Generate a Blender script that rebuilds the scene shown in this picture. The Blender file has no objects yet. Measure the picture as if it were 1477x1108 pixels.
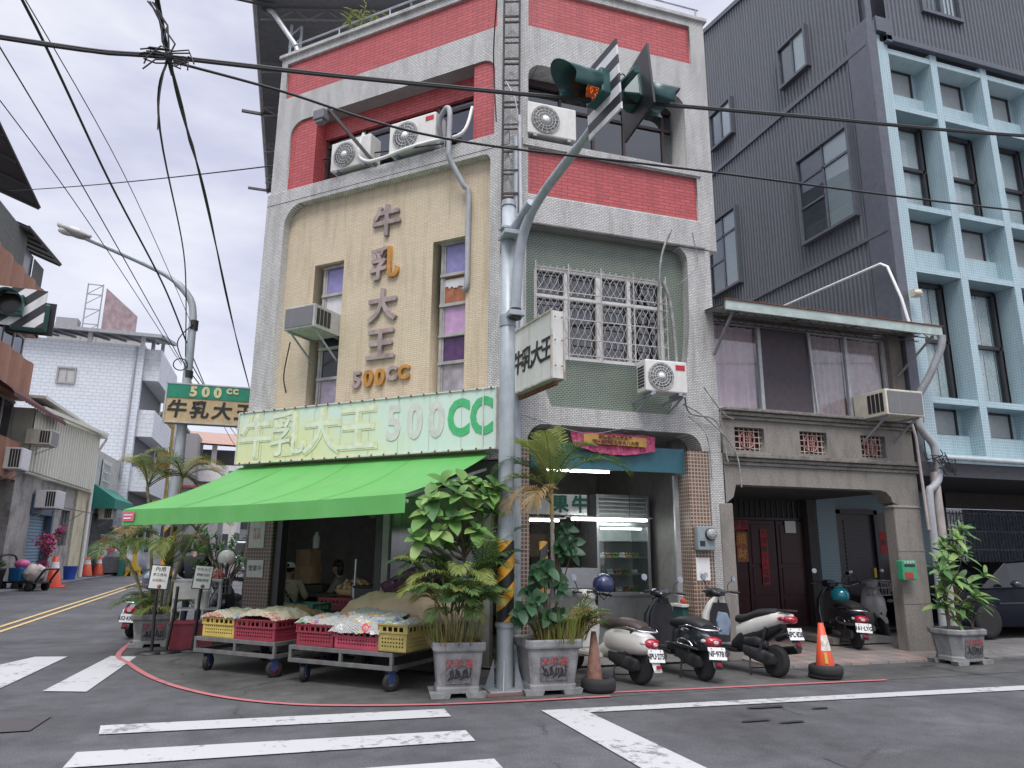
import bpy, bmesh, random
from math import *
from mathutils import Vector, Matrix, Quaternion
random.seed(11)
SC = bpy.context.scene
COL = SC.collection
# ---------------------------------------------------------------- camera
cd = bpy.data.cameras.new("camera"); cam = bpy.data.objects.new("camera", cd); COL.objects.link(cam)
YAW, PIT, ROL = radians(17.7206), radians(13.0938), radians(0.4115)
rt = Vector((cos(YAW), -sin(YAW), 0)); f0 = Vector((sin(YAW), cos(YAW), 0)); u0 = Vector((0, 0, 1))
FW = f0*cos(PIT) + u0*sin(PIT); UP = u0*cos(PIT) - f0*sin(PIT)
R2 = rt*cos(ROL) + UP*sin(ROL); U2 = UP*cos(ROL) - rt*sin(ROL)
cam.matrix_world = Matrix(((R2.x, U2.x, -FW.x, 0), (R2.y, U2.y, -FW.y, 0), (R2.z, U2.z, -FW.z, 1.6), (0, 0, 0, 1)))
cd.sensor_fit = 'HORIZONTAL'; cd.sensor_width = 36; cd.lens = 36*1034.63/1477
cd.clip_start = 0.05; cd.clip_end = 2000
SC.camera = cam
# ---------------------------------------------------------------- world: pale overcast sky, brighter overhead
W = bpy.data.worlds.new("World"); SC.world = W; W.use_nodes = True
nt = W.node_tree; nt.nodes.clear(); N = nt.nodes.new; L = nt.links.new
SUN_EL, SUN_AZ = radians(58), radians(200)
out = N('ShaderNodeOutputWorld'); bg = N('ShaderNodeBackground'); bg.inputs['Strength'].default_value = 0.1
sky = N('ShaderNodeTexSky'); sky.sky_type = 'NISHITA'; sky.sun_disc = False; sky.sun_elevation = SUN_EL; sky.sun_rotation = SUN_AZ
tc = N('ShaderNodeTexCoord'); mp = N('ShaderNodeMapping'); mp.inputs['Scale'].default_value = (1.2, 1.2, 3.2)
no = N('ShaderNodeTexNoise'); no.inputs['Scale'].default_value = 2.4; no.inputs['Detail'].default_value = 5; no.inputs['Roughness'].default_value = .55
rmp = N('ShaderNodeValToRGB'); e = rmp.color_ramp.elements
e[0].position = .34; e[0].color = (4.2, 4.3, 5.4, 1); e[1].position = .68; e[1].color = (6.7, 6.7, 7.0, 1)
sp = N('ShaderNodeSeparateXYZ'); mr = N('ShaderNodeMapRange')
mr.inputs['From Min'].default_value = .66; mr.inputs['From Max'].default_value = 1; mr.inputs['To Min'].default_value = 1; mr.inputs['To Max'].default_value = 5.0
vm = N('ShaderNodeVectorMath'); vm.operation = 'SCALE'
mx = N('ShaderNodeMixRGB'); mx.inputs['Fac'].default_value = .88
L(tc.outputs['Generated'], mp.inputs['Vector']); L(mp.outputs[0], no.inputs['Vector']); L(no.outputs[0], rmp.inputs[0])
L(tc.outputs['Generated'], sp.inputs[0]); L(sp.outputs['Z'], mr.inputs['Value'])
L(rmp.outputs[0], vm.inputs[0]); L(mr.outputs[0], vm.inputs['Scale'])
L(sky.outputs[0], mx.inputs['Color1']); L(vm.outputs[0], mx.inputs['Color2'])
L(mx.outputs[0], bg.inputs['Color']); L(bg.outputs[0], out.inputs[0])
sd = bpy.data.lights.new("sun", 'SUN'); sd.energy = 1.3; sd.angle = radians(22); sd.color = (1, .97, .93)
sun = bpy.data.objects.new("sun", sd); COL.objects.link(sun)
sv = Vector((sin(SUN_AZ)*cos(SUN_EL), cos(SUN_AZ)*cos(SUN_EL), sin(SUN_EL)))
sun.rotation_euler = sv.to_track_quat('Z', 'Y').to_euler(); sun.location = (0, 0, 40)
SC.view_settings.view_transform = 'Standard'; SC.view_settings.look = 'None'
SC.view_settings.exposure = 0.68; SC.view_settings.gamma = 1; SC.view_settings.use_curve_mapping = False
SC.cycles.max_bounces = 7; SC.cycles.diffuse_bounces = 4; SC.cycles.transparent_max_bounces = 12
SC.cycles.use_denoising = True
# ---------------------------------------------------------------- mesh helpers
def attach(o, parent, M=None):
    if isinstance(parent, tuple): parent, M = parent
    if parent: o.parent = parent
    if M: o.matrix_local = M
class MB:
    def __init__(s, M=None): s.v = []; s.f = []; s.mi = []; s.sm = []; s.M = M or Matrix(); s.m = 0
    def add(s, vs, fs, smooth=False, M=None):
        T = s.M @ M if M else s.M
        b = len(s.v); s.v += [T @ Vector(v) for v in vs]
        for f in fs: s.f.append([b+i for i in f]); s.mi.append(s.m); s.sm.append(smooth)
        return s
    def box(s, x0, x1, y0, y1, z0, z1, M=None):
        vs = [(x, y, z) for z in (z0, z1) for y in (y0, y1) for x in (x0, x1)]
        return s.add(vs, [(0,2,3,1),(4,5,7,6),(0,1,5,4),(2,6,7,3),(0,4,6,2),(1,3,7,5)], M=M)
    def bar(s, a, b, w, h=None, up=(0,0,1)):
        a, b = Vector(a), Vector(b); h = h or w; d = (b-a); l = d.length; d.normalize(); up = Vector(up)
        if abs(d.dot(up)) > .98: up = Vector((0,1,0))
        x = d.cross(up).normalized(); z = x.cross(d)
        M = Matrix(((x.x,d.x,z.x,a.x),(x.y,d.y,z.y,a.y),(x.z,d.z,z.z,a.z),(0,0,0,1)))
        return s.box(-w/2, w/2, 0, l, -h/2, h/2, M=M)
    def tube(s, pts, r, seg=8, cap=True, closed=False):
        P = [Vector(p) for p in pts]; n = len(P)
        rr = r if isinstance(r, (list, tuple)) else [r]*n
        rings = []; nrm = None
        for i in range(n):
            if closed: t = (P[(i+1) % n]-P[i-1]).normalized()
            else: t = (P[min(i+1, n-1)]-P[max(i-1, 0)]).normalized()
            if nrm is None:
                a = Vector((0,0,1)) if abs(t.z) < .9 else Vector((1,0,0)); nrm = t.cross(a).normalized()
            else:
                nrm = (nrm - t*nrm.dot(t)); nrm = nrm.normalized() if nrm.length > 1e-6 else t.orthogonal().normalized()
            bn = t.cross(nrm)
            rings.append([P[i] + (nrm*cos(2*pi*k/seg) + bn*sin(2*pi*k/seg))*rr[i] for k in range(seg)])
        return s.loft(rings, cap=cap and not closed, closed=closed)
    def loft(s, rings, cap=True, smooth=True, closed=False):
        k = len(rings[0]); vs = [p for R in rings for p in R]; n = len(rings); fs = []
        for i in range(n if closed else n-1):
            j = (i+1) % n
            for q in range(k): fs.append((i*k+q, i*k+(q+1) % k, j*k+(q+1) % k, j*k+q))
        s.add(vs, fs, smooth)
        if cap:
            s.add(rings[0], [tuple(range(k))[::-1]]); s.add(rings[-1], [tuple(range(k))])
        return s
    def lathe(s, prof, c=(0,0,0), seg=20, M=None, smooth=True):
        T = Matrix.Translation(c) @ (M or Matrix()); rings = []
        for r, z in prof: rings.append([T @ Vector((r*cos(2*pi*k/seg), r*sin(2*pi*k/seg), z)) for k in range(seg)])
        return s.loft(rings, smooth=smooth)
    def prism(s, poly, y0, y1, M=None):      # polygon in x,z pushed along y
        n = len(poly); vs = [(x, y0, z) for x, z in poly] + [(x, y1, z) for x, z in poly]
        fs = [tuple(range(n)), tuple(range(2*n-1, n-1, -1))] + [(i, (i+1) % n, (i+1) % n+n, i+n)[::-1] for i in range(n)]
        return s.add(vs, fs, M=M)
    def quad(s, *p): return s.add(p, [tuple(range(len(p)))])
    def ball(s, c, r, seg=12, rg=8, M=None):
        rx, ry, rz = r if isinstance(r, tuple) else (r, r, r)
        rings = []
        for i in range(rg+1):
            a = -pi/2 + pi*i/rg; q = max(cos(a), .02)
            rings.append([Vector((c[0]+rx*q*cos(2*pi*k/seg), c[1]+ry*q*sin(2*pi*k/seg), c[2]+rz*sin(a))) for k in range(seg)])
        if M: rings = [[M @ p for p in R] for R in rings]
        return s.loft(rings)
    def build(s, name, mat, parent=None, bevel=0, M=None, fix=True):
        me = bpy.data.meshes.new(name); me.from_pydata([tuple(v) for v in s.v], [], s.f)
        for m in (mat if isinstance(mat, (list, tuple)) else [mat]): me.materials.append(m)
        me.polygons.foreach_set('material_index', s.mi); me.polygons.foreach_set('use_smooth', s.sm)
        if fix:
            bm = bmesh.new(); bm.from_mesh(me); bmesh.ops.recalc_face_normals(bm, faces=bm.faces); bm.to_mesh(me); bm.free()
        me.update()
        o = bpy.data.objects.new(name, me); COL.objects.link(o)
        attach(o, parent, M)
        if bevel:
            b = o.modifiers.new('bevel', 'BEVEL'); b.width = bevel; b.segments = 2; b.limit_method = 'ANGLE'; b.angle_limit = radians(40)
        return o
def tag(o, label=None, cat=None, group=None, kind=None):
    for k, v in (('label', label), ('category', cat), ('group', group), ('kind', kind)):
        if v: o[k] = v
    return o
def thing(name, label, cat, loc=(0,0,0), rz=0, group=None, rot=None):
    o = bpy.data.objects.new(name, None); COL.objects.link(o); o.empty_display_size = .2
    o.location = loc; o.rotation_euler = rot or (0, 0, rz)
    return tag(o, label, cat, group)
def copy_tree(o, parent=None):
    c = o.copy(); COL.objects.link(c)
    if parent: c.parent = parent
    for ch in list(o.children): copy_tree(ch, c)
    return c
def to_mesh(cu, name, mat, parent=None, M=None):
    o = bpy.data.objects.new('tmp', cu); COL.objects.link(o)
    me = bpy.data.meshes.new_from_object(o.evaluated_get(bpy.context.evaluated_depsgraph_get()))
    bpy.data.objects.remove(o); bpy.data.curves.remove(cu)
    me.materials.clear(); me.materials.append(mat); me.name = name
    r = bpy.data.objects.new(name, me); COL.objects.link(r)
    attach(r, parent, M); return r
RX = Matrix.Rotation(pi/2, 4, 'X')
def plate(name, outline, holes, y0, y1, mat, parent=None, M=None):
    """flat panel in the x,z plane with holes, from y0 to y1"""
    cu = bpy.data.curves.new(name, 'CURVE'); cu.dimensions = '2D'; cu.fill_mode = 'BOTH'; cu.extrude = abs(y1-y0)/2
    for poly in [outline]+holes:
        sl = cu.splines.new('POLY'); sl.points.add(len(poly)-1); sl.use_cyclic_u = True
        for p, (x, z) in zip(sl.points, poly): p.co = (x, z, 0, 1)
    o = to_mesh(cu, name, mat, parent)
    o.data.transform(Matrix.Translation((0, (y0+y1)/2, 0)) @ RX)
    if M: o.matrix_local = M
    return o
def rrect(x0, x1, z0, z1, r=(0,0,0,0), n=7):
    """rectangle with corner radii bl, br, tr, tl"""
    if not isinstance(r, tuple): r = (r,)*4
    P = []
    for (cx, cz, a0, q, sx, sz) in ((x0, z0, pi, r[0], 1, 1), (x1, z0, 1.5*pi, r[1], -1, 1), (x1, z1, 0, r[2], -1, -1), (x0, z1, .5*pi, r[3], 1, -1)):
        if q <= 0: P.append((cx, cz)); continue
        for i in range(n+1):
            a = a0 + (pi/2)*i/n; P.append((cx+sx*q+q*cos(a), cz+sz*q+q*sin(a)))
    return P
def text(name, body, size, mat, parent=None, M=None, depth=.01, off=0, align='CENTER', sx=1, loc=None, shear=0, rz=0):
    """lettering standing in the x,z plane, facing -y"""
    cu = bpy.data.curves.new(name, 'FONT'); cu.body = body; cu.size = size; cu.extrude = depth/2; cu.offset = off; cu.align_x = align; cu.align_y = 'CENTER'; cu.shear = shear
    cu.resolution_u = 3
    o = to_mesh(cu, name, mat, parent)
    T = Matrix.Translation(loc or (0,0,0)) @ Matrix.Rotation(rz, 4, 'Z') @ RX @ Matrix.Diagonal((sx, 1, 1, 1))
    o.data.transform((M or Matrix()) @ T)
    return o
def arc(pts, n=8):
    """smooth curve through points"""
    P = [Vector(p) for p in pts]; out = []
    for i in range(len(P)-1):
        a, b, c, d = P[max(i-1, 0)], P[i], P[i+1], P[min(i+2, len(P)-1)]
        for k in range(n):
            t = k/n; out.append(.5*((2*b)+(c-a)*t+(2*a-5*b+4*c-d)*t*t+(3*b-a-3*c+d)*t**3))
    return out+[P[-1]]
def sag(a, b, s=.3, n=14):
    a, b = Vector(a), Vector(b)
    return [a.lerp(b, i/n)-Vector((0, 0, 4*s*(i/n)*(1-i/n))) for i in range(n+1)]
# ---------------------------------------------------------------- materials
def srgb(r, g, b):
    f = lambda c: c/12.92 if c <= .04045 else ((c+.055)/1.055)**2.4
    return (f(r/255), f(g/255), f(b/255))
MATS = {}
def new_mat(name):
    m = bpy.data.materials.new(name); m.use_nodes = True; t = m.node_tree
    return m, t, t.nodes['Principled BSDF'], t.nodes.new, t.links.new
def dirt_mix(t, col_socket, amount, scale=(1.2, 1.2, .5), dark=(.05, .045, .04), lo=.48, hi=.72):
    N, L = t.nodes.new, t.links.new
    tc = N('ShaderNodeTexCoord'); mp = N('ShaderNodeMapping'); mp.inputs['Scale'].default_value = scale
    no = N('ShaderNodeTexNoise'); no.inputs['Scale'].default_value = 2.2; no.inputs['Detail'].default_value = 7; no.inputs['Roughness'].default_value = .68
    mr = N('ShaderNodeMapRange'); mr.inputs['From Min'].default_value = lo; mr.inputs['From Max'].default_value = hi; mr.inputs['To Max'].default_value = amount
    mx = N('ShaderNodeMixRGB'); mx.inputs['Color2'].default_value = (*dark, 1)
    L(tc.outputs['Object'], mp.inputs[0]); L(mp.outputs[0], no.inputs['Vector']); L(no.outputs[0], mr.inputs['Value']); L(mr.outputs[0], mx.inputs['Fac'])
    L(col_socket, mx.inputs['Color1']); return mx.outputs[0]
def pm(name, col, rough=.6, metal=0, var=.12, scale=9, bump=0, bscale=80, dirt=0, dscale=(1.2,1.2,.5), coat=0, spec=.5, emit=0, dcol=(.05,.045,.04), trans=0):
    if name in MATS: return MATS[name]
    m, t, P, N, L = new_mat(name)
    tc = N('ShaderNodeTexCoord'); no = N('ShaderNodeTexNoise'); no.inputs['Scale'].default_value = scale; no.inputs['Detail'].default_value = 5
    L(tc.outputs['Object'], no.inputs['Vector'])
    rp = N('ShaderNodeValToRGB'); e = rp.color_ramp.elements
    e[0].position = .3; e[0].color = (*[c*(1-var) for c in col], 1); e[1].position = .7; e[1].color = (*[min(1, c*(1+var)) for c in col], 1)
    L(no.outputs[0], rp.inputs[0]); c = rp.outputs[0]
    if dirt: c = dirt_mix(t, c, dirt, dscale, dcol)
    L(c, P.inputs['Base Color'])
    P.inputs['Roughness'].default_value = rough; P.inputs['Metallic'].default_value = metal
    P.inputs['Specular IOR Level'].default_value = spec; P.inputs['Coat Weight'].default_value = coat; P.inputs['Coat Roughness'].default_value = .08
    if bump:
        n2 = N('ShaderNodeTexNoise'); n2.inputs['Scale'].default_value = bscale; n2.inputs['Detail'].default_value = 4
        bp = N('ShaderNodeBump'); bp.inputs['Strength'].default_value = bump; bp.inputs['Distance'].default_value = .02
        L(tc.outputs['Object'], n2.inputs['Vector']); L(n2.outputs[0], bp.inputs['Height']); L(bp.outputs[0], P.inputs['Normal'])
    if emit: L(c, P.inputs['Emission Color']); P.inputs['Emission Strength'].default_value = emit
    if trans:
        td = N('ShaderNodeBsdfTranslucent'); L(c, td.inputs['Color']); ms = N('ShaderNodeMixShader'); ms.inputs[0].default_value = trans
        L(P.outputs[0], ms.inputs[1]); L(td.outputs[0], ms.inputs[2]); L(ms.outputs[0], t.nodes['Material Output'].inputs[0])
    MATS[name] = m; return m
def brick(name, c1, c2, mortar, bw, bh, ms, offset=.5, rough=.5, dirt=0, dscale=(1.2,1.2,.5), bump=.3, dcol=(.05,.045,.04), dlo=.48):
    m, t, P, N, L = new_mat(name)
    tc = N('ShaderNodeTexCoord'); sx = N('ShaderNodeSeparateXYZ'); ad = N('ShaderNodeMath'); cb = N('ShaderNodeCombineXYZ'); br = N('ShaderNodeTexBrick')
    L(tc.outputs['Object'], sx.inputs[0]); L(sx.outputs[0], ad.inputs[0]); L(sx.outputs[1], ad.inputs[1]); L(ad.outputs[0], cb.inputs[0]); L(sx.outputs[2], cb.inputs[1])
    L(cb.outputs[0], br.inputs['Vector']); br.inputs['Scale'].default_value = 1
    br.inputs['Brick Width'].default_value = bw; br.inputs['Row Height'].default_value = bh; br.inputs['Mortar Size'].default_value = ms; br.inputs['Mortar Smooth'].default_value = .15
    br.offset = offset; br.inputs['Color1'].default_value = (*c1, 1); br.inputs['Color2'].default_value = (*c2, 1); br.inputs['Mortar'].default_value = (*mortar, 1)
    c = br.outputs['Color']
    if dirt: c = dirt_mix(t, c, dirt, dscale, dcol, lo=dlo)
    L(c, P.inputs['Base Color']); P.inputs['Roughness'].default_value = rough
    bp = N('ShaderNodeBump'); bp.invert = True; bp.inputs['Strength'].default_value = bump; bp.inputs['Distance'].default_value = .004
    L(br.outputs['Fac'], bp.inputs['Height']); L(bp.outputs[0], P.inputs['Normal'])
    MATS[name] = m; return m
def glass(name, tint=(.75, .8, .82), refl=.16, rough=.02):
    m, t, P, N, L = new_mat(name); t.nodes.remove(P)
    tr = N('ShaderNodeBsdfTransparent'); tr.inputs[0].default_value = (*tint, 1)
    gl = N('ShaderNodeBsdfGlossy'); gl.inputs['Roughness'].default_value = rough; gl.inputs[0].default_value = (.9, .92, .95, 1)
    lw = N('ShaderNodeLayerWeight'); lw.inputs[0].default_value = refl; ms = N('ShaderNodeMixShader')
    mr = N('ShaderNodeMapRange'); mr.inputs['To Min'].default_value = refl*.5; mr.inputs['To Max'].default_value = .9
    L(lw.outputs['Fresnel'], mr.inputs['Value']); L(mr.outputs[0], ms.inputs[0]); L(tr.outputs[0], ms.inputs[1]); L(gl.outputs[0], ms.inputs[2])
    L(ms.outputs[0], t.nodes['Material Output'].inputs[0]); MATS[name] = m; return m
def emis(name, col, s):
    m, t, P, N, L = new_mat(name); P.inputs['Base Color'].default_value = (*col, 1); P.inputs['Emission Color'].default_value = (*col, 1); P.inputs['Emission Strength'].default_value = s
    MATS[name] = m; return m
def stripes(name, c1, c2, dirv, period, duty=.5, rough=.5):
    m, t, P, N, L = new_mat(name)
    tc = N('ShaderNodeTexCoord'); dp = N('ShaderNodeVectorMath'); dp.operation = 'DOT_PRODUCT'; dp.inputs[1].default_value = [c/period for c in dirv]
    fr = N('ShaderNodeMath'); fr.operation = 'FRACT'; lt = N('ShaderNodeMath'); lt.operation = 'LESS_THAN'; lt.inputs[1].default_value = duty
    mx = N('ShaderNodeMixRGB'); mx.inputs[1].default_value = (*c2, 1); mx.inputs[2].default_value = (*c1, 1)
    L(tc.outputs['Object'], dp.inputs[0]); L(dp.outputs['Value'], fr.inputs[0]); L(fr.outputs[0], lt.inputs[0]); L(lt.outputs[0], mx.inputs[0])
    L(dirt_mix(t, mx.outputs[0], .35), P.inputs['Base Color']); P.inputs['Roughness'].default_value = rough; MATS[name] = m; return m
black = pm('black_plastic', (.018,.018,.02), .45, var=.2)
blackm = pm('black_metal', (.02,.02,.022), .4, var=.2)
rubber = pm('tyre_rubber', (.02,.02,.021), .8, bump=.2, bscale=120)
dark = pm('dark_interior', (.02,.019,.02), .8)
steel = pm('steel', (.42,.43,.44), .35, metal=.8, var=.1, dirt=.3)
chrome = pm('chrome', (.75,.76,.78), .12, metal=1, var=.03)
galv = pm('galvanised', (.33,.36,.39), .5, metal=.25, var=.12, scale=5, dirt=.3, dscale=(3,3,.6))
alu = pm('aluminium_frame', (.45,.46,.47), .45, metal=.4, dirt=.3)
white = pm('white_paint', (.72,.72,.70), .45, var=.05, dirt=.25)
cleanwhite = pm('white_plastic', (.75,.75,.73), .35, var=.04, dirt=.12)
cream = pm('cream_plastic', (.62,.58,.47), .5, var=.06, dirt=.4)
gl_dark = glass('dark_window_glass', (.25,.28,.32), .25)
gl_clear = glass('clear_glass', (.86,.9,.9), .12)
gl_frost = pm('frosted_pane', (.42,.42,.42), .35, var=.1, dirt=.2)
pipe_m = pm('grey_pvc_pipe', (.36,.37,.39), .5, dirt=.35, dscale=(3,3,.5))
red_paper = pm('red_paper', (.45,.02,.025), .6)
gold = pm('gold_ink', (.6,.36,.06), .5)
cable_m = pm('black_cable', (.012,.012,.014), .6)
rust = pm('rust', (.16,.06,.025), .8, var=.5, scale=25)
# ================================================================= ground
def ground_mat(name, base, speck, crack=.5, patch=.25, tint=(1,1,1.03)):
    m, t, P, N, L = new_mat(name)
    tc = N('ShaderNodeTexCoord')
    def noise(s, d=5, r=.6):
        n = N('ShaderNodeTexNoise'); n.inputs['Scale'].default_value = s; n.inputs['Detail'].default_value = d; n.inputs['Roughness'].default_value = r
        L(tc.outputs['Object'], n.inputs['Vector']); return n
    def ramp(src, a, ca, b, cb):
        r = N('ShaderNodeValToRGB'); e = r.color_ramp.elements; e[0].position = a; e[0].color = (*ca, 1); e[1].position = b; e[1].color = (*cb, 1); L(src, r.inputs[0]); return r.outputs[0]
    def mul(a, b, f=1):
        x = N('ShaderNodeMixRGB'); x.blend_type = 'MULTIPLY'; x.inputs[0].default_value = f; L(a, x.inputs[1]); L(b, x.inputs[2]); return x.outputs[0]
    c = ramp(noise(70, 3, .7).outputs[0], .3, [base*(1-speck)*k for k in tint], .7, [base*(1+speck)*k for k in tint])
    c = mul(c, ramp(noise(.55, 6, .62).outputs[0], .32, (1-patch,)*3, .68, (1+patch*.4,)*3))
    c = mul(c, ramp(noise(3.2, 6, .7).outputs[0], .3, (1-patch*.8,)*3, .6, (1.05,)*3))
    vo = N('ShaderNodeTexVoronoi'); vo.feature = 'DISTANCE_TO_EDGE'; vo.inputs['Scale'].default_value = .42
    ds = N('ShaderNodeMixRGB'); ds.inputs[0].default_value = .25; L(tc.outputs['Object'], ds.inputs[1]); L(noise(2.5, 4).outputs['Color'], ds.inputs[2]); L(ds.outputs[0], vo.inputs['Vector'])
    cr = ramp(vo.outputs['Distance'], .002, (1-crack,)*3, .009, (1,)*3)
    msk = ramp(noise(.8, 3).outputs[0], .5, (0,0,0), .58, (1,1,1))
    x = N('ShaderNodeMixRGB'); x.inputs[1].default_value = (1,1,1,1); L(msk, x.inputs[0]); L(cr, x.inputs[2])
    L(mul(c, x.outputs[0]), P.inputs['Base Color']); P.inputs['Roughness'].default_value = .82; P.inputs['Specular IOR Level'].default_value = .35
    bp = N('ShaderNodeBump'); bp.inputs['Strength'].default_value = .35; bp.inputs['Distance'].default_value = .01; L(noise(90, 3, .7).outputs[0], bp.inputs['Height']); L(bp.outputs[0], P.inputs['Normal'])
    return m
def worn_paint(name, col, wear=.5, under=(.1,.1,.1)):
    m, t, P, N, L = new_mat(name); tc = N('ShaderNodeTexCoord')
    n = N('ShaderNodeTexNoise'); n.inputs['Scale'].default_value = 9; n.inputs['Detail'].default_value = 9; n.inputs['Roughness'].default_value = .72; L(tc.outputs['Object'], n.inputs['Vector'])
    n2 = N('ShaderNodeTexNoise'); n2.inputs['Scale'].default_value = 1.3; n2.inputs['Detail'].default_value = 4; L(tc.outputs['Object'], n2.inputs['Vector'])
    ad = N('ShaderNodeMath'); ad.operation = 'ADD'; ml = N('ShaderNodeMath'); ml.operation = 'MULTIPLY'; ml.inputs[1].default_value = .6; L(n2.outputs[0], ml.inputs[0]); L(n.outputs[0], ad.inputs[0]); L(ml.outputs[0], ad.inputs[1])
    r = N('ShaderNodeValToRGB'); e = r.color_ramp.elements; e[0].position = .98-wear*.14; e[0].color = (*col, 1); e[1].position = 1.06-wear*.14; e[1].color = (*[a*.25+b*.75 for a, b in zip(col, under)], 1)
    L(ad.outputs[0], r.inputs[0]); L(r.outputs[0], P.inputs['Base Color']); P.inputs['Roughness'].default_value = .7; return m
asphalt = ground_mat('asphalt', .094, .5, patch=.4, tint=(1,1,1.05))
apron_m = ground_mat('old_concrete_paving', .098, .3, crack=.65, patch=.5, tint=(1.04,1.02,.97))
def sheet(name, polys, z, mat, kind='structure'):
    b = MB()
    for p in polys: b.add([(x, y, z) for x, y in p], [tuple(range(len(p)))])
    return tag(b.build(name, mat), kind=kind)
g = MB(); n = 40
xs = [-300, -60, -20, -8, 0, 8, 20, 60, 300]; ys = [-60, -10, 0, 6, 12, 20, 40, 80, 160, 400]
for i in range(len(xs)-1):
    for j in range(len(ys)-1): g.quad((xs[i], ys[j], 0), (xs[i+1], ys[j], 0), (xs[i+1], ys[j+1], 0), (xs[i], ys[j+1], 0))
tag(g.build('ground', asphalt), kind='structure')
rl = [(-2.3,17), (-2.2,13.19), (-1.85,11.93), (-1.42,10.74), (-.94,9.77), (-.36,8.98), (.28,8.46), (.97,8.19), (1.83,8.02), (2.73,7.95), (3.73,7.93)]
rs = [(p.x, p.y) for p in arc([(x, y, 0) for x, y in rl], 5)]
def strip(pts, w):
    out = []
    for i in range(len(pts)-1):
        a, b = Vector((*pts[i], 0)), Vector((*pts[i+1], 0)); d = (b-a).normalized(); q = Vector((-d.y, d.x, 0))*w/2
        a2, b2 = a-d*.0, b+d*.0
        out.append([(a2+q)[:2], (a2-q)[:2], (b2-q)[:2], (b2+q)[:2]])
    return out
apron_poly = rs + [(10.6, 7.98), (10.9, 9.9), (3.11, 9.9), (-.6, 13.46), (-.6, 17)]
sheet('pavement', [apron_poly], .004, apron_m)
pv = MB()
for P in ([(3.11,9.9),(6.85,9.9),(6.85,16),(.2,22),(-.6,22),(-.6,13.46)],): pv.add([(x, y, .03) for x, y in P], [tuple(range(len(P)))])
tag(pv.build('shop_floor', pm('shop_floor_concrete', (.2,.19,.18), .7, dirt=.5)), kind='structure')
tile_m = brick('arcade_floor_tiles', (.36,.26,.22), (.24,.23,.22), (.12,.11,.10), .34, .34, .012, 0, .5, dirt=.35, bump=.1)
_t = tile_m.node_tree
for l in list(_t.links):                                  # floor: tile in x,y
    if l.to_node.type == 'COMBXYZ' and l.to_socket.name == 'Y': _t.links.remove(l)
    elif l.to_node.type == 'COMBXYZ' and l.to_socket.name == 'X': _t.links.remove(l)
_s = [q for q in _t.nodes if q.type == 'SEPXYZ'][0]; _c = [q for q in _t.nodes if q.type == 'COMBXYZ'][0]
_t.links.new(_s.outputs[0], _c.inputs[0]); _t.links.new(_s.outputs[1], _c.inputs[1])
fl = MB(); fl.box(6.85, 10.7, 9.1, 12.75, -.2, .035); tag(fl.build('arcade_floor', tile_m), kind='structure')
kb = MB(); kb.box(10.7, 17.5, 9.0, 12.75, -.2, .03); tag(kb.build('garage_floor', ground_mat('rough_garage_concrete', .2, .3, .4, .35, (1.03,1,.96))), kind='structure')
st = MB(); st.box(9.3, 10.6, 10.75, 12.7, .06, .16); tag(st.build('arcade_step', pm('step_concrete', (.2,.19,.17), .8, dirt=.4)), kind='structure')
wp = worn_paint('worn_white_road_paint', (.42,.42,.415), .85)
rp = worn_paint('worn_red_road_paint', (.42,.13,.14), .75)
yp = worn_paint('worn_yellow_road_paint', (.50,.36,.15), .5)
sheet('road_marking', [[(2.72,7.45),(9.01,7.15),(20,6.55),(20,6.32),(8.9,6.92),(3.16,7.23)], [(2.72,7.45),(3.16,7.23),(3.28,4.0),(2.78,4.0)],
      [(-1.41,7.95),(1.78,7.79),(1.77,7.43),(-1.35,7.59)], [(-1.39,7.01),(1.77,6.85),(1.76,6.47),(-1.38,6.56)], [(-1.4,6.0),(1.76,5.9),(1.75,5.52),(-1.4,5.6)],
      [(-3.9,11.0),(-3.3,13.0),(-2.85,12.9),(-2.91,10.27),(-3.35,10.27)], [(-2.4,9.95),(-2.25,12.81),(-1.87,12.64),(-1.92,9.78)],
      [(-5.6,10.8),(-5.0,13.0),(-4.5,13),(-4.55,10.6)]], .010, wp)
sheet('road_marking', strip(rs, .075) + strip([(3.63,8.15),(4.51,8.08),(5.83,8.03),(7.65,7.94)], .075), .012, rp)
sheet('road_marking', [[(-5.22,15),(-5.32,18),(-6.05,37.4),(-8.6,110),(-8.5,110),(-5.94,37.4),(-5.22,18),(-5.12,15)], [(-4.95,15),(-5.04,18),(-5.75,37.4),(-8.2,110),(-8.1,110),(-5.64,37.4),(-4.94,18),(-4.85,15)]], .010, yp)
mh = MB(); mh.add([(x, y, .012) for x, y in ((-2.45,8.5),(-1.94,8.5),(-1.96,7.9),(-2.45,7.9))], [(0,1,2,3)])
tag(mh.build('manhole_cover', brick('manhole_steel', (.075,.07,.068), (.06,.055,.055), (.035,.03,.03), .05, .05, .008, 0, .6)), kind='structure')
lk = MB(); lk.box(-14, -9.0, 26, 140, -.2, .08); tag(lk.build('sidewalk', ground_mat('far_sidewalk_concrete', .17, .2)), kind='structure')
# square asphalt repairs
pt = ground_mat('newer_asphalt', .075, .35, .2)
sheet('road_patch', [[(4.2,3.2),(6.9,3.1),(7.0,5.1),(4.3,5.2)], [(-6.5,8.2),(-4.2,8.0),(-4.1,9.3),(-6.4,9.5)], [(-7.4,20),(-5.9,20),(-6.3,27),(-7.7,27)]], .004, pt)
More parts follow.
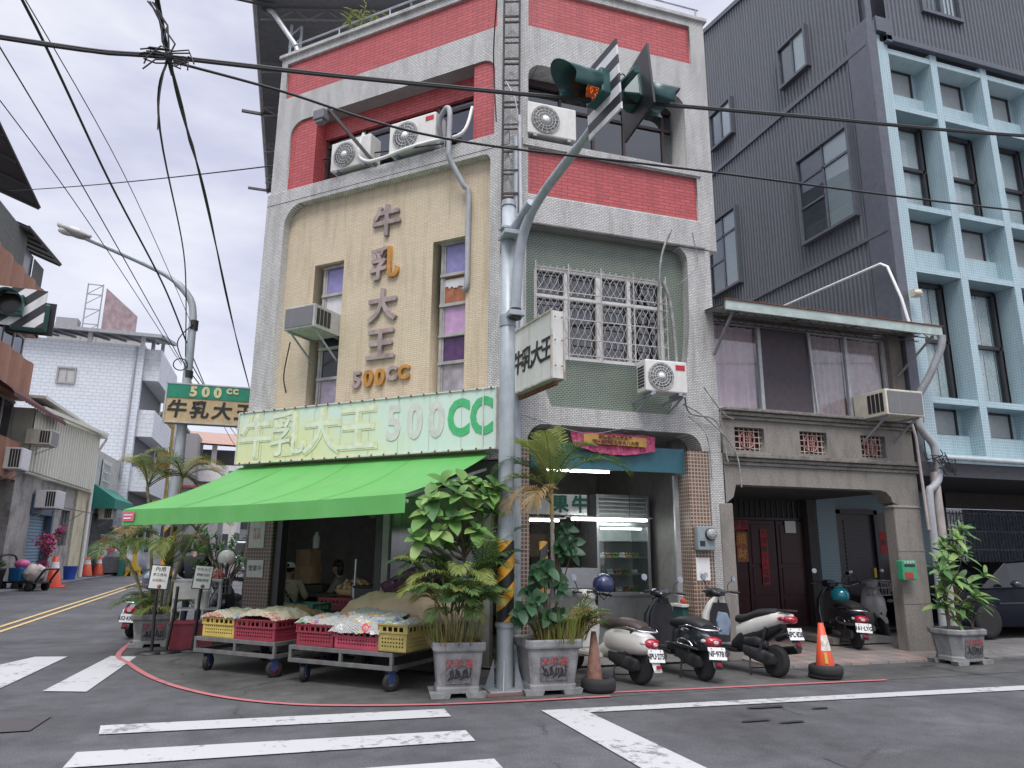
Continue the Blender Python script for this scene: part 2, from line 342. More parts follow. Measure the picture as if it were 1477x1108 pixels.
# oil stains by the stop line keep their own outline
sb = MB()
for cx, cy, rx, ry in ((5.1,6.95,.22,.06),(4.6,6.45,.16,.05),(4.9,6.3,.14,.04),(5.6,6.75,.1,.04)):
    sb.add([(cx+rx*cos(a)*(1+.25*sin(3*a+cx)), cy+ry*sin(a)*(1+.3*cos(2*a)), .013) for a in [2*pi*k/18 for k in range(18)]], [tuple(range(18))])
tag(sb.build('road_stain', pm('oil_stain', (.035,.034,.034), .5)), kind='structure')
# ================================================================= corner building
CHA = radians(43.8); C0 = Vector((3.11, 9.9, 0))
CM = Matrix.Rotation(-CHA, 4, 'Z')                     # chamfer frame inside the building: x to the right, y inward
def cw(u, o, z=0):                                     # chamfer point (along, out) in world
    return C0 + CM @ Vector((u, -o, 0)) + Vector((0, 0, z))
mosaic = brick('grey_mosaic_concrete', (.68,.67,.645), (.52,.515,.50), (.26,.26,.25), .058, .028, .006, .5, .6, dirt=.55, dscale=(2.2,2.2,.3), dcol=(.14,.13,.12), dlo=.46)
redbrick = brick('red_tile_brick', (.50,.095,.095), (.41,.075,.078), (.22,.04,.045), .21, .062, .007, .5, .45, dirt=.32, dscale=(3,3,.5), dcol=(.16,.03,.03))
yellow = brick('cream_yellow_tile', (.61,.515,.365), (.55,.46,.325), (.40,.33,.23), .12, .034, .004, .5, .65, dirt=.45, dscale=(2.8,2.8,.3), dcol=(.24,.17,.09), dlo=.5)
greent = brick('green_mosaic_tile', (.045,.09,.06), (.075,.12,.08), (.26,.275,.24), .062, .03, .0055, .5, .35, dirt=.25)
brownt = brick('brown_mosaic_pillar', (.17,.075,.035), (.12,.05,.025), (.36,.32,.27), .058, .058, .009, 0, .4, dirt=.35)
bld = thing('corner_building', 'four storey corner building with red tiled bands and a cream tiled chamfered front', 'building', C0)
plate('concrete_frame', [(0,6.65),(3.74,6.65),(3.74,11.22),(0,11.22)],
      [rrect(.3,3.44,10.28,11.08), rrect(.3,3.25,8.15,9.56,(0,0,.24,.24)), rrect(.3,3.42,7.17,7.98)], 0, .5, mosaic, bld)
b = MB(); b.box(0, 3.8, -.05, .5, 11.22, 11.30); b.box(.2, 3.5, -.045, 0, 6.65, 7.13); b.box(.2,3.5,-.03,0,8.0,8.13)
b.build('cornice', mosaic, bld, bevel=.01)
b = MB(); b.box(.3, 3.44, .05, .3, 10.28, 11.08); b.build('brick_panel', redbrick, bld)
b = MB(); b.box(.3, 3.42, .05, .3, 7.17, 7.98); b.build('brick_panel', redbrick, bld)
# lower right front: vase shaped opening round the green wall, arched beam below it
hole = [(.68,3.73),(2.77,3.73),(2.86,3.95),(2.98,4.3),(3.08,4.75),(3.13,5.2),(3.15,5.8),(3.16,6.38)] + rrect(2.5,3.16,6,6.65,(0,0,.26,0))[2:-1] + [(.28,6.64),(.28,4.9),(.38,4.45),(.56,4.05)]
outl = [(0,3.17),(.3,3.17)] + [(.3+.27*(1-cos(a)), 3.17+.28*sin(a)) for a in [pi/2*k/6 for k in range(1,7)]] + [(2.98,3.44)] + [(2.98+.27*sin(a), 3.17+.27*cos(a)) for a in [pi/2*k/6 for k in range(1,7)]] + [(3.60,3.17),(3.6,6.64),(0,6.64)]
plate('lower_frame', outl, [hole], .015, .42, mosaic, bld)
plate('green_tile_wall', rrect(.1,3.4,3.5,6.7), [rrect(.47,2.78,4.53,6.05)], .2, .4, greent, bld)
for x0, x1 in ((.02,.34),(2.99,3.36)):
    b = MB(); b.box(x0, x1, .03, .42, 0, 3.168); b.build('tile_pillar', brownt, bld)
b = MB(); b.box(3.365, 3.62, .02, .42, 0, 3.165); b.build('concrete_pillar', mosaic, bld)
# barred window on the green wall
fr = MB()
for x in (.47, 1.0, 1.56, 2.12, 2.72): fr.box(x, x+(.09 if x == 1.56 else .06), .24, .30, 4.53, 6.05)
for z in (4.53, 5.53, 5.99): fr.box(.47, 2.78, .235, .295, z, z+.06)
wf = fr.build('window_frame', white, bld)
b = MB(); b.box(.47, 2.78, .31, .315, 4.54, 6.04); b.build('pane', gl_dark, wf)
cur_brown = pm('brown_curtain', (.24,.15,.15), .9, var=.3, scale=5)
def curtain(bm_, x0, x1, z0, z1, y, amp=.025, per=.11):
    n = max(6, int((x1-x0)/per*6)); ph = random.random()*6
    pts = [(x0+(x1-x0)*i/n, y+amp*sin(2*pi*(x1-x0)*i/n/per+ph)+amp*.5*sin(2*pi*(x1-x0)*i/n/per*.37)) for i in range(n+1)]
    vs = [(x, yy, z) for z in (z0, z1) for x, yy in pts]; m = n+1
    bm_.add(vs, [(i, i+1, m+i+1, m+i) for i in range(n)], True)
b = MB(); curtain(b, 1.02, 1.6, 4.5, 6.06, .40); curtain(b, 2.1, 2.75, 4.5, 6.06, .40); curtain(b, .5, .7, 4.5, 6.06, .4); b.build('curtain', cur_brown, bld)
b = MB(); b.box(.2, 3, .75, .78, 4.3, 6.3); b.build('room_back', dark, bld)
gr = MB()
for pa in range(4):
    X0 = .5+pa*.575
    for (z0, z1, n) in ((5.57, 6.05, 1), (4.55, 5.5, 2)):
        for k in range(5):
            x = X0+.05+k*.115
            for i in range(n):
                h = (z1-z0)/n; za = z0+i*h
                for s_ in (-1, 1):
                    gr.tube([(x+s_*.055*cos(pi*j/4+pi), .12, za+h*j/8) for j in range(9)], .0048, 4)
for z in (4.6, 4.86, 5.18, 5.5, 5.62, 6.0): gr.bar((.45,.12,z), (2.8,.12,z), .014)
for x in (.47, 1.03, 1.6, 2.18, 2.78): gr.bar((x,.12,4.5), (x,.12,6.1), .016)
gr.build('window_grille', pm('white_rusty_bars', (.46,.44,.42), .6, dirt=.5, dcol=(.2,.08,.03)), bld)
# third floor window band on the right front
wk = pm('dark_window_frame', (.045,.03,.03), .4)
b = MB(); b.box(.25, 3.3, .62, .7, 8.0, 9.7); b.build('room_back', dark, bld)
fr = MB()
for x in (.32, 1.0, 1.62, 2.22, 3.0): fr.box(x, x+.05, .40, .46, 8.16, 9.5)
fr.box(.3, 3.2, .395, .455, 9.05, 9.1); fr.box(.3, 3.2, .395, .455, 8.15, 8.2); fr.box(.3, 3.2, .38, .47, 9.42, 9.54)
wf = fr.build('window_frame', wk, bld); b = MB(); b.box(.3, 3.2, .43, .436, 8.18, 9.5); b.build('pane', gl_dark, wf)
b = MB(); curtain(b, 1.05, 1.62, 8.2, 9.4, .54); b.build('curtain', pm('grey_curtain', (.2,.2,.21), .9), bld)
# ---- chamfered front
ch = (bld, CM)
def cpart(mb, name, mat, bevel=0): return mb.build(name, mat, ch, bevel)
plate('concrete_frame', [(-5.15,8.2),(0,8.2),(0,11.22),(-5.15,11.22)], [rrect(-5.0,-.27,10.28,11.08), rrect(-4.77,-.3,8.22,9.69,(0,0,.24,.3))], 0, .5, mosaic, ch)
plate('concrete_frame', [(-5.15,2.9),(0,2.9),(0,8.19),(-5.15,8.19)], [rrect(-4.68,-.33,2.95,7.88,(0,0,.14,.42))], -.06, .42, mosaic, ch)
b = MB(); b.box(-5.2, 0, -.05, .5, 11.22, 11.30); b.box(-5.15,0,-.07,-.005,7.95,8.2); b.box(-5.15,0,-.005,.5,8.19,8.205); cpart(b, 'cornice', mosaic, .012)
b = MB(); b.box(-5.0, -.27, .05, .3, 10.28, 11.08); cpart(b, 'brick_panel', redbrick)
b = MB(); b.box(-4.77, -4.15, .04, .5, 8.22, 9.7); b.box(-.72, -.3, .04, .5, 8.22, 9.7); b.box(-4.15,-.72,.30,.5,9.32,9.7); cpart(b, 'brick_panel', redbrick)
plate('yellow_tile_wall', rrect(-4.75,-.25,2.95,7.95), [rrect(-3.99,-3.33,3.7,6.62), rrect(-1.47,-.83,3.7,6.6)], .10, .38, yellow, ch)
fr = MB()
for x in (-4.12, -3.24, -2.4, -1.6, -.78): fr.box(x-.03, x+.03, .34, .40, 8.22, 9.35)
fr.box(-4.15, -.72, .33, .39, 8.22, 8.27); fr.box(-4.15, -.72, .335, .395, 9.14, 9.2)
wf = cpart(fr, 'window_frame', wk); b = MB(); b.box(-4.15, -.72, .37, .376, 8.25, 9.33); b.build('pane', gl_dark, wf)
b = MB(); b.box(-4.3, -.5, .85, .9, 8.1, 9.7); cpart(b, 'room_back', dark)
pur = pm('purple_film_pane', (.22,.20,.40), .25, var=.15); pink = pm('pink_film_pane', (.46,.28,.46), .3, var=.12); dpur = pm('deep_purple_pane', (.075,.03,.10), .2, var=.3); blk = pm('dark_pane', (.03,.03,.035), .15); grp = pm('grey_torn_pane', (.33,.30,.32), .3, var=.35, scale=6); lil = pm('lilac_pane', (.32,.28,.35), .3, var=.2); whp = pm('white_pane', (.55,.55,.55), .3, var=.08); brd = pm('orange_board', (.30,.11,.05), .7, var=.3)
def slot(x0, x1, zs, mats):
    f = MB()
    f.box(x0, x0+.05, .22, .30, zs[0], zs[-1]); f.box(x1-.04, x1, .22, .30, zs[0], zs[-1])
    for i, z in enumerate(zs):
        f.box(x0, x1, .20, .29, z-.025, z+.025)
        if i: f.box(x0+.05, x0+.08, .235, .28, zs[i-1], z); f.box(x1-.07, x1-.04, .235, .28, zs[i-1], z)
    w = cpart(f, 'narrow_window', pm('old_grey_window_frame', (.36,.35,.33), .6, dirt=.5))
    for i, m in enumerate(mats):
        p = MB(); p.box(x0+.06, x1-.05, .255, .262, zs[i]+.02, zs[i+1]-.02); p.build('pane', m, w)
    return w
slot(-3.88, -3.33, [3.75,4.5,5.05,5.6,6.05,6.58], [lil, blk, blk, whp, pur])
w = slot(-1.38, -.83, [3.98,4.52,4.98,5.5,6.02,6.58], [grp, dpur, pink, brd, pur])
b = MB(); b.add([(-1.31,.245,5.95),(-.9,.245,5.95)]+[(-.9-.41*k/14,.245,5.78+.05*random.random()) for k in range(15)], [tuple(range(17))]); b.build('torn_sheet', whp, w)
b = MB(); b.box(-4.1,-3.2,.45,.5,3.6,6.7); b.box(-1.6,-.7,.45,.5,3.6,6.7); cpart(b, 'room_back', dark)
# raised lettering on the cream wall
stone = pm('pinkish_weathered_lettering', (.33,.26,.25), .6, var=.2, dirt=.5); ltr_gold = pm('bronze_gold_lettering', (.42,.20,.04), .45, var=.25)
for s_, z, sz in (('牛',7.13,.60), ('大',5.58,.60), ('王',4.90,.60)):
    text('wall_letter', s_, sz, stone, ch, depth=.07, off=.016, loc=(-2.42, .075, z))
# the second character: its left half is weathered, its right stroke still gold
o = text('wall_letter', '乳', .62, stone, ch, depth=.07, off=.014, loc=(-2.42, .075, 6.34)); o.data.materials.append(ltr_gold)
for p in o.data.polygons:
    if p.center.x > -2.395: p.material_index = 1
for i, c in enumerate('500CC'):
    text('wall_letter', c, .38 if i < 3 else .31, ltr_gold if i in (1,2,4) else stone, ch, depth=.06, off=.014, loc=(-2.87+i*.235, .075, 4.36 if i < 3 else 4.40))
# ---- body, left street wall, roof
b = MB()
W_ = [(-.0,.5),(3.7,.5),(3.7,7),(-3,12),(-3.7,12),(-3.7,3.9)]
b.box(3.2,3.72,.51,7,3.2,11.1); b.box(-3.71,-3.5,3.75,12,3.0,11.2); b.box(-3.71,-3.4,6.5,12,0,3.0)
b.build('outer_wall', pm('weathered_cement', (.30,.29,.28), .85, dirt=.5), bld)
b = MB()
for z in (3.46, 11.05): b.loft([[Vector((x,y,zz)) for x,y in ((0,.45),(3.68,.45),(3.68,7),(-3.0,12),(-3.68,12),(-3.68,3.9))] for zz in (z,z+.12)], smooth=False)
for z in (): b.add([(0,.45,z),(3.68,.45,z),(3.68,7,z),(-3.0,12,z),(-3.68,12,z),(-3.68,3.9,z)], [(0,1,2,3,4,5)]); b.add([(0,.45,z+.12),(3.68,.45,z+.12),(3.68,7,z+.12),(-3.0,12,z+.12),(-3.68,12,z+.12),(-3.68,3.9,z+.12)], [(0,1,2,3,4,5)])
b.build('floor_slab', pm('sooty_ceiling', (.3,.29,.28), .9), bld)
rl_ = MB()
for a_, b_ in (((0,0),(-5.1,0)),):
    pts = [CM @ Vector((u, .08, 11.55)) for u in (0,-5.1)]; rl_.tube(pts, .018, 6)
    for u in (-.1,-1.3,-2.6,-3.8,-5.05): rl_.tube([CM @ Vector((u,.08,11.3)), CM @ Vector((u,.08,11.56))], .016, 6)
rl_.tube([(0,.08,11.55),(3.7,.08,11.55)], .018, 6)
for x in (1.2,2.4,3.65): rl_.tube([(x,.08,11.3),(x,.08,11.55)], .016, 6)
rl_.build('roof_railing', galv, bld)
# shop front in the chamfer
b = MB(); b.box(-4.96, -4.40, .0, .4, 0, 2.9); cpart(b, 'tile_pillar', brick('dark_brown_pillar_tile', (.10,.05,.04), (.08,.04,.03), (.2,.17,.15), .06, .06, .008, 0, .4, dirt=.3))
b = MB(); b.box(-4.39, -4.24, .05, .2, 0, 2.9); b.box(-2.32,-2.20,.05,.2,0,2.9); cpart(b, 'door_post', blackm)
b = MB(); b.box(-5.1, 0, .0, .35, 2.55, 2.88); cpart(b, 'shutter_box', pm('dark_shutter_box', (.06,.06,.06), .6))
fr = MB(); fr.box(-2.2,-2.08,.06,.16,.03,2.5); fr.box(-.42,-.30,.06,.16,.03,2.5); fr.box(-2.2,-.3,.055,.155,2.4,2.52); fr.box(-2.2,-.3,.055,.155,.95,1.02); fr.box(-2.2,-.3,.09,.13,.03,.95)
wf = cpart(fr, 'glazed_screen', pm('dull_steel_screen', (.28,.275,.26), .5, metal=.3, dirt=.4)); b = MB(); b.box(-2.1,-.4,.10,.108,1.0,2.42); b.build('pane', glass('dirty_glass', (.62,.62,.60), .24, .12), wf)
# ================================================================= grey two storey house
terr = pm('grey_washed_terrazzo', (.235,.215,.19), .8, var=.25, scale=45, bump=.3, bscale=70, dirt=.6, dscale=(1.3,1.3,.5), dcol=(.07,.065,.06))
gh = thing('terrace_house', 'old grey terrazzo two storey house with curtained windows and an open arcade below', 'house', (6.88, 9.9, 0))
GX = lambda X: X-6.88
out_ = [(0,0),(-.05,0),(-.05,2.5)]
plate('front_wall', [(-.14,2.36),(-.0,2.46),(.06,2.66),(2.95,2.66),(3.07,2.63),(3.16,2.55),(3.19,2.46),(3.30,2.422),(3.78,2.422),(3.78,3.84),(-.14,3.84)],
      [rrect(GX(X0), GX(X1), 3.22, 3.6) for X0, X1 in ((6.97,7.54),(8.25,8.80),(9.52,10.05))], 0, .3, terr, gh)
b = MB(); b.box(-.26, -.02, .0, .4, 0, 2.36); b.build('pillar', terr, gh, bevel=.015)
b = MB(); b.box(3.18, 3.76, -.02, .22, 0, 2.42); b.box(3.16,3.78,-.035,.235,2.36,2.40); b.build('pillar', terr, gh, bevel=.02)
b = MB(); b.box(3.18,3.77,-.026,-.019,1.64,1.655); b.box(3.18,3.77,-.026,-.019,.78,.79); b.build('pillar_joint', terr, gh)
b = MB()
b.box(-.14,3.8,-.14,.3,3.845,3.90); b.box(-.14,3.8,-.09,0,3.78,3.84); b.box(-.14,3.8,-.05,0,3.72,3.775)
b.box(-.14,3.8,-.12,0,3.09,3.16); b.box(-.14,3.8,-.07,0,3.03,3.085); b.box(-.14,3.8,-.04,0,2.97,3.025)
b.build('cornice', pm('stained_cornice', (.20,.185,.165), .85, var=.3, scale=20, dirt=.75, dscale=(1.5,1.5,3)), gh, bevel=.012)
whg = pm('cream_grille_paint', (.5,.44,.37), .6, dirt=.3); pkg = pm('pink_grille_ring', (.42,.2,.18), .6)
for X0, X1 in ((6.97,7.54),(8.25,8.80),(9.52,10.05)):
    g_ = MB(); x0, x1 = GX(X0), GX(X1); cx = (x0+x1)/2; cz = 3.41
    for i in range(6): x = x0+(x1-x0)*(i+.5)/6; g_.bar((x,.08,3.22),(x,.08,3.6),.013)
    for i in range(4): z = 3.22+.38*(i+.5)/4; g_.bar((x0,.082,z),(x1,.082,z),.013)
    v = g_.build('vent_grille', whg, gh)
    g_ = MB(); g_.tube([(cx+.14*cos(a), .07, cz+.14*sin(a)) for a in [2*pi*k/20 for k in range(20)]], .012, 5, closed=True)
    for (a_, c_) in (((-.1,.05),(.1,.05)),((-.1,-.05),(.1,-.05)),((0,.12),(0,-.12)),((-.06,.0),(.06,.0)),((-.07,.1),(-.07,-.1)),((.07,.1),(.07,-.1))): g_.bar((cx+a_[0],.07,cz+a_[1]),(cx+c_[0],.07,cz+c_[1]),.011)
    g_.build('ring', pkg, v)
    b = MB(); b.box(x0-.05,x1+.05,.16,.2,3.15,3.65); b.build('vent_back', pm('dark_red_brick_back', (.06,.025,.02), .9), v)
# upper windows: four tall sheets of glass with curtains behind
fr = MB(); X0 = -.14
xs4 = [-.2, .78, 1.83, 2.62, 3.47]
for i, x in enumerate(xs4): fr.box(x-.03, x+.03, .10, .17, 3.9, 5.42)
fr.box(-.2, 3.5, .09, .18, 5.40, 5.46); fr.box(-.2,3.5,.09,.18,3.9,3.95)
fr.bar((1.86,.08,3.95),(1.78,.08,5.4),.03)
wf = fr.build('window_frame', alu, gh)
b = MB(); b.box(-.2,.78,.13,.136,3.95,5.4); b.box(1.83,3.47,.13,.136,3.95,5.4); b.build('pane', glass('tinted_house_glass', (.93,.93,.94), .12, .04), wf)
b = MB(); b.box(.80,1.81,.12,.13,3.95,5.4); b.build('screen', pm('dark_fly_screen', (.085,.07,.08), .8, var=.1), wf)
cpk = pm('pale_pink_curtain', (.66,.53,.56), .9, var=.08, dirt=.25, dscale=(2,2,.4), dcol=(.2,.15,.16)); cgr = pm('greyish_curtain', (.58,.50,.50), .9, var=.12, dirt=.3, dscale=(2,2,.4))
b = MB(); curtain(b, -.2, .77, 3.9, 5.4, .24, .035, .15); b.build('curtain', cpk, gh)
b = MB(); curtain(b, 1.85, 2.6, 3.9, 5.4, .24, .03, .13); b.build('curtain', cgr, gh)
b = MB(); curtain(b, 2.64, 3.45, 3.9, 5.4, .24, .025, .17); b.build('curtain', cgr, gh)
b = MB(); b.box(-.2, 3.7, .5, .52, 3.8, 5.5); b.box(3.5,3.78,.0,.4,3.9,5.5); b.build('upper_wall', pm('brown_grey_render', (.16,.14,.125), .85, dirt=.5), gh)
# roof canopy over the windows with light steel trusses
cp = MB()
cp.add([(-.33,-.58,5.50),(4.08,-.58,5.52),(4.08,.2,5.60),(-.33,.2,5.58)], [(0,1,2,3)]); cp.add([(-.33,-.58,5.47),(4.08,-.58,5.49),(4.08,.2,5.57),(-.33,.2,5.55)], [(0,1,2,3)])
cn = cp.build('canopy', pm('grey_canopy_sheet', (.36,.365,.36), .6, dirt=.3), gh)
b = MB(); b.box(-.35, 4.10, -.62, -.582, 5.37, 5.53); b.build('fascia', pm('pale_green_fascia', (.40,.48,.45), .5, dirt=.35, dscale=(1,1,3), dcol=(.15,.1,.07)), cn)
b = MB(); b.box(-.37,4.12,-.64,-.57,5.532,5.548); b.build('edge_trim', rust, cn)
tr = MB(); tm = pm('rusty_truss', (.10,.085,.075), .8)
for y, z in ((-.45,5.34),(-.15,5.37),(.08,5.40)):
    tr.bar((-.3,y,z),(4.05,y,z+.02),.014); tr.bar((-.3,y,z+.1),(4.05,y,z+.12),.014)
    for i in range(24): xa = -.3+i*4.3/24; tr.bar((xa,y,z+(.1 if i%2 else 0)),(xa+4.3/24,y,z+(0 if i%2 else .1)),.009)
for x in (.1,1.3,2.5,3.7): tr.bar((x,-.55,5.44),(x,.15,5.52),.02)
tr.build('truss', tm, cn)
b = MB(); b.bar((3.62,.0,4.72),(3.98,-.52,5.38),.035); b.bar((-.2,0,4.8),(-.16,-.52,5.38),.035); b.build('brace', pm('grey_brace', (.22,.22,.22), .6, dirt=.4), cn)
b = MB(); b.box(-.14,3.58,.3,8,5.62,5.7); b.box(3.6,3.75,.5,8,2.7,5.5); b.build('roof', terr, gh)
# ground floor back wall inside the arcade
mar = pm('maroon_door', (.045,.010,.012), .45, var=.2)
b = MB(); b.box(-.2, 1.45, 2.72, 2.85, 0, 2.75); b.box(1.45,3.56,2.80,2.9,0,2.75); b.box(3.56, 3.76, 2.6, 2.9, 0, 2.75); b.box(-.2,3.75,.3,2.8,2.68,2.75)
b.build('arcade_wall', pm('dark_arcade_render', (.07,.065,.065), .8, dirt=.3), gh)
b = MB()
for i in range(3):
    b.box(1.47+i*.70, 2.14+i*.70, 2.74, 2.79, .1, 2.24)
    for z0, z1 in ((.18,.7),(.78,1.3),(1.38,2.16)): b.box(1.55+i*.7, 2.06+i*.7, 2.725, 2.745, z0, z1)
dr = b.build('door', mar, gh, bevel=.006)
b = MB()
for i in range(16): x = 1.5+i*.13; b.box(x, x+.02, 2.74, 2.77, 2.3, 2.66)
b.build('transom_bars', blackm, dr)
b = MB(); b.box(1.45,3.56,2.76,2.775,2.26,2.3); b.build('lintel', blackm, dr)
# red papers with brush lettering
def couplet(name, label, X0, X1, z0, z1, y, body, size, paper=red_paper, ink=black, vertical=True):
    t = thing(name, label, 'paper strip', (X0, y, z0))
    b = MB(); b.box(0, X1-X0, -.006, 0, 0, z1-z0); b.build('paper', paper, t)
    cx = (X1-X0)/2; n = len(body)
    for i, c in enumerate(body):
        if vertical: l = (cx, -.008, (z1-z0)*(1-(i+.5)/n))
        else: l = ((X1-X0)*(i+.5)/n, -.008, (z1-z0)/2)
        text('lettering', c, size, ink, t, depth=.003, off=.003, loc=l)
    return t
couplet('door_couplet', 'wide red paper over the left edge of the maroon doors', 8.52, 9.04, 2.06, 2.24, 12.615, '四季春', .16, vertical=False)
couplet('door_couplet', 'tall narrow red paper strip with black lettering down the maroon door', 9.33, 9.49, .98, 2.06, 12.61, '天增歲月人增壽', .14)
couplet('lucky_paper', 'reddish gold paper square on the left maroon door panel', 8.76, 9.02, 1.42, 2.0, 12.61, '招財', .2, paper=pm('gold_red_paper', (.36,.12,.05), .6, var=.5, scale=25), ink=gold)
b = MB(); b.box(0,.26,-.006,0,0,.24); n_ = b.build('notice_paper', white); n_.location = (9.95,12.61,2.0); tag(n_, 'small white notice stuck high on the maroon doors', 'notice')
# ================================================================= blue tiled building
bluet = brick('pale_blue_mosaic_tile', (.33,.465,.505), (.29,.425,.475), (.52,.61,.63), .055, .055, .005, 0, .3, dirt=.25, dscale=(2.5,2.5,.3), dcol=(.12,.16,.17))
corr = pm('dark_blue_grey_sheet', (.135,.146,.166), .5, metal=.15, var=.06, dirt=.15)
trim = pm('dark_blue_grey_trim', (.105,.113,.135), .45, metal=.15)
bb = thing('tiled_building', 'tall pale blue tiled building with a deep window lattice and dark corrugated side', 'building', (10.75, 9.9, 0))
V = [.42, 1.72, 3.12, 4.52, 5.92, 7.3]; HZ = [3.34, 4.36, 6.92, 8.24, 10.42, 11.72]
lt = MB(); tx = .09; dp = .42
for x in V: lt.box(x-tx, x+tx, 0, dp, 3.34, 11.9)
for z in HZ[1:]:
    for i in range(len(V)-1): lt.box(V[i]+tx, V[i+1]-tx, .006, dp, z-.06, z+.06)
lt.box(.2,7.5,-.012,dp,3.2,3.36); lt.box(.18, .33, 0, dp, 3.36, 12.05)
lt.build('lattice', bluet, bb)
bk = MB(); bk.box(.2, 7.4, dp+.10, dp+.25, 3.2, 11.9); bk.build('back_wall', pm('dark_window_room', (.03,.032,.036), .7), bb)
dkf = pm('dark_brown_frame', (.035,.034,.038), .4); blind = brick('white_blind', (.82,.83,.85), (.78,.79,.81), (.5,.51,.54), 4, .05, .008, 0, .6, bump=.2); lace = pm('white_lace_curtain', (.80,.81,.83), .9, var=.3, scale=40)
for ci in range(5):
    x0, x1 = V[ci]+tx, V[ci+1]-tx
    for (z0, z1) in ((3.40,4.30),(6.98,8.18),(10.48,11.66)):         # short bays: tiled parapet and a frosted window
        h = (z1-z0)*.42
        b = MB(); b.box(x0, x1, dp-.12, dp+.1, z0-.04, z0+h); b.build('parapet', bluet, bb)
        f = MB(); f.box(x0, x1-.12, dp-.02, dp+.05, z0+h, z0+h+.03); f.box(x0, x1-.12, dp-.02, dp+.05, z1-.04, z1+.02); f.box(x0, x0+.03, dp-.02, dp+.05, z0+h, z1); f.box(x1-.16, x1-.12, dp-.02, dp+.05, z0+h, z1)
        w = f.build('bay_window', dkf, bb); p = MB(); p.box(x0+.02, x1-.14, dp+.01, dp+.02, z0+h+.02, z1-.03); p.build('pane', pm('frosted_grey_glass', (.36,.38,.385), .25, var=.06), w)
        b = MB(); b.box(x1-.12, x1, dp, dp+.12, z0+h, z1+.02); b.build('jamb', bluet, bb)
    for k, (z0, z1) in enumerate(((4.42,6.86),(8.30,10.36))):
        zm = z0+(z1-z0)*.5; f = MB()
        for z in (z0+.02, zm, z1-.06): f.box(x0, x1-.06, dp-.04, dp+.05, z-.035, z+.035)
        for x in (x0+.02, x0+.36, x1-.13): f.box(x-.025, x+.025, dp-.04, dp+.05, z0, z1)
        for z in (z0+.6, z0+(z1-z0)*.75): f.box(x0, x0+.34, dp-.01, dp+.03, z-.012, z+.012)
        w = f.build('tall_window', dkf, bb)
        p = MB(); p.box(x0, x1-.1, dp+.0, dp+.006, z0, z1); p.build('pane', gl_clear, w)
        c_ = MB()
        if k: c_.box(x0+.40, x1-.16, dp+.06, dp+.068, z0+.05, z1-.08)
        else: curtain(c_, x0+.42, x1-.16, z0+.1, z1-.1, dp+.065, .015, .1)
        c_.build('blind' if k else 'curtain', blind if k else lace, w)
# dark corrugated cladding over the front top and down the side facing the corner
def ribs(pts0, pts1, z0, z1, per=.11, dpth=.03):
    """corrugated sheet from a to b (plan points), heights as functions of t"""
    a, b_ = Vector((*pts0, 0)), Vector((*pts1, 0)); Ln = (b_-a).length; d = (b_-a)/Ln; nrm = Vector((d.y, -d.x, 0)); n = int(Ln/per); vs = []
    prof = ((0,0),(.55,0),(.65,1),(.9,1),)
    pts = [((i+u)*per, o*dpth) for i in range(n) for u, o in prof]
    for s_, o in pts:
        p = a+d*s_+nrm*o; t = s_/Ln
        zz0 = z0(t) if callable(z0) else z0; zz1 = z1(t) if callable(z1) else z1
        vs += [(p.x, p.y, zz0), (p.x, p.y, zz1)]
    return vs, [(2*i, 2*i+2, 2*i+3, 2*i+1) for i in range(len(pts)-1)]
m_ = MB(); m_.add(*ribs((.0, 9), (.0, 0), 4.0, lambda t: 16.9-t*1.6)); m_.build('side_cladding', corr, bb)
m_ = MB(); m_.add(*ribs((.55,-.02), (7.6,-.02), 12.0, 15.3)); m_.build('front_cladding', corr, bb)
b = MB(); b.box(.02, 7.6, .5, 9, 3.3, 15.2); b.box(.05,.2,.0,9,3.2,15); b.build('core_wall', trim, bb)
b = MB(); b.box(-.05,.175,-.07,.5,3.9,12.3); b.box(.18,.56,-.1,.4,12.06,12.4); b.box(.42,.56,-.1,.0,11.86,12.06); b.box(.42,7.6,-.1,.02,11.9,12.02)
b.box(-.06,0,0,9,11.72,11.83); b.box(-.06,0,0,9,7.62,7.70); b.bar((-.02,0,15.35),(-.02,9,16.95),.1,.14)
b.build('edge_trim', trim, bb, bevel=.006)
def side_window(y0, y1, z0, z1, kind):
    f = MB(); X = -.08
    for a_ in ((y0-.06,y0,z0-.06,z1+.06),(y1,y1+.06,z0-.06,z1+.06),(y0,y1,z0-.06,z0),(y0,y1,z1,z1+.06)): f.box(X-.06, X+.06, *a_)
    ym = (y0+y1)/2; f.box(X-.02, X+.03, ym-.025, ym+.025, z0, z1)
    if kind: f.box(X-.02, X+.03, y0, y1, z1-(z1-z0)*.28, z1-(z1-z0)*.28+.05); f.box(X-.02, X+.03, ym, y1, (z0+z1)/2-.2, (z0+z1)/2-.16)
    w = f.build('side_window', trim, bb)
    p = MB(); p.box(X+.0, X+.006, y0, y1, z0, z1); p.build('pane', gl_clear, w)
    c_ = MB(); c_.box(X+.02, X+.03, y0, ym, z0, z1-.0); c_.build('blind', blind, w)
    c_ = MB(); c_.box(X+.02, X+.03, ym, y1, z0, z1); c_.build('dark_half', pm('dark_window_half', (.14,.15,.17), .4), w)
side_window(1.62, 2.48, 12.42, 13.38, 0); side_window(4.5, 5.4, 12.45, 13.42, 0)
side_window(.70, 2.2, 8.3, 10.25, 1); side_window(4.6, 5.8, 8.3, 10.3, 1)
f = MB(); f.box(1.5,2.65,-.12,-.02,12.86,12.94); f.box(1.5,1.58,-.12,-.02,12.94,14.2); f.box(2.57,2.65,-.12,-.02,12.94,14.2); f.box(2.04,2.1,-.1,-.02,12.94,14.2)
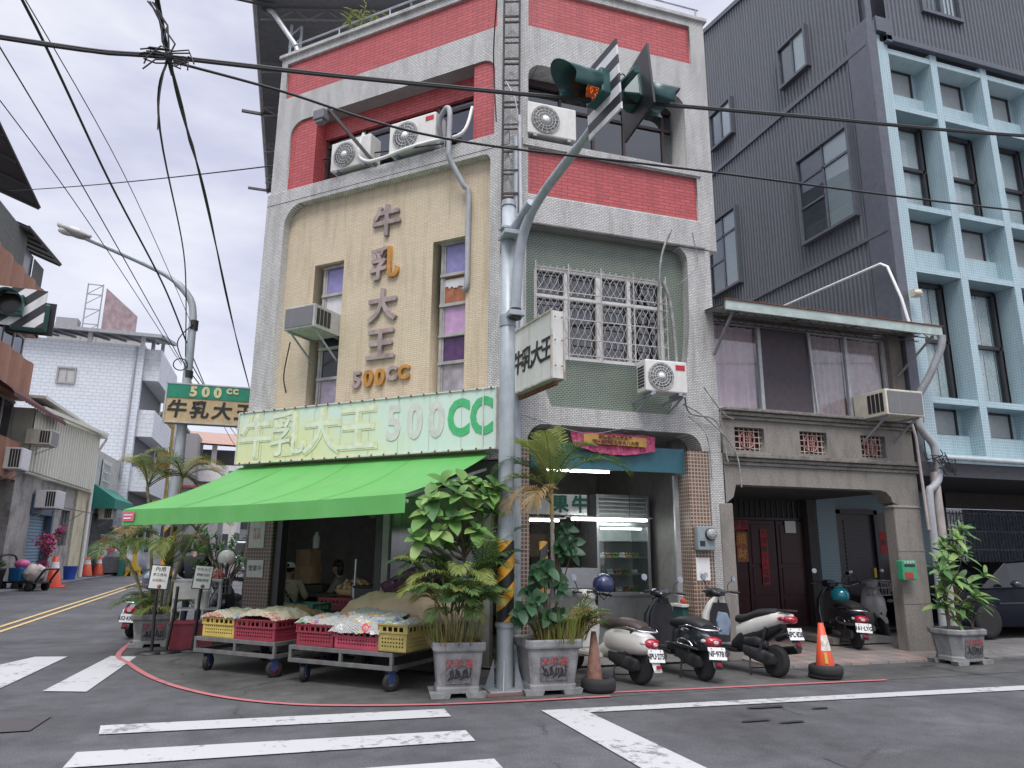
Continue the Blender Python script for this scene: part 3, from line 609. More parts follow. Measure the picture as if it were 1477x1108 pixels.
w = f.build('front_window', trim, bb); b = MB(); b.box(1.58,2.57,-.05,-.042,12.94,14.2); b.build('pane', gl_clear, w); b = MB(); b.box(2.1,2.5,-.035,-.03,12.94,14.2); b.build('blind', blind, w)
# garage level
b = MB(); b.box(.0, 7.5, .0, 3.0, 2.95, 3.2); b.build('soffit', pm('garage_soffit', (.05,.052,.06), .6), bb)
gut = MB(); gut.tube([(.52,-.10,3.28),(7.6,-.10,3.24)], .05, 10); gut.bar((.48,-.04,3.1),(.55,-.1,3.3),.02); gut.build('gutter', pm('pale_gutter', (.42,.47,.48), .4), bb)
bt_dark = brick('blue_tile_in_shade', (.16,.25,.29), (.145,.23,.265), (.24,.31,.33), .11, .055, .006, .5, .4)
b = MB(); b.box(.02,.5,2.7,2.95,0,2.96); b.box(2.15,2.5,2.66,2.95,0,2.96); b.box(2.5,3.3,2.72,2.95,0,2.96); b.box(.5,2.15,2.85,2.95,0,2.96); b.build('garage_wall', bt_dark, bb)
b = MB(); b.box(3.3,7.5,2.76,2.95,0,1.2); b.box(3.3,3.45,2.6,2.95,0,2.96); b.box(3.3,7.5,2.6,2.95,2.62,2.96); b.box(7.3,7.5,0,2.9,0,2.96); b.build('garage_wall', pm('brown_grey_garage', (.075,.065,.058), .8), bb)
g_ = MB(); gm = pm('dark_red_gate', (.035,.03,.035), .4)
g_.box(.5,.62,2.7,2.82,.1,2.5); g_.box(1.5,1.6,2.7,2.82,.1,2.5); g_.box(.5,1.6,2.7,2.82,2.42,2.52); g_.box(.62,1.5,2.78,2.82,.1,2.42)
for i in range(24): g_.box(.74,1.38,2.76,2.785,.4+i*.08,.45+i*.08)
g_ = g_.build('metal_gate', gm, bb); b = MB(); b.box(1.40,1.46,2.73,2.78,1.1,1.3); b.build('handle', gold, g_)
b = MB(); b.box(1.6,2.15,2.78,2.84,.1,2.45); b.build('gate_side_panel', pm('dark_granite_panel', (.035,.03,.032), .3, var=.3, scale=20), bb)
wg = MB()
for i in range(36): x = 3.6+i*.1; wg.tube([(x,2.66,1.22),(x,2.66,2.55)], .009, 5)
for z in (1.25,1.7,2.1,2.5): wg.bar((3.5,2.66,z),(7.2,2.66,z),.02)
for i in range(18): x = 3.7+i*.2; wg.tube([(x+.07*cos(a),2.65,2.4+.09*sin(a)) for a in [2*pi*k/10 for k in range(10)]], .007, 4, closed=True)
wg = wg.build('window_grille', pm('grey_grille', (.16,.16,.16), .6), bb)
b = MB(); b.box(3.5,7.2,2.75,2.757,1.2,2.6); b.build('pane', gl_dark, wg)
couplet('door_couplet', 'short red paper on the dark panel right of the metal gate', 12.42, 12.58, 1.6, 2.06, 12.67, '春', .13)
# ================================================================= left side of the left street
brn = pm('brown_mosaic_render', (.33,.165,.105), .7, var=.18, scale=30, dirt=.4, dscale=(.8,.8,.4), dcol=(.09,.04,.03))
lb = thing('balcony_building', 'brown building with stacked rounded balconies under dark metal roofs', 'building', (-9.9, 30, 0))
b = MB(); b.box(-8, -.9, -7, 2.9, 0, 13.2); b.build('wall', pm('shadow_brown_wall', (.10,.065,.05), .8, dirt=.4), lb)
for z0, z1 in ((4.15,5.6),(7.35,8.82),(10.0,11.9)):
    m_ = MB()
    ys = [-6+1.3*i for i in range(8)]; pts = []
    for i in range(7):
        for k in range(5): a = k/5; pts.append((-.12+.17*sin(pi*a), ys[i]+1.3*a))
    pts.append((-.12, 3.1)); vs = [(x, y, z) for z in (z0, z1) for x, y in pts]; n = len(pts)
    m_.add(vs, [(i, i+1, n+i+1, n+i) for i in range(n-1)]); m_.box(-1.2,-.12,-6,3.09,z0,z0+.12); m_.box(-1.2,-.13,3.0,3.1,z0,z1); m_.box(-.32,-.10,-6,3.1,z1,z1+.05)
    m_.build('balcony', brn, lb)
for z0, z1 in ((5.65,7.3),(8.87,9.95)):
    f = MB()
    for i in range(9): y = -5.8+i*1.08; f.box(-.55,-.49,y-.04,y+.04,z0,z1)
    f.box(-.56,-.48,-6,3,z1-.1,z1)
    w = f.build('balcony_window', alu, lb); p = MB(); p.box(-.53,-.525,-6,3,z0,z1); p.build('pane', gl_dark, w)
    p = MB()
    for i in range(0, 8, 2): curtain(p, -.2, .2, z0, z1, 0)
    c_ = MB()
    for y in (-3.2,-1.0,1.4): c_.box(-.6,-.59,y,y+.8,z0,z1)
    c_.build('curtain', cgr, w)
m_ = MB(); m_.add(*ribs((-.2,-6), (-.2,.4), 11.95, 13.4)); m_.add(*ribs((-.3,1.8), (-.3,3.1), 11.5, 13.0)); m_.build('cladding', pm('grey_green_sheet', (.17,.175,.16), .6, dirt=.3), lb)
b = MB(); b.box(-.4,-.36,.4,1.9,11.95,13.1); b.build('glazing', pm('bluish_glazing', (.12,.14,.17), .2), lb)
for (y0,y1,z0,z1,x1) in ((-7,.1,16.57,14.55,.12),(-.6,3.6,14.3,13.55,.12)):
    r_ = MB(); n = 18
    vs = []
    r_.add([(x1,y0,z0-.9),(x1,y1,z1),(-4,y1,z1+1.6),(-4,y0,z0+.6)], [(0,1,2,3)]); r_.add([(x1,y0,z0-.98),(x1,y1,z1-.08),(-4,y1,z1+1.52),(-4,y0,z0+.52)], [(0,1,2,3)])
    r_.tube([(x1,y0,z0-.94),(x1,y1,z1-.04)], .07, 6)
    for i in range(6): y = y0+(y1-y0)*i/5; zz = z0-.9+(z1-z0+.9)*i/5; r_.bar((x1,y,zz-.1),(-2,y,zz+.7),.08)
    r_.build('metal_roof', pm('dark_roof_metal', (.06,.058,.06), .6, dirt=.3), lb)
b = MB()
for i in range(6): b.tube([(-.25,-4.2+i*.02,9+i*.8),(-.1,-4,9.8+i*.8)],.03,5)
aw = MB()
P_ = []
for i in range(60):
    y = -1+i*.115; 
    P_.append(y)
vs = []
for y in P_: vs += [(-.3,y,7.7),(.55,y,7.12),(.68,y,6.98),(.68,y,6.80+.05*abs(sin(y*9)))]
aw.add(vs, [(4*i+k,4*i+k+1,4*i+4+k+1,4*i+4+k) for i in range(59) for k in range(3)])
aw = aw.build('balcony_awning', pm('maroon_awning_cloth', (.085,.022,.02), .7, var=.15), None); aw.location = (-9.9,30,0); tag(aw, 'scalloped maroon awning over a window of the brown balcony building', 'awning')
b = MB(); b.box(-.9,-.6,-3,3.4,5.6,7.0); b.build('dark_window', pm('dark_blue_pane', (.02,.022,.03), .1), lb)
def box_ac(name, label, loc, rz, w=.65, d=.6, h=.4, body=None, fr=None, group=None, brace=True):
    t = thing(name, label, 'air conditioner', loc, rz, group)
    b = MB(); b.box(-w/2,w/2,-d/2,d/2,0,h); b.build('body', body or cream, t, bevel=.012)
    b = MB(); b.box(-w/2+.035,w/2-.035,-d/2-.012,-d/2+.002,.035,h-.035); b.build('front_grille', fr or brick('coil_grille', (.10,.10,.11), (.08,.08,.09), (.22,.22,.22), .5, .018, .005, 0, .5), t)
    s_ = MB()
    for sx in (-1,1):
        for i in range(4): s_.box(sx*w/2-.006,sx*w/2+.006,-d/2+.06+i*.09,-d/2+.13+i*.09,.06,h-.06)
    s_.build('side_louvre', blackm, t)
    if brace:
        for sx in (-.4,.4): s_ = MB(); s_.bar((sx*w,-d/2+.05,-.015),(sx*w,d/2+.1,-.015),.03); s_.bar((sx*w,-d/2+.12,-.02),(sx*w,d/2+.02,-.42),.025); s_.build('bracket', galv, t)
    return t
box_ac('window_air_conditioner', 'dark window air conditioner under the maroon awning', (-9.35,33.3,5.62), pi/2, 1.0, .9, .6)
box_ac('window_air_conditioner', 'pale window air conditioner low on the brown balcony building', (-9.6,31.6,4.45), pi/2, 1.0, .6, .8, body=cleanwhite, fr=pm('white_slat_grille', (.6,.6,.6), .5))
# ivory sheet metal house
iv = thing('sheet_metal_house', 'ivory corrugated metal house with a blue roller door', 'house', (-9.9, 39, 0))
ivm = pm('ivory_sheet', (.60,.60,.51), .5, var=.05, dirt=.2, dscale=(1,1,.2), dcol=(.25,.2,.13))
m_ = MB(); m_.add(*ribs((.25,-5.9), (.25,5.4), 4.6, lambda t: 7.0+.55*t, .42, .06)); m_.build('upper_cladding', ivm, iv)
b = MB(); b.box(-8,.2,-5.9,5.4,4.5,7.1); b.box(-.3,.55,-6,5.6,7.5,7.62); b.bar((.5,-6,7.1),(.5,5.6,7.72),.16); b.build('eave', ivm, iv)
gw = pm('stained_grey_wall', (.33,.32,.30), .85, dirt=.8, dscale=(.6,.6,.5), dcol=(.06,.055,.05), var=.15)
b = MB(); b.box(-6,-.1,-5.9,-3.4,0,4.5); b.box(-6,-.1,-.5,1.2,0,4.5); b.box(-6,-.1,2.8,3.3,0,4.5); b.box(-6,-.1,1.2,2.8,0,1.7); b.box(-6,-.1,1.2,2.8,3.4,4.5); b.box(-6,-.1,-3.4,-.5,3.8,4.5); b.build('ground_wall', gw, iv)
b = MB(); b.box(-6,.0,3.3,5.5,0,4.6); b.build('side_wall', pm('pale_yellow_render', (.52,.47,.33), .85, dirt=.5, dscale=(.7,.7,.5)), iv)
rs_ = brick('blue_roller_slats', (.22,.34,.44), (.20,.32,.42), (.09,.14,.19), 6, .14, .03, 0, .5, dirt=.15)
b = MB(); b.box(-.5,-.3,-3.4,-.5,.08,3.8); b.build('roller_door', rs_, iv)
b = MB(); b.box(-.32,.0,-3.5,-.4,3.0,3.8); b.box(-.2,.02,-.62,-.35,0,3.8); b.build('door_frame', pm('navy_frame', (.05,.08,.12), .5), iv)
for y0 in (1.25,-5.5):
    b = MB(); b.box(-.3,-.25,y0,y0+1.5,1.7,3.4); w = b.build('window', pm('dark_shut_window', (.04,.04,.042), .3), iv)
    f = MB()
    for i in range(4): f.box(-.25,-.2,y0+i*.48,y0+i*.48+.06,1.7,3.4)
    f.build('frame', pm('grey_old_frame', (.2,.2,.2), .6), w)
b = MB(); b.bar((-.1,1.2,3.5),(.9,1.0,3.3),.05); b.bar((-.1,2.8,3.5),(.9,2.6,3.3),.05); b.bar((.9,1.0,3.3),(-.1,1,2.5),.04); b.build('awning_arm', galv, iv)
b = MB(); b.tube([(.12,5.5,7.2),(.12,5.5,.1)], .09, 8); b.tube([(.5,5.6,7.5),(.12,5.5,6.6)],.07,8); b.build('drainpipe', cleanwhite, iv)
box_ac('outdoor_unit', 'white air conditioner above the blue roller door', (-9.5,36.2,3.25), pi/2, 1.3, .8, .75, body=cleanwhite, fr=pm('white_fan_front', (.5,.5,.5), .5))
# white house with a barred window and green awning
gb = thing('low_house', 'low pale house with a green awning and barred window', 'house', (-9.9, 48, 0))
b = MB(); b.box(-6,-.05,-2.4,4,0,7.0); b.build('wall', pm('pale_wall', (.42,.42,.39), .8, dirt=.5), gb)
b = MB(); b.box(-.05,.0,-1.2,.9,5.0,6.6); w = b.build('barred_window', pm('green_dark_window', (.03,.06,.05), .3), gb)
f = MB()
for i in range(7): f.box(.02,.06,-1.2+i*.34,-1.15+i*.34,5,6.6)
for z in (5.4,5.9,6.4): f.box(.02,.06,-1.2,.9,z,z+.04)
f.build('bars', white, w)
b = MB(); b.add([(-.05,-2.3,5.1),(1.1,-2.3,4.3),(1.1,3.2,4.3),(-.05,3.2,5.1)], [(0,1,2,3)]); b.add([(1.1,-2.3,4.3),(1.1,3.2,4.3),(1.1,3.2,3.75),(1.1,-2.3,3.75)], [(0,1,2,3)]); b.add([(-.05,-2.3,5.1),(1.1,-2.3,4.3),(1.1,-2.3,3.75),(-.05,-2.3,3.75)], [(0,1,2,3)])
b.build('green_awning', pm('teal_green_cloth', (.012,.16,.12), .6), gb)
b = MB(); b.box(-.04,.0,-1.8,3.6,.1,3.5); b.build('dark_front', pm('cluttered_dark_front', (.04,.045,.05), .7, var=.8, scale=3), gb)
box_ac('outdoor_unit', 'boxy air conditioner beneath the teal green awning', (-9.35,47,3.2), pi/2, 1.0, .7, .75)
# white tiled block
whtile = brick('white_wall_tile', (.62,.65,.70), (.59,.62,.67), (.40,.43,.49), .46, .23, .018, .5, .35, dirt=.12, bump=.2)
wt = thing('white_tiled_block', 'tall white tiled block with one small window and a canopied roof', 'building', (-9.4, 52, 0))
b = MB(); b.box(-8.5,0,0,9,0,14.9); b.build('wall', whtile, wt)
f = MB(); f.box(-4.95,-3.85,-.12,.02,11.95,12.05); f.box(-4.95,-3.85,-.12,.02,12.95,13.05); f.box(-4.95,-4.85,-.12,.02,12.05,12.95); f.box(-3.95,-3.85,-.12,.02,12.05,12.95); f.box(-4.42,-4.37,-.08,.02,12.05,12.95)
w = f.build('window', pm('grey_window_frame', (.3,.3,.29), .5), wt); p = MB(); p.box(-4.85,-3.95,-.03,-.02,12.05,12.95); p.build('pane', gl_frost, w)
rc = MB(); rc.add([(-8.7,-.9,15.6),(1.1,-.9,15.5),(.6,9,17.6),(-8.7,9,17.8)], [(0,1,2,3)]); rc.add([(-8.7,-.9,15.45),(1.1,-.9,15.35),(.6,9,17.45),(-8.7,9,17.65)], [(0,1,2,3)]); rc.bar((-8.7,-.9,15.52),(1.1,-.9,15.42),.22)
rc.bar((1.1,-.9,15.42),(.6,9,17.5),.2)
rf = rc.build('roof_canopy', pm('grey_canopy_metal', (.30,.31,.33), .5, dirt=.2), wt)
b = MB()
for i in range(9): x = -8.5+i*1.15; b.bar((x,-.8,15.38),(x-.1,8,17.2),.14)
b.build('rafters', pm('rafter_grey', (.12,.125,.14), .6), rf)
b = MB()
for x, y in ((-7.6,.2),(-3.4,.2),(-.2,.2),(-.2,4),(-.2,8)): b.box(x-.12,x+.12,y-.12,y+.12,14.9,15.6+max(0,y)*.2)
b.build('roof_post', cleanwhite, wt)
b = MB(); b.tube([(-.5,-.12,14.8),(-.5,-.12,6)], .07, 8); b.build('drainpipe', pipe_m, wt)
bal = pm('balcony_slats', (.58,.60,.63), .5, dirt=.3)
for z0, z1 in ((12.6,14.8),(8.8,10.6),(5.2,6.8)):
    b = MB()
    for i in range(6): zz = z0+(z1-z0)*i/6; b.box(.0,1.0,.3,8.5,zz,zz+(z1-z0)/6.2)
    b.build('balcony', bal, wt)
b = MB()
for z0, z1 in ((10.6,12.6),(6.8,8.8),(0,5.2)): b.box(0,.04,.5,8.4,z0,z1)
b.build('balcony_opening', pm('dark_balcony', (.12,.12,.13), .7), wt)
# more houses further down the left side
def house(name, label, loc, sx, sy, sz, wall, nwin=3, nfl=3, roofm=None, wcol=None, face='y'):
    t = thing(name, label, 'house', loc)
    b = MB(); b.box(-sx,0,0,sy,0,sz); b.build('wall', wall, t)
    wm = wcol or pm('far_dark_window', (.06,.065,.075), .25)
    for f_ in range(nfl):
        z0 = 1+f_*(sz-1)/nfl
        for i in range(nwin):
            y = .8+i*(sy-1)/nwin; q = MB(); q.box(-.02,.06,y,y+(sy-1)/nwin*.6,z0+.3,z0+.3+(sz-1)/nfl*.55); q.build('window', wm, t)
            x = -sx+.5+i*(sx-.5)/nwin; q = MB(); q.box(x,x+(sx-.5)/nwin*.6,-.06,.02,z0+.3,z0+.3+(sz-1)/nfl*.5); q.build('window', wm, t)
    q = MB(); q.box(-sx-.2,.35,-.35,sy+.2,sz,sz+.22); q.build('roof', roofm or pm('far_roof', (.2,.2,.2), .7), t)
    return t
yl = MB(); yl.box(-.5,.5,0,.3,5,13.4); yl.box(-.1,-.0,.3,1.2,6,6.1)
yl = yl.build('banner_sign', pm('mustard_vertical_sign', (.45,.34,.10), .6, var=.25, scale=2, dirt=.3)); yl.location = (-8.9,62,0); tag(yl, 'tall mustard yellow vertical sign panel on the left street', 'sign')
house('ribbed_house', 'white ribbed house just beyond the mustard sign', (-9.2,66,0), 7, 10, 12.6, pm('white_ribbed_wall', (.55,.56,.57), .6, dirt=.15), 4, 3)
t = house('roof_terrace_house', 'white house with a covered roof terrace at the end of the left street', (-4.2,84,0), 6, 9, 8.4, pm('offwhite_wall', (.60,.59,.57), .7, dirt=.3), 3, 2)
b = MB(); b.box(-6.2,.6,-.6,8,8.6,10.4); b.build('parapet', pm('white_parapet', (.62,.62,.6), .7, dirt=.2), t)
b = MB()
for x in (-5.8,-3.2,-.2): b.box(x,x+.5,0,.5,10.4,12.6)
b.build('terrace_post', white, t); b = MB(); b.box(-5.8,0,4,4.3,10.4,12.6); b.build('terrace_wall', pm('terrace_dark', (.14,.14,.14), .8), t)
b = MB(); b.add([(-7,-1.2,12.7),(1.2,-1.2,12.5),(.6,5,14.6),(-7,5,14.8)], [(0,1,2,3)]); b.add([(-7,-1.2,12.5),(1.2,-1.2,12.3),(.6,5,14.4),(-7,5,14.6)], [(0,1,2,3)]); b.build('tiled_roof', pm('terracotta_roof', (.32,.20,.15), .7, var=.3), t)
house('red_trimmed_house', 'grey house with a red trimmed gable below the roof terrace', (-5.2,72,0), 3.4, 7, 7.0, pm('grey_slat_wall', (.36,.36,.36), .7, dirt=.3), 2, 2, pm('red_gable', (.35,.08,.09), .6))
house('grey_street_house', 'plain grey house closing the view down the left street', (2,95,0), 7, 9, 9, pm('dim_grey_wall', (.34,.34,.35), .8, dirt=.4), 3, 3)
house('shop_row_house', 'low cluttered shop house on the right of the left street', (5,60,0), 6.6, 20, 6.5, pm('dull_shop_wall', (.28,.27,.26), .8, dirt=.5), 4, 2)
# signs down the street: small coloured boards without readable words in the photo
for i, (x, y, z, w_, h_, c) in enumerate(((-1.9,52,3.5,1.0,1.4,(.02,.2,.17)),(-2.9,56,3.9,1.5,1.0,(.55,.42,.22)),(-.7,58,3.6,1.2,1.6,(.03,.22,.2)),(-3.9,58,3.9,1.3,1.2,(.5,.5,.48)),(-3.6,70,7.2,2.0,1.3,(.05,.25,.25)))):
    b = MB(); b.box(-w_/2,w_/2,0,.15,0,h_); m = pm('far_sign_%d' % i, c, .5)
    o = b.build('shop_sign', m); o.location = (x,y,z)
    tag(o, ['small teal shop sign above the parked van','sand coloured shop sign left of the teal ones','teal hanging sign nearest the brick pillar','white sign board behind the palm fronds','teal sign below the roof terrace house'][i], 'sign')
    b = MB()
    for k in range(3): b.box(-w_*.38,w_*(.1+.1*k),-.012,-.002,h_*(.2+.25*k),h_*(.3+.25*k))
    b.build('lettering', pm('sign_pale', (.6,.6,.56), .6) if i in (0,2,4) else pm('sign_brown', (.3,.14,.06), .6), o)
    b = MB(); b.bar((w_/2,.08,h_*.7),(w_/2+1.5,.08,h_*.7),.06); b.build('arm', galv, o)
# rooftop antenna frame and pink hoarding far behind
t = thing('rooftop_hoarding', 'pink weathered hoarding and lattice mast on a far roof', 'billboard', (-17,75,0))
b = MB(); b.box(-5,3,0,8,0,21.5); b.build('block', pm('far_block', (.36,.35,.34), .8, dirt=.3), t)
b = MB(); b.add([(-.6,0,21.5),(1.6,4,21.5),(1.6,4,24.9),(-.6,0,26.3)], [(0,1,2,3)]); b.add([(-.6,.2,21.5),(1.6,4.2,21.5),(1.6,4.2,24.9),(-.6,.2,26.3)], [(0,1,2,3)]); b.build('panel', pm('faded_pink_panel', (.42,.31,.31), .8, var=.25, scale=1.5), t)
b = MB()
for x in (-2.2,-.9): b.bar((x,0,21),(x,0,26.6),.1)
for z in (22.5,24,25.5,26.5): b.bar((-2.2,0,z),(-.9,0,z),.08); b.bar((-2.2,0,z-1),(-.9,0,z),.06)
b.tube([(-4.5,0,22.3),(-3.6,0,22.8),(-3,0,22.2),(-2.4,0,22.6)],.06,5); b.box(-4.4,-2.6,-.2,1,21.5,22.9)
b.build('mast', pm('far_steel', (.30,.30,.31), .7), t)
t = thing('antenna_mast', 'white cluster of phone antennas on a far roof', 'antenna', (-10.5,80,0))
b = MB(); b.box(-3,2,0,6,0,13.2); b.build('roof_block', pm('far_dim_block', (.25,.25,.26), .8), t)
b = MB()
for i in range(6): x = -.9+i*.4; b.box(x,x+.2,-.1,.1,14.2+(i%2)*.6,16.5+(i%3)*.4)
for x in (-.6,0,.6): b.tube([(x,0,13),(x,0,17.4)],.05,5)
b.build('antenna', white, t)
# building beyond the corner with the steel framed roof, seen over the left edge of the roof
rs2 = thing('rooftop_shed', 'dark steel roof shed with trusses on top of the corner building', 'roof shed', (-.6,13.8,11.3))
sh = pm('dark_shed_sheet', (.16,.165,.18), .55, dirt=.2)
b = MB(); b.add([(-.76,.4,2.0),(4.0,-.9,2.75),(5.0,8,3.0),(-.58,10.2,2.2)], [(0,1,2,3)]); b.add([(-.76,.4,2.06),(4.0,-.9,2.81),(5.0,8,3.06),(-.58,10.2,2.26)], [(0,1,2,3)]); b.build('roof', sh, rs2)
b = MB()
for k in range(5):
    y = .9+k*1.9; z = 1.95
    b.bar((-.6,y,z),(4.2,y-.6,z+.75),.05); b.bar((-.6,y,z-.25),(4.2,y-.6,z+.45),.04)
    for i in range(14): xa = -.6+i*.34; b.bar((xa,y-.6*i/14,z-(.25 if i%2 else 0)+.73*i/14),(xa+.34,y-.6*(i+1)/14,z-(0 if i%2 else .25)+.73*(i+1)/14),.028)
b.build('truss', pm('truss_steel', (.17,.17,.17), .5), rs2)
b = MB()
for x, y in ((.05,1.2),(2.6,.2),(.1,5),(2.7,5)):
    b.bar((x,y,-.1),(x,y,1.95+x*.18),.06); b.bar((x+.22,y,-.1),(x+.22,y,1.95+x*.18),.06)
    for i in range(6): b.bar((x,y,i*.34),(x+.22,y,i*.34+.3),.03)
b.build('column', pm('pale_steel_column', (.48,.5,.54), .5), rs2)
b = MB(); b.tube([(.25,.15,-.1),(.25,.15,.55),(.2,.2,.72),(-.35,.7,1.8),(-.65,1.2,2.3)], .055, 8); b.build('pipe', alu, rs2)
b = MB(); b.tube([(-.76,.4,2.02),(-.58,10.2,2.22)], .05, 8); b.build('gutter', alu, rs2)
b = MB()
for y, z in ((.7,1.96),(5.2,2.06),(9.9,2.14)): b.bar((-1.2,y,z),(-.3,y,z),.07)
b.build('bracket', pm('dark_bracket', (.08,.075,.08), .6), rs2)
# ================================================================= poles, signals, lamp, cables
WIRE_A, WIRE_B = (-9.9,27.54,13.9), (2.12,10.4,8.09)
poleg = pm('pale_green_grey_pole', (.36,.40,.42), .45, metal=.15, var=.08, dirt=.2, dscale=(4,4,.8))
hz = stripes('yellow_black_hazard_band', (.70,.33,.02), (.015,.015,.015), (-.9,0,.9), .30, .5, .45)
PX, PY = 2.67, 8.56
tp = thing('signal_pole', 'tall grey signal pole with yellow and black hazard band and a curved arm', 'pole', (PX, PY, 0))
b = MB(); b.lathe([(.100,.0),(.100,3.6),(.092,6.2),(.08,6.2)], seg=20); b.build('shaft', poleg, tp)
b = MB(); b.lathe([(.106,.78),(.106,1.72)], seg=24); b.build('hazard_band', hz, tp)
b = MB(); b.lathe([(.118,.72),(.118,.77)], seg=20); b.lathe([(.108,4.45),(.108,4.6)], seg=20); b.lathe([(.103,5.72),(.103,5.8)], seg=20); b.lathe([(.103,6.16),(.095,6.24)], seg=20); b.build('collar', galv, tp)
b = MB(); b.box(-.24,.24,-.24,.24,0,.045); b.build('base_plate', galv, tp, bevel=.006)
b = MB()
for a in range(4): b.prism([(.12,.045),(.23,.045),(.13,.36)], -.008, .008, M=Matrix.Rotation(a*pi/2-.35,4,'Z'))
b.build('gusset', galv, tp)
b = MB(); b.box(-.34,.34,-.3,.3,.006,.03); b.build('brick_footing', pm('worn_brick_footing', (.2,.11,.085), .85, dirt=.5), tp)
ax = .33
b = MB(); b.tube(arc([(.06,-.14,4.62),(.07,-.17,5.0),(.09,-.2,5.4),(.14,-.36,5.78),(.22,-.75,6.02),(ax-.02,-1.5,6.16),(ax,-2.0,6.19),(ax,-2.52,6.2)],6), [.066]*20+[.058]*12+[.046]*11, 14)
b.build('arm', poleg, tp)
b = MB(); b.tube(arc([(0,-.02,5.72),(.06,-.2,5.84),(.13,-.55,5.98)],5), .06, 12); b.box(-.13,.13,-.26,.05,5.66,5.72); b.box(-.14,.14,-.15,.0,5.78,5.82); b.box(-.05,.16,-.24,-.08,4.55,4.62); b.build('bracket', poleg, tp, bevel=.006)
b = MB(); b.tube([(.06,-.14,4.52),(.06,-.14,4.66)], .078, 14); b.build('rubber_cap', black, tp)
# signals
dgreen = pm('dark_signal_green', (.026,.085,.082), .35, var=.1)
zeb = stripes('black_white_board', (.62,.62,.62), (.018,.018,.02), (0,-.72,.72), .165, .5, .5)
zebx = stripes('black_white_board_front', (.62,.62,.62), (.018,.018,.02), (-.72,0,.72), .20, .5, .5)
def led(name, cols):
    m, t, P, N, L = new_mat(name); tc = N('ShaderNodeTexCoord'); v = N('ShaderNodeTexVoronoi'); v.inputs['Scale'].default_value = 34; v.inputs['Randomness'].default_value = .3
    r = N('ShaderNodeValToRGB'); e = r.color_ramp.elements; e[0].position = .3; e[0].color = (*cols[0],1); e[1].position = .5; e[1].color = (*cols[1],1)
    L(tc.outputs['Object'], v.inputs['Vector']); L(v.outputs['Distance'], r.inputs[0]); L(r.outputs[0], P.inputs['Base Color']); L(r.outputs[0], P.inputs['Emission Color']); P.inputs['Emission Strength'].default_value = cols[2]; return m
amber = led('amber_lens_lit', ((1,.25,.02),(.12,.02,.01),.6)); deadl = pm('dark_lens', (.02,.016,.014), .25)
def signal(name, label, loc, rz, board, lens, w=.62, h=.84, roll=0, vis=.42, tilt=0, hs=1):
    """faces local -y"""
    t = thing(name, label, 'traffic light', loc, rot=(tilt, roll, rz))
    b = MB(); b.box(-w/2,w/2,-.012,.012,-h/2,h/2); b.build('backboard', board, t)
    b = MB(M=Matrix.Diagonal((hs,1,hs,1))); b.add([(-.22,.04,-.2),(.22,.04,-.2),(.22,.04,.2),(-.22,.04,.2),(-.12,.2,-.14),(.12,.2,-.14),(.12,.2,.14),(-.12,.2,.14)], [(0,1,2,3),(4,5,6,7),(0,1,5,4),(1,2,6,5),(2,3,7,6),(3,0,4,7)]); b.box(-.2,.2,-.12,.05,-.2,.2); b.build('housing', dgreen, t, bevel=.015)
    M = Matrix.Translation((0,-.12,0)) @ Matrix.Rotation(pi/2,4,'X')
    b = MB(); b.lathe([(.02,.014),(.10,.008),(.14,.0)], M=M, seg=24); b.build('lens', lens, t)
    b = MB()
    R_ = []
    for k in range(25):
        a = -radians(40)+radians(260)*k/24; l = vis*(.65+.35*sin(max(0, min(pi, a))))
        R_.append((.165*cos(a), .165*sin(a), l))
    vs = [(x,-.1,z) for x, z, l in R_]+[(x*1.02,-.1-l,z*1.02-.02) for x, z, l in R_]; n = 25
    b.add(vs, [(i,i+1,n+i+1,n+i) for i in range(n-1)], True); o = b.build('visor', dgreen, t)
    s_ = o.modifiers.new('solid','SOLIDIFY'); s_.thickness = .006
    return t
signal('traffic_light', 'black and white boarded traffic light with lit amber lens, facing left on the arm', (2.88,5.98,6.27), -pi/2+.16, zeb, amber, roll=radians(-4), vis=.5, hs=.75, w=.58)
signal('traffic_light', 'traffic light on the arm seen from behind with plain dark backboard', (3.30,6.04,6.36), pi/2, blackm, deadl, roll=radians(7), w=.66, h=.76, hs=.72)
b = MB(); b.tube([(2.95,5.98,6.3),(3.2,6.0,6.34)], .045, 10); b.tube([(3.02,5.5,6.22),(3.05,5.98,6.3)], .04, 8); b.tube(arc([(3.0,6.02,6.42),(3.1,5.95,6.5),(3.16,6.0,6.42),(3.12,6.05,6.3)],5), .008, 5); b.build('signal_bracket', dgreen).parent = tp
bpy.data.objects['signal_bracket'].matrix_parent_inverse = Matrix.Translation((-PX,-PY,0))
lp = thing('signal_pole', 'grey signal pole at the left kerb outside the frame holding a striped traffic light', 'pole', (-7.4,10.6,0))
b = MB(); b.lathe([(.12,0),(.11,5.4)], seg=16); b.tube([(0,0,4.7),(3.7,.12,4.7)], .055, 10); b.build('shaft', poleg, lp)
signal('traffic_light', 'unlit traffic light with slanted black and white stripes at the left picture edge', (-3.55,10.55,4.69), .1, zebx, deadl, w=.76, h=.52, vis=.25, hs=.72)
signal('traffic_light', 'plain dark traffic light board right behind the striped one', (-3.40,10.85,4.64), pi+.1, blackm, deadl, w=.55, h=.46, vis=.25)
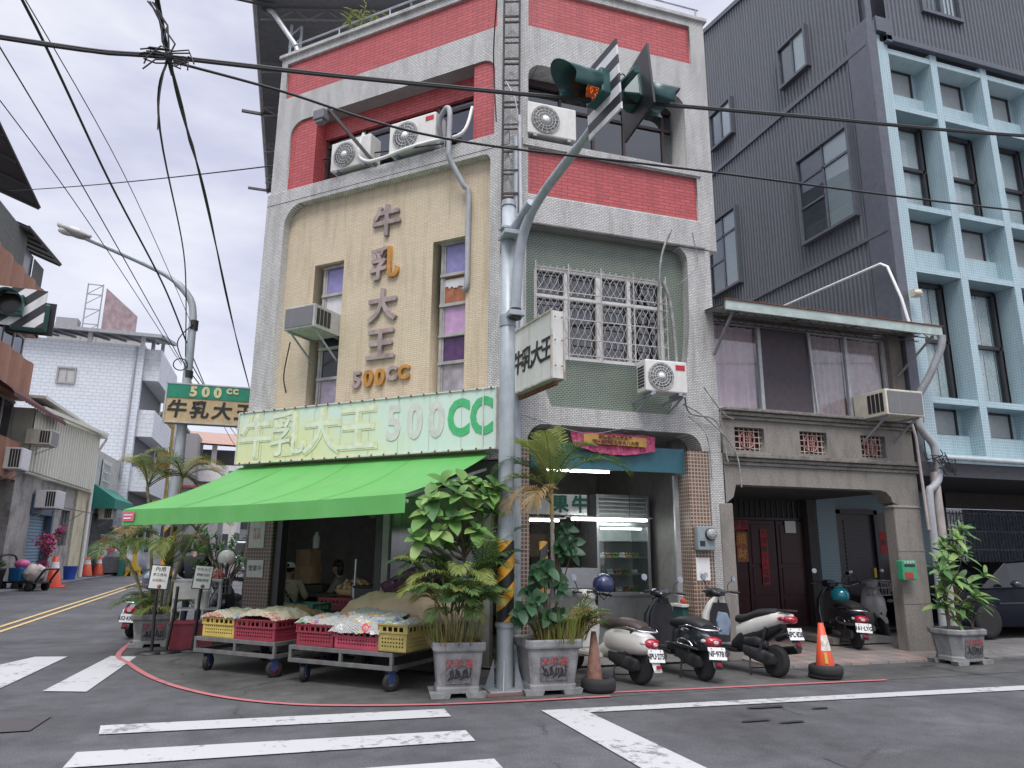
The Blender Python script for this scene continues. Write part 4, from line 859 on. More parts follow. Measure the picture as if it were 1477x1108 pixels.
# street lamp
sl = thing('street_lamp', 'grey street lamp with one long curved arm above the left pavement', 'street lamp', (-1.92,15.2,0))
b = MB(); b.tube([(0,0,0),(0,0,3.3),(-.02,0,6.0)]+arc([(-.03,0,6.2),(-.12,0,6.55),(-.45,0,6.9),(-1.0,0,7.18),(-2.15,0,7.60)],5), [.11,.10,.075]+[.07]*10+[.05]*11, 12); b.build('shaft', poleg, sl)
b = MB(); R_ = []
for i in range(10):
    t = i/9; w = .16*sin(pi*min(1,.12+t*.9))**.6; R_.append([Vector((-2.05-.62*t, w*cos(a), 7.60+.19*t+(.07 if sin(a) > 0 else .10*sin(pi*t)**.7)*sin(a))) for a in [2*pi*k/14 for k in range(14)]])
b.loft(R_); b.build('lamp_head', pm('lamp_grey', (.34,.33,.31), .5, dirt=.4), sl)
b = MB(); b.ball((-2.42,0,7.70),(.22,.11,.10)); b.build('lamp_glass', pm('clouded_lamp_glass', (.5,.5,.47), .25), sl)
b = MB(); b.lathe([(.09,4.9),(.09,5.05)], c=(0,0,0), seg=14); b.lathe([(.086,5.9),(.086,6.1)], seg=14); b.tube([(-.15+.13*cos(a),-.1,5.15+.12*sin(a)) for a in [2*pi*k/14 for k in range(14)]], .012, 5, closed=True); b.tube(arc([(0,-.1,6.0),(-.25,-.1,5.6),(-.05,-.1,5.1)],6),.012,5); b.build('cable_clamp', blackm, sl)
b = MB(); b.lathe([(.112,1.05),(.112,2.0)], seg=16); b.build('hazard_band', hz, sl)
# second striped post and steel pipe behind the planters
t = thing('bollard_post', 'slim post with yellow and black stripes behind the right palm trunk', 'post', (3.32,9.0,0))
b = MB(); b.lathe([(.055,0),(.055,1.72),(.0,1.73)], seg=14); b.build('post', hz, t)
t = thing('steel_pipe', 'vertical grey steel pipe running up the corner beside the signal pole', 'pipe', (3.2,9.72,0))
b = MB(); b.tube([(0,0,0),(0,0,2.9),(-.03,.0,6.2),(-.05,.0,8.0)], .055, 10); b.build('pipe', galv, t)
b = MB()
for z in (.9,2.35,3.9,5.6,7.2): b.lathe([(.065,z),(.065,z+.07)], seg=12)
b.build('clamp', galv, t)
# lattice cable ladder up the corner of the building
t = thing('cable_ladder', 'narrow dark steel ladder frame up the corner of the red tiled building', 'ladder', (3.05,9.70,0))
b = MB()
LR = Matrix.Rotation(-radians(20),4,'Z')
def lw_(x,y,z): return LR @ Vector((x,y,z))
for x in (-.13,.13):
    for y in (-.0,.13): b.bar(lw_(x,y,6.0), lw_(x,y,11.1), .022)
b.build('rail', pm('dark_rusty_steel', (.05,.04,.038), .7, var=.4), t)
b = MB()
for i in range(13):
    z = 6.2+i*.4; b = MB()
    for y in (0,.13): b.bar(lw_(-.13,y,z), lw_(.13,y,z), .022 if i%2 else .03)
    for x in (-.13,.13): b.bar(lw_(x,0,z), lw_(x,.13,z), .018)
    if i%2: b.bar(lw_(-.13,0,z), lw_(-.13,.13,z+.2), .014)
    b.build('rung', pm('dark_rusty_steel2', (.06,.045,.04), .7, var=.4), t)
b = MB(); b.tube([(.18,-.06,3.9),(.17,-.06,5.8),(.13,-.05,8.35)], .035, 8); b.tube(arc([(-.12,-.08,8.9),(.02,-.12,8.6),(.1,-.1,8.2)],5),.012,5); b.build('conduit', alu, t)
# cables overhead
def cable(name, label, pts, r, group=None):
    b = MB(); b.tube(pts, r, 6); o = b.build(name, cable_m); return tag(o, label, 'cable', group)
def rot_bundle(pts, k, rad, tw=.6):
    return [Vector(p)+Vector((rad*cos(i*tw+k*2.1), rad*.4, rad*sin(i*tw+k*2.1))) for i, p in enumerate(pts)]
main = arc([(-8,6,5.45),(-2.42,6,5.59),(-1.18,6,5.70),(1.76,6,6.02),(4.68,6,6.42),(8.97,6,6.97),(15,6,7.9)],8)
b = MB()
for k in range(3): b.tube(rot_bundle(main,k,.012,.35), .013, 6)
tag(b.build('cable_bundle', cable_m), 'thick twisted black cable bundle right across the picture in front of both signals', 'cable')
cable('overhead_cable', 'black cable leaving the cable knot and passing under the thick bundle to the right', arc([(-1.15,6,5.66),(-.3,6,5.58),(1.22,6,5.40),(3.92,6,5.56),(8.73,6,5.85),(15,6,6.4)],8), .012)
lb_ = arc([(-1.30,5.0,6.15),(-1.2,6,5.75),(-1.28,9.43,6.28),(-1.3,15.18,6.5),(-1.3,26.3,7.1),(-1.4,60,9.5)],8)
b = MB(); lb2 = arc([(-2.2,1,10),(-1.33,6.0,6.2),(-1.18,6.0,5.70),(-1.24,7.6,5.95),(-1.28,9.43,6.28),(-1.3,15.18,6.5),(-1.3,26.3,7.1),(-1.4,60,9.5)],8)
for k in range(2): b.tube(rot_bundle(lb2,k,.011,.5), .012, 6)
tag(b.build('cable_bundle', cable_m), 'black cable bundle from the top left through the knot down along the left street', 'cable')
kn = MB()
rnd = random.Random(5)
for i in range(16):
    a = Vector((-1.19,6,5.70))+Vector((rnd.uniform(-.04,.04),rnd.uniform(-.03,.03),rnd.uniform(-.06,.05))); s_ = 1 if i%2 else -1
    kn.tube([a, a+Vector((s_*rnd.uniform(.08,.16),0,rnd.uniform(-.05,.05))), a+Vector((s_*rnd.uniform(.12,.2),0,rnd.uniform(-.1,.07)-.03))], .007, 5)
for i in range(4): kn.tube([(-1.35-.02*i,6,6.2),(-1.28+.05*(i%2),6,6.0),(-1.25+.05*(i%3),5.98,5.82),(-1.19,6,5.70)], .008, 5)
kn.tube(arc([(-1.20,6,5.7),(-1.22,6,5.35),(-1.2,6,5.0)],5),.006,5); kn.ball((-1.19,6,5.70),(.04,.04,.05),8,6)
tag(kn.build('cable_knot', cable_m), 'tangled knot of cut cable ends where the two thick bundles cross', 'cable knot')
cable('overhead_cable', 'black wire dropping from the cable knot down to the street lamp', arc([(-1.2,6,5.66),(-1.34,6.8,5.45),(-1.75,12,6.1),(-1.98,15.0,5.3)],8), .010)
cable('overhead_cable', 'thick black cable from the upper left edge to the street lamp', arc([(-2.75,4,6.3),(-2.6,6.71,6.50),(-2.5,10.0,6.40),(-2.2,13,6.05),(-2.0,15.1,5.6)],8), .016)
cable('overhead_cable', 'thin wire left of the thick lamp cable', arc([(-3.0,5.5,6.35),(-2.7,9.5,6.1),(-2.05,15.1,5.2)],8), .008)
cable('overhead_cable', 'second thin wire lowest at the upper left edge', arc([(-3.2,5.5,6.0),(-2.75,9.5,5.85),(-2.05,15.1,5.15)],8), .006)
cable('overhead_cable', 'thin wire right beside the thick lamp cable', arc([(-2.62,5.5,6.4),(-2.35,10.0,6.55),(-1.95,15.1,6.0)],8), .006)
cable('overhead_cable', 'long thin wire from the brown building across to the cream tiled front', sag(WIRE_A, WIRE_B, .12), .014)
cable('overhead_cable', 'thin wire dropping down over the red tiled bands beside the ladder', arc([(2.3,8,8.9),(2.72,9.6,9.3),(2.85,9.85,8.3)],8), .010)
for i in range(4):
    cable('service_wire', 'wire running from the street lamp down the left street toward the far houses', sag((-1.9,15.2,5.4-.18*i), (-2.6+.9*i,60,8.6+.25*i), .5), .012, 'service wires leaving the street lamp')
# ================================================================= awning, sign boxes, air conditioners
def chm(u, o, z=0, rz=0): return Matrix.Translation(cw(u, o, z)) @ Matrix.Rotation(-CHA+rz, 4, 'Z')
def ch_thing(name, label, cat, u, o, z, group=None, rz=0):
    return thing(name, label, cat, cw(u, o, z), -CHA+rz, group)
grn = pm('bright_green_awning_cloth', (.135,.46,.115), .42, var=.05, scale=1.5, dirt=.3, dscale=(2.2,.5,1), dcol=(.24,.50,.22), trans=.22)
t = ch_thing('green_awning', 'large bright green awning with a plain valance over the chamfered shop front', 'awning', -5.15, .12, 0)
m_ = MB(); nx, ny = 30, 10
rn = random.Random(3)
wv = [.028*sin(i*1.1)+.018*sin(i*2.7+1)+.012*rn.uniform(-1,1) for i in range(nx+1)]
vs = []
for j in range(ny+1):
    s_ = j/ny
    for i in range(nx+1):
        f = i/nx; z0 = 2.98; z1 = 2.15+.10*f
        vs.append((-.02+4.94*f, -2.10*s_, z0+(z1-z0)*(s_**.93)-.06*sin(pi*s_)+wv[i]*(.06+sin(pi*s_))*.45-.03*sin(pi*f)*s_))
m_.add(vs, [(j*(nx+1)+i, j*(nx+1)+i+1, (j+1)*(nx+1)+i+1, (j+1)*(nx+1)+i) for j in range(ny) for i in range(nx)], True)
m_.build('canopy', grn, t); vs0 = vs
m_ = MB(); vs = []
for j in range(4):
    for i in range(nx+1):
        f = i/nx; vs.append((-.02+4.94*f, -2.105-.012*sin(i*1.7)*j/3, 2.15+.10*f-.03*sin(pi*f)-.225*j/3))
m_.add(vs, [(j*(nx+1)+i, j*(nx+1)+i+1, (j+1)*(nx+1)+i+1, (j+1)*(nx+1)+i) for j in range(3) for i in range(nx)], True); m_.build('valance', grn, t)
b = MB(); b.tube([(.0,-2.06,2.06),(4.92,-2.06,2.16)], .022, 8); b.tube([(0,.0,2.93),(4.9,0,2.93)], .04, 8); b.bar((4.85,0,2.75),(4.85,-2.05,2.22),.035); b.bar((.1,0,2.75),(.1,-2.05,2.14),.035); b.build('frame', alu, t)
b = MB()
for q in range(1, 4):
    i = int(nx*q/4); b.add([v for j in range(ny+1) for v in ((vs0[j*(nx+1)+i][0]-.012, vs0[j*(nx+1)+i][1], vs0[j*(nx+1)+i][2]+.004), (vs0[j*(nx+1)+i][0]+.012, vs0[j*(nx+1)+i][1], vs0[j*(nx+1)+i][2]+.004))], [(2*j,2*j+1,2*j+3,2*j+2) for j in range(ny)])
b.build('seam', pm('seam_green', (.07,.32,.06), .6), t)
b = MB(); b.box(.02,.26,-2.135,-2.125,1.98,2.11); l_ = b.build('maker_label', pm('pink_label', (.60,.11,.18), .5), t)
b = MB(); b.box(.05,.23,-2.14,-2.136,2.06,2.075); b.box(.05,.2,-2.14,-2.136,2.01,2.03); b.build('lettering', white, l_)
# long faded sign box
def fade_mat():
    m, t, P, N, L = new_mat('faded_green_yellow_sign'); tc = N('ShaderNodeTexCoord'); sx = N('ShaderNodeSeparateXYZ'); L(tc.outputs['Object'], sx.inputs[0])
    no = N('ShaderNodeTexNoise'); no.inputs['Scale'].default_value = 1.2; no.inputs['Detail'].default_value = 3; L(tc.outputs['Object'], no.inputs['Vector'])
    r1 = N('ShaderNodeMapRange'); r1.inputs['From Min'].default_value = .9; r1.inputs['From Max'].default_value = .0; L(sx.outputs['Z'], r1.inputs['Value'])
    r2 = N('ShaderNodeMapRange'); r2.inputs['From Min'].default_value = 4.2; r2.inputs['From Max'].default_value = .4; L(sx.outputs['X'], r2.inputs['Value'])
    mu = N('ShaderNodeMath'); mu.operation = 'MULTIPLY'; L(r1.outputs[0], mu.inputs[0]); L(r2.outputs[0], mu.inputs[1])
    ad = N('ShaderNodeMath'); ad.operation = 'MULTIPLY_ADD'; ad.inputs[1].default_value = .9; L(no.outputs[0], ad.inputs[0]); L(mu.outputs[0], ad.inputs[2]); 
    r = N('ShaderNodeValToRGB'); e = r.color_ramp.elements; e[0].position = .48; e[0].color = (.56,.68,.60,1); e[1].position = 1.1; e[1].color = (.62,.64,.36,1); L(ad.outputs[0], r.inputs[0])
    L(dirt_mix(t, r.outputs[0], .12, (1.5,1.5,.3), (.3,.25,.12)), P.inputs['Base Color']); P.inputs['Roughness'].default_value = .3; return m
sg = ch_thing('shop_sign', 'long faded pale green sign box with ghosted characters and green CC at its right end', 'sign', -5.13, .25, 3.03)
b = MB(); b.box(0,5.05,0,.20,0,.88); b.build('panel', fade_mat(), sg)
b = MB()
for z in (-.012,.88): b.box(-.015,5.065,-.02,.21,z,z+.02)
for x in (-.018,4.84,5.05): b.box(x,x+.018,-.02,.21,.008,.88)
b.build('frame', pm('rust_streaked_frame', (.58,.58,.53), .5, var=.1, dirt=.45, dscale=(3,3,3), dcol=(.22,.09,.03)), sg)
b = MB()
for i in range(1,9): b.box(.56*i,.56*i+.006,-.004,.0,.01,.87)
b.build('panel_seam', pm('seam_grey', (.40,.44,.38), .6), sg)
b = MB()
for i in range(22):
    for z in (.0,.885): b.box(.1+i*.232,.12+i*.232,-.035,-.015,z-.015,z+.015)
b.build('clip', rust, sg)
ghost = pm('ghost_white_lettering', (.62,.67,.53), .5); ghosty = pm('ghost_yellow_lettering', (.61,.62,.37), .5); gpk = pm('ghost_pink_lettering', (.56,.56,.51), .5); cg = pm('faded_green_lettering', (.06,.42,.16), .4, dirt=.15)
for i, c in enumerate('牛乳大王'):
    text('lettering', c, .80, ghosty, sg, depth=.004, off=.03, loc=(.44+i*.72,-.006,.40)); text('lettering', c, .80, ghost, sg, depth=.004, off=.004, loc=(.41+i*.72,-.011,.40))
for i, c in enumerate('500CC'):
    text('lettering', c, .74, cg if i > 2 else gpk, sg, depth=.006, off=.026, loc=(3.28+i*.385,-.008,.46), sx=.74)
# projecting sign box at the corner
def pbox(name, label, loc, rz, w, h, d, mat, side):
    t = thing(name, label, 'sign', loc, rz); b = MB(); b.box(0,w,0,d,0,h); b.build('panel', mat, t)
    b = MB()
    for z in (-.015,h-.01):
        for y in (-.02,d): b.box(-.02,w+.02,y,y+.02,z,z+.025)
    for x in (-.02,w-.005):
        for y in (-.02,d): b.box(x,x+.025,y,y+.02,.0,h)
    b.build('frame', side, t); return t
rwf = pm('rust_edge_white', (.50,.46,.41), .6, var=.3, scale=5, dirt=.7, dscale=(4,4,2), dcol=(.22,.08,.025))
wsg = pm('white_sign_sheet', (.66,.66,.62), .5, var=.04, dirt=.3, dscale=(3,3,.35), dcol=(.30,.15,.06))
t = pbox('projecting_sign', 'white rusty box sign with black brush characters jutting out at the corner beside the pole', (3.10,9.62,3.80), -radians(82.5), 1.16, .92, .17, wsg, rwf)
for i, c in enumerate('牛乳大王'): text('lettering', c, .36, black, t, depth=.006, off=.006, loc=(.14+i*.29,-.008,.40), rz=0, shear=.1)
b = MB(); b.bar((0,.08,.95),(-.3,.08,.95),.04); b.bar((0,.08,.05),(-.3,.08,.05),.04); b.bar((.0,.1,-.05),(1.1,.1,-.05),.05); b.build('bracket', rust, t)
b = MB()
for z in (.15,.5,.82):
    for y in (.03,.13): b.box(1.18,1.19,y,y+.018,z,z+.018)
b.build('bolt', rust, t)
# green and sand sign over the left street
t = pbox('projecting_sign', 'green and sand coloured box sign with black characters hung over the left street', (-2.24,15.0,3.98), 0, 1.63, .76, .2, pm('sand_sign_face', (.50,.37,.20), .45, dirt=.15), alu)
b = MB(); b.box(.0,1.63,-.012,-.003,.48,.76); b.build('green_band', pm('emerald_sign_band', (.015,.22,.13), .4), t)
for i, c in enumerate('500'): text('lettering', c, .27, pm('pale_gold_lettering', (.60,.53,.30), .4), t, depth=.01, off=.014, loc=(.48+i*.22,-.02,.61))
for i, c in enumerate('CC'): text('lettering', c, .14, MATS['pale_gold_lettering'], t, depth=.01, off=.010, loc=(1.13+i*.12,-.02,.66))
for i, c in enumerate('牛乳大王'): text('lettering', c, .36, black, t, depth=.008, off=.010, loc=(.2+i*.41,-.008,.24), shear=.12)
b = MB(); b.bar((1.6,.1,.72),(2.2,.1,.9),.04); b.bar((1.6,.1,.05),(2.2,.1,.05),.04); b.build('bracket', galv, t)
# split system outdoor units
def outdoor(name, label, loc, rz, w=.80, h=.56, d=.3, badge=None, fan='round', dirtm=None, seats=True):
    t = thing(name, label, 'air conditioner', loc, rz)
    body = dirtm or pm('off_white_unit', (.68,.67,.63), .4, var=.04, dirt=.18)
    b = MB(); b.box(-w/2,w/2,-d/2,d/2,.04,h); b.build('body', body, t, bevel=.02)
    fx = -w*.14; fr_ = h*.40
    M = Matrix.Translation((fx,-d/2-.004,h*.52)) @ Matrix.Rotation(pi/2,4,'X')
    b = MB(); b.lathe([(fr_,-.002),(fr_,.006),(.01,.006)], M=M, seg=28); r_ = b.build('fan_recess', pm('dark_fan_recess', (.22,.22,.22), .6), t)
    b = MB()
    for q in (.3,.5,.7,.9,1.0): b.tube([(fx+fr_*q*cos(a),-d/2-.02,h*.52+fr_*q*sin(a)) for a in [2*pi*k/24 for k in range(24)]], .006, 4, closed=True)
    for k in range(16): a = 2*pi*k/16; b.tube([(fx+.08*fr_*cos(a),-d/2-.02,h*.52+.08*fr_*sin(a)),(fx+fr_*cos(a+.5),-d/2-.02,h*.52+fr_*sin(a+.5))], .005, 4)
    b.build('fan_guard', pm('pale_guard', (.55,.55,.53), .5), t)
    b = MB(); b.lathe([(.001,.03),(fr_*.24,.03),(fr_*.24,.0)], M=M, seg=18); b.build('fan_hub', cleanwhite, t)
    b = MB()
    for i in range(7): z = .12+i*(h-.2)/7; b.box(-w/2-.006,-w/2+.01,-d/2+.05,d/2-.05,z,z+.03)
    b.build('side_louvre', blackm, t)
    b = MB(); b.box(-w/2+.1,-w/2+.16,-d/2,d/2,0,.04); b.box(w/2-.16,w/2-.1,-d/2,d/2,0,.04); b.build('feet', galv, t)
    if badge: b = MB(); b.box(w/2-.20,w/2-.04,-d/2-.008,-d/2,h-.14,h-.06); b.build('badge', badge, t)
    return t
redb = pm('red_badge', (.45,.02,.03), .4)
p = cw(-3.15,-.02,8.24); outdoor('outdoor_unit', 'white outdoor unit with brown fan grille at the left end of the third floor sill', p, -CHA, .88, .60, .32)
p = cw(-1.82,-.02,8.24); outdoor('outdoor_unit', 'white outdoor unit with red badge on the third floor sill, right of the other', p, -CHA, .95, .64, .34, badge=redb)
outdoor('outdoor_unit', 'white outdoor unit with a round fan guard in the right third floor recess', (3.82,10.02,8.2), 0, .86, .62, .3)
outdoor('outdoor_unit', 'white outdoor unit with red badge bracketed on the green tiled wall', (5.52,9.62,3.94), 0, .72, .54, .3, badge=redb)
for x_, w_ in ((5.25,'left'),(5.8,'right')):
    b = MB(); b.bar((x_,9.45,3.93),(x_,10.1,3.93),.035); b.bar((x_,9.5,3.92),(x_,10.08,3.70),.025)
    tag(b.build('unit_bracket', galv), w_+' steel bracket under the outdoor unit on the green tiled wall', 'bracket')
p = cw(-3.66,.22,5.20)
box_ac('window_air_conditioner', 'old grey window air conditioner on a rusty bracket in the left narrow window', p, -CHA, .66, .68, .40, body=pm('dirty_grey_case', (.42,.42,.40), .6, dirt=.5))
box_ac('window_air_conditioner', 'cream window air conditioner hung on the curtained house front', (9.92,9.62,3.86), 0, .80, .72, .44)
# drainpipes and small things on the chamfer
t = ch_thing('drainpipe', 'pale grey drainpipe bending off the third floor sill down past the right narrow window', 'drainpipe', 0, .0, 0)
b = MB(); b.tube(arc([(-1.35,.1,8.3),(-1.3,-.1,8.65),(-1.15,-.16,8.85),(-1.04,-.2,8.75),(-1.04,-.2,8.3),(-1.04,-.2,7.95)],6)+arc([(-1.02,-.16,7.85),(-.85,-.02,7.45),(-.78,.04,7.3),(-.78,.05,6.5),(-.78,.05,5.75),(-.85,.08,5.66)],5), .045, 8); b.build('pipe', pipe_m, t)
b = MB(); b.tube(arc([(-2.9,-.1,8.9),(-2.95,-.16,8.5),(-2.75,-.18,8.27),(-2.4,-.18,8.24),(-1.9,-.2,8.28),(-1.4,-.18,8.3),(-.85,-.1,8.35),(-.75,.05,8.9)],6), .03, 8); b.build('hose', cleanwhite, t)
t = ch_thing('floodlight', 'small black floodlight on a slanted arm between the two sill air conditioners', 'floodlight', -2.6, .05, 8.2)
b = MB(); b.bar((0,0,0),(-.72,-.55,1.02),.05); b.build('arm', blackm, t); b = MB(); b.box(-.96,-.72,-.66,-.50,.80,.98); b.box(-.92,-.76,-.64,-.52,.74,.80); b.build('lamp_body', pm('grey_flood', (.16,.16,.17), .4), t, bevel=.01)
b = MB(); b.tube(arc([(-4.35,.0,5.2),(-4.42,-.02,4.6),(-4.45,.1,4.3)],5),.012,5); tag(b.build('hanging_wire', cable_m), 'bent black wire under the old grey window air conditioner', 'wire'); bpy.data.objects['hanging_wire'].matrix_world = Matrix.Translation(C0) @ CM
b = MB()
for pts in ([(2.4,9.87,6.7),(2.9,9.86,6.0),(2.85,9.86,5.6)],): pass
for pts, r in (([(5.95,9.86,6.9),(5.7,9.84,6.2),(5.62,9.84,4.6),(5.75,9.7,4.4)],.02),([(5.75,9.85,5.95),(5.86,9.83,5.5),(5.9,9.8,4.6),(5.8,9.7,4.45)],.03),([(6.35,9.84,6.9),(6.4,9.84,6.3),(6.0,9.84,5.9)],.006),([(5.9,9.6,4.0),(6.1,9.8,3.75),(6.6,9.83,3.65),(6.75,9.8,3.0)],.014),([(6.0,9.84,3.9),(6.4,9.83,3.7),(6.85,9.75,3.2),(6.9,9.7,2.6)],.012),([(6.4,9.83,4.2),(6.7,9.8,3.8),(6.9,9.8,3.7)],.01),([(3.3,9.84,3.55),(4.3,9.84,3.33),(5.0,9.84,3.45),(5.4,9.84,3.42)],.006),([(6.1,9.84,3.7),(6.4,9.82,3.4),(6.45,9.82,2.7)],.008)): b.tube(arc(pts,6), r, 6)
tag(b.build('wall_wires', pm('dull_wire', (.22,.22,.21), .6, var=.4)), 'loose wires and thin pipes running over the green wall and lower beam', 'wires')
b = MB(); rn = random.Random(9)
for i in range(26):
    a = Vector((10.78+rn.uniform(-.15,.45), 9.62, 3.12+rn.uniform(-.08,.16))); b.tube(arc([a, a+Vector((rn.uniform(-.1,.2),0,rn.uniform(-.16,.1))), a+Vector((rn.uniform(-.1,.25),0,rn.uniform(-.1,.2)))],4), .009, 5)
tag(b.build('wire_tangle', cable_m), 'tangle of black wires at the corner where the grey house meets the blue building', 'wires')
t = thing('drainpipe', 'thick grey drainpipe stepping down from the green fascia beside the right pillar', 'drainpipe', (10.7,9.72,0))
b = MB(); b.tube(arc([(.27,-.42,5.38),(.26,-.38,5.15),(.14,-.2,4.7),(.0,-.02,4.3),(-.02,0,3.9),(.0,0,3.75),(.22,0,3.5),(.26,0,3.3),(.26,0,2.9),(.1,0,2.72),(.0,0,2.55),(-.02,0,1.2),(-.05,0,.12)],5), .065, 10); b.build('pipe', pipe_m, t)
b = MB(); b.tube([(.22,.04,3.0),(.22,.04,.1)], .075, 10); b.tube([(-.2,.0,3.85),(-.14,.0,3.6),(-.1,.0,2.0)],.025,8); b.build('second_pipe', pm('pinkish_pvc', (.42,.37,.35), .5, dirt=.4), t)
PIPE_PTS = [(10.55,14.5,7.08),(10.55,12.55,7.04),(10.57,10.05,6.98),(10.6,9.93,6.88),(10.62,9.72,6.18),(10.66,9.66,5.7)]
t = thing('roof_pipe', 'thin white pipe climbing over the dark corrugated wall behind the canopy', 'pipe', (0,0,0))
b = MB(); b.tube(PIPE_PTS, .026, 8); b.build('pipe', cleanwhite, t)
b = MB(); b.box(10.88,11.05,9.65,9.77,6.25,6.38); b.ball((10.96,9.65,6.3),(.09,.06,.06),8,6); b.build('camera_box', cream, t)
# meter, letter box, papers on the pillars
t = thing('electric_meter', 'grey electric meter box with a round glass dial on the brown pillar', 'electric meter', (6.29,9.93,1.63))
b = MB(); b.box(-.15,.15,-.12,0,0,.36); b.build('box', pm('meter_grey', (.25,.30,.31), .45, dirt=.2), t, bevel=.012)
M = Matrix.Translation((.07,-.12,.24)) @ Matrix.Rotation(pi/2,4,'X')
b = MB(); b.lathe([(.085,0),(.085,.05),(.075,.07),(.01,.075)], M=M, seg=20); b.build('dial', pm('dial_face', (.30,.31,.31), .15, var=.4, scale=40), t)
b = MB(); b.lathe([(.095,0),(.095,.03),(.085,.03)], M=M, seg=20); b.box(-.12,-.03,-.124,-.12,.06,.14); b.build('rim', blackm, t); 
t = thing('letter_box', 'green letter box with red front hung on the grey pillar', 'letter box', (10.07,9.83,1.17))
b = MB(); b.box(-.15,.15,-.13,0,0,.32); b.build('body', pm('letterbox_green', (.05,.33,.17), .4, dirt=.2), t, bevel=.015); b = MB(); b.box(-.12,.06,-.137,-.13,.03,.13); b.build('red_panel', pm('letterbox_red', (.40,.04,.04), .4), t); b = MB(); b.box(-.11,.11,-.136,-.13,.22,.26); b.build('slot', blackm, t)
for i in range(4): text('lettering', '信箱郵件'[i], .05, white, t, depth=.002, loc=(-.1+.06*i,-.14,.285))
b = MB(); b.box(-.12,.12,-.006,0,0,.34); o = b.build('notice_paper', white); o.location = (6.27,9.92,1.18); tag(o, 'pinned white notice below the electric meter', 'notice')
text('lettering', '公告', .08, pm('grey_ink', (.25,.22,.22), .6), o, depth=.002, loc=(0,-.008,.08))
for i, (u, z, w, h, m, s_, ink, lab) in enumerate(((-4.70,2.42,.30,.30,pm('dull_white_paper',(.42,.42,.40),.7,dirt=.3),'',black,'blank pale board high on the shop pillar'),(-4.76,2.14,.22,.22,pm('red_notice',(.38,.08,.08),.6),'禁',white,'small red notice on the shop pillar'),(-4.74,1.62,.34,.46,MATS['dull_white_paper'],'手工\n豆花',pm('pink_ink',(.4,.08,.1),.6),'white notice with pink characters at mid height of the shop pillar'),(-4.72,1.14,.36,.28,MATS['dull_white_paper'],'營業中',black,'white notice with black characters lowest on the shop pillar'))):
    b = MB(); b.box(-w/2,w/2,-.006,0,0,h); o = b.build('pillar_notice', m); o.matrix_world = chm(u,.006,z); tag(o, lab, 'notice')
    if s_: text('lettering', s_, min(.1,w/3.6), ink, o, depth=.002, loc=(0,-.009,h/2))
# ================================================================= carts, crates and what covers them
crate_cols = dict(red=pm('dark_red_crate', (.25,.028,.045), .45, var=.1, dirt=.15), pink=pm('faded_red_crate', (.38,.055,.09), .5, var=.15, dirt=.2), yellow=pm('yellow_crate', (.50,.38,.09), .5, var=.12, dirt=.2), green=pm('dark_green_crate', (.02,.12,.075), .5), purple=pm('purple_crate', (.085,.025,.06), .5), mustard=pm('mustard_crate', (.36,.29,.09), .5, var=.15, dirt=.25))
def crate_mesh(w, d, h, col, parent):
    """open stacking crate with latticed walls, flared rim and ribs"""
    def wall(ln, name):
        holes = []
        nx_ = int(ln/.042)
        for r_ in range(3):
            for i in range(nx_-1):
                x = -ln/2+.04+(ln-.08)*(i+.5)/(nx_-1); z = .06+r_*.042+(.0 if i%2 else .0)
                holes.append([(x-.013,z),(x,z-.016),(x+.013,z),(x,z+.016)])
        nh = int(ln/.09)
        for i in range(nh):
            x = -ln/2+.045+(ln-.09)*(i+.5)/nh; holes.append(rrect(x-.028,x+.028,h-.085,h-.035,.006,2))
        return plate(name, rrect(-ln/2,ln/2,0,h), holes, 0, .006, col, parent)
    for ln, M in ((w, Matrix.Translation((0,-d/2,0))), (w, Matrix.Translation((0,d/2,0)) @ Matrix.Rotation(pi,4,'Z')), (d, Matrix.Translation((w/2,0,0)) @ Matrix.Rotation(pi/2,4,'Z')), (d, Matrix.Translation((-w/2,0,0)) @ Matrix.Rotation(-pi/2,4,'Z'))):
        o = wall(ln, 'side_wall'); o.matrix_local = M
    b = MB(); b.box(-w/2,w/2,-d/2,d/2,0,.012)
    b.build('base', col, parent)
    b = MB(); e_ = .012
    for z in (h-.015, h-.105): b.box(-w/2-e_,w/2+e_,-d/2-e_,-d/2,z,z+.014); b.box(-w/2-e_,w/2+e_,d/2,d/2+e_,z,z+.014); b.box(-w/2-e_,-w/2,-d/2,d/2,z,z+.014); b.box(w/2,w/2+e_,-d/2,d/2,z,z+.014)
    for x in (-w/2,-w/6,w/6,w/2): b.box(x-.008,x+.008,-d/2-.010,-d/2,h-.1,h-.01); b.box(x-.008,x+.008,d/2,d/2+.010,h-.1,h-.01)
    b.build('rim', col, parent)
crate_proto = {}
def crate(label, col, u, o, z, w=.56, d=.40, h=.28, rz=0, tilt=None, group='plastic crates around the shop front'):
    key = (col, w, d, h); M = chm(u, o, z, rz)
    if key in crate_proto: t = copy_tree(crate_proto[key]); t['label'] = label
    else:
        t = thing('plastic_crate', label, 'crate', (0,0,0), group=group); crate_mesh(w, d, h, crate_cols[col], t); crate_proto[key] = t
    t.matrix_world = M @ tilt if tilt else M
    return t
O2, U2_ = 1.99, -.5155; O1, U1_ = 1.918, -2.289
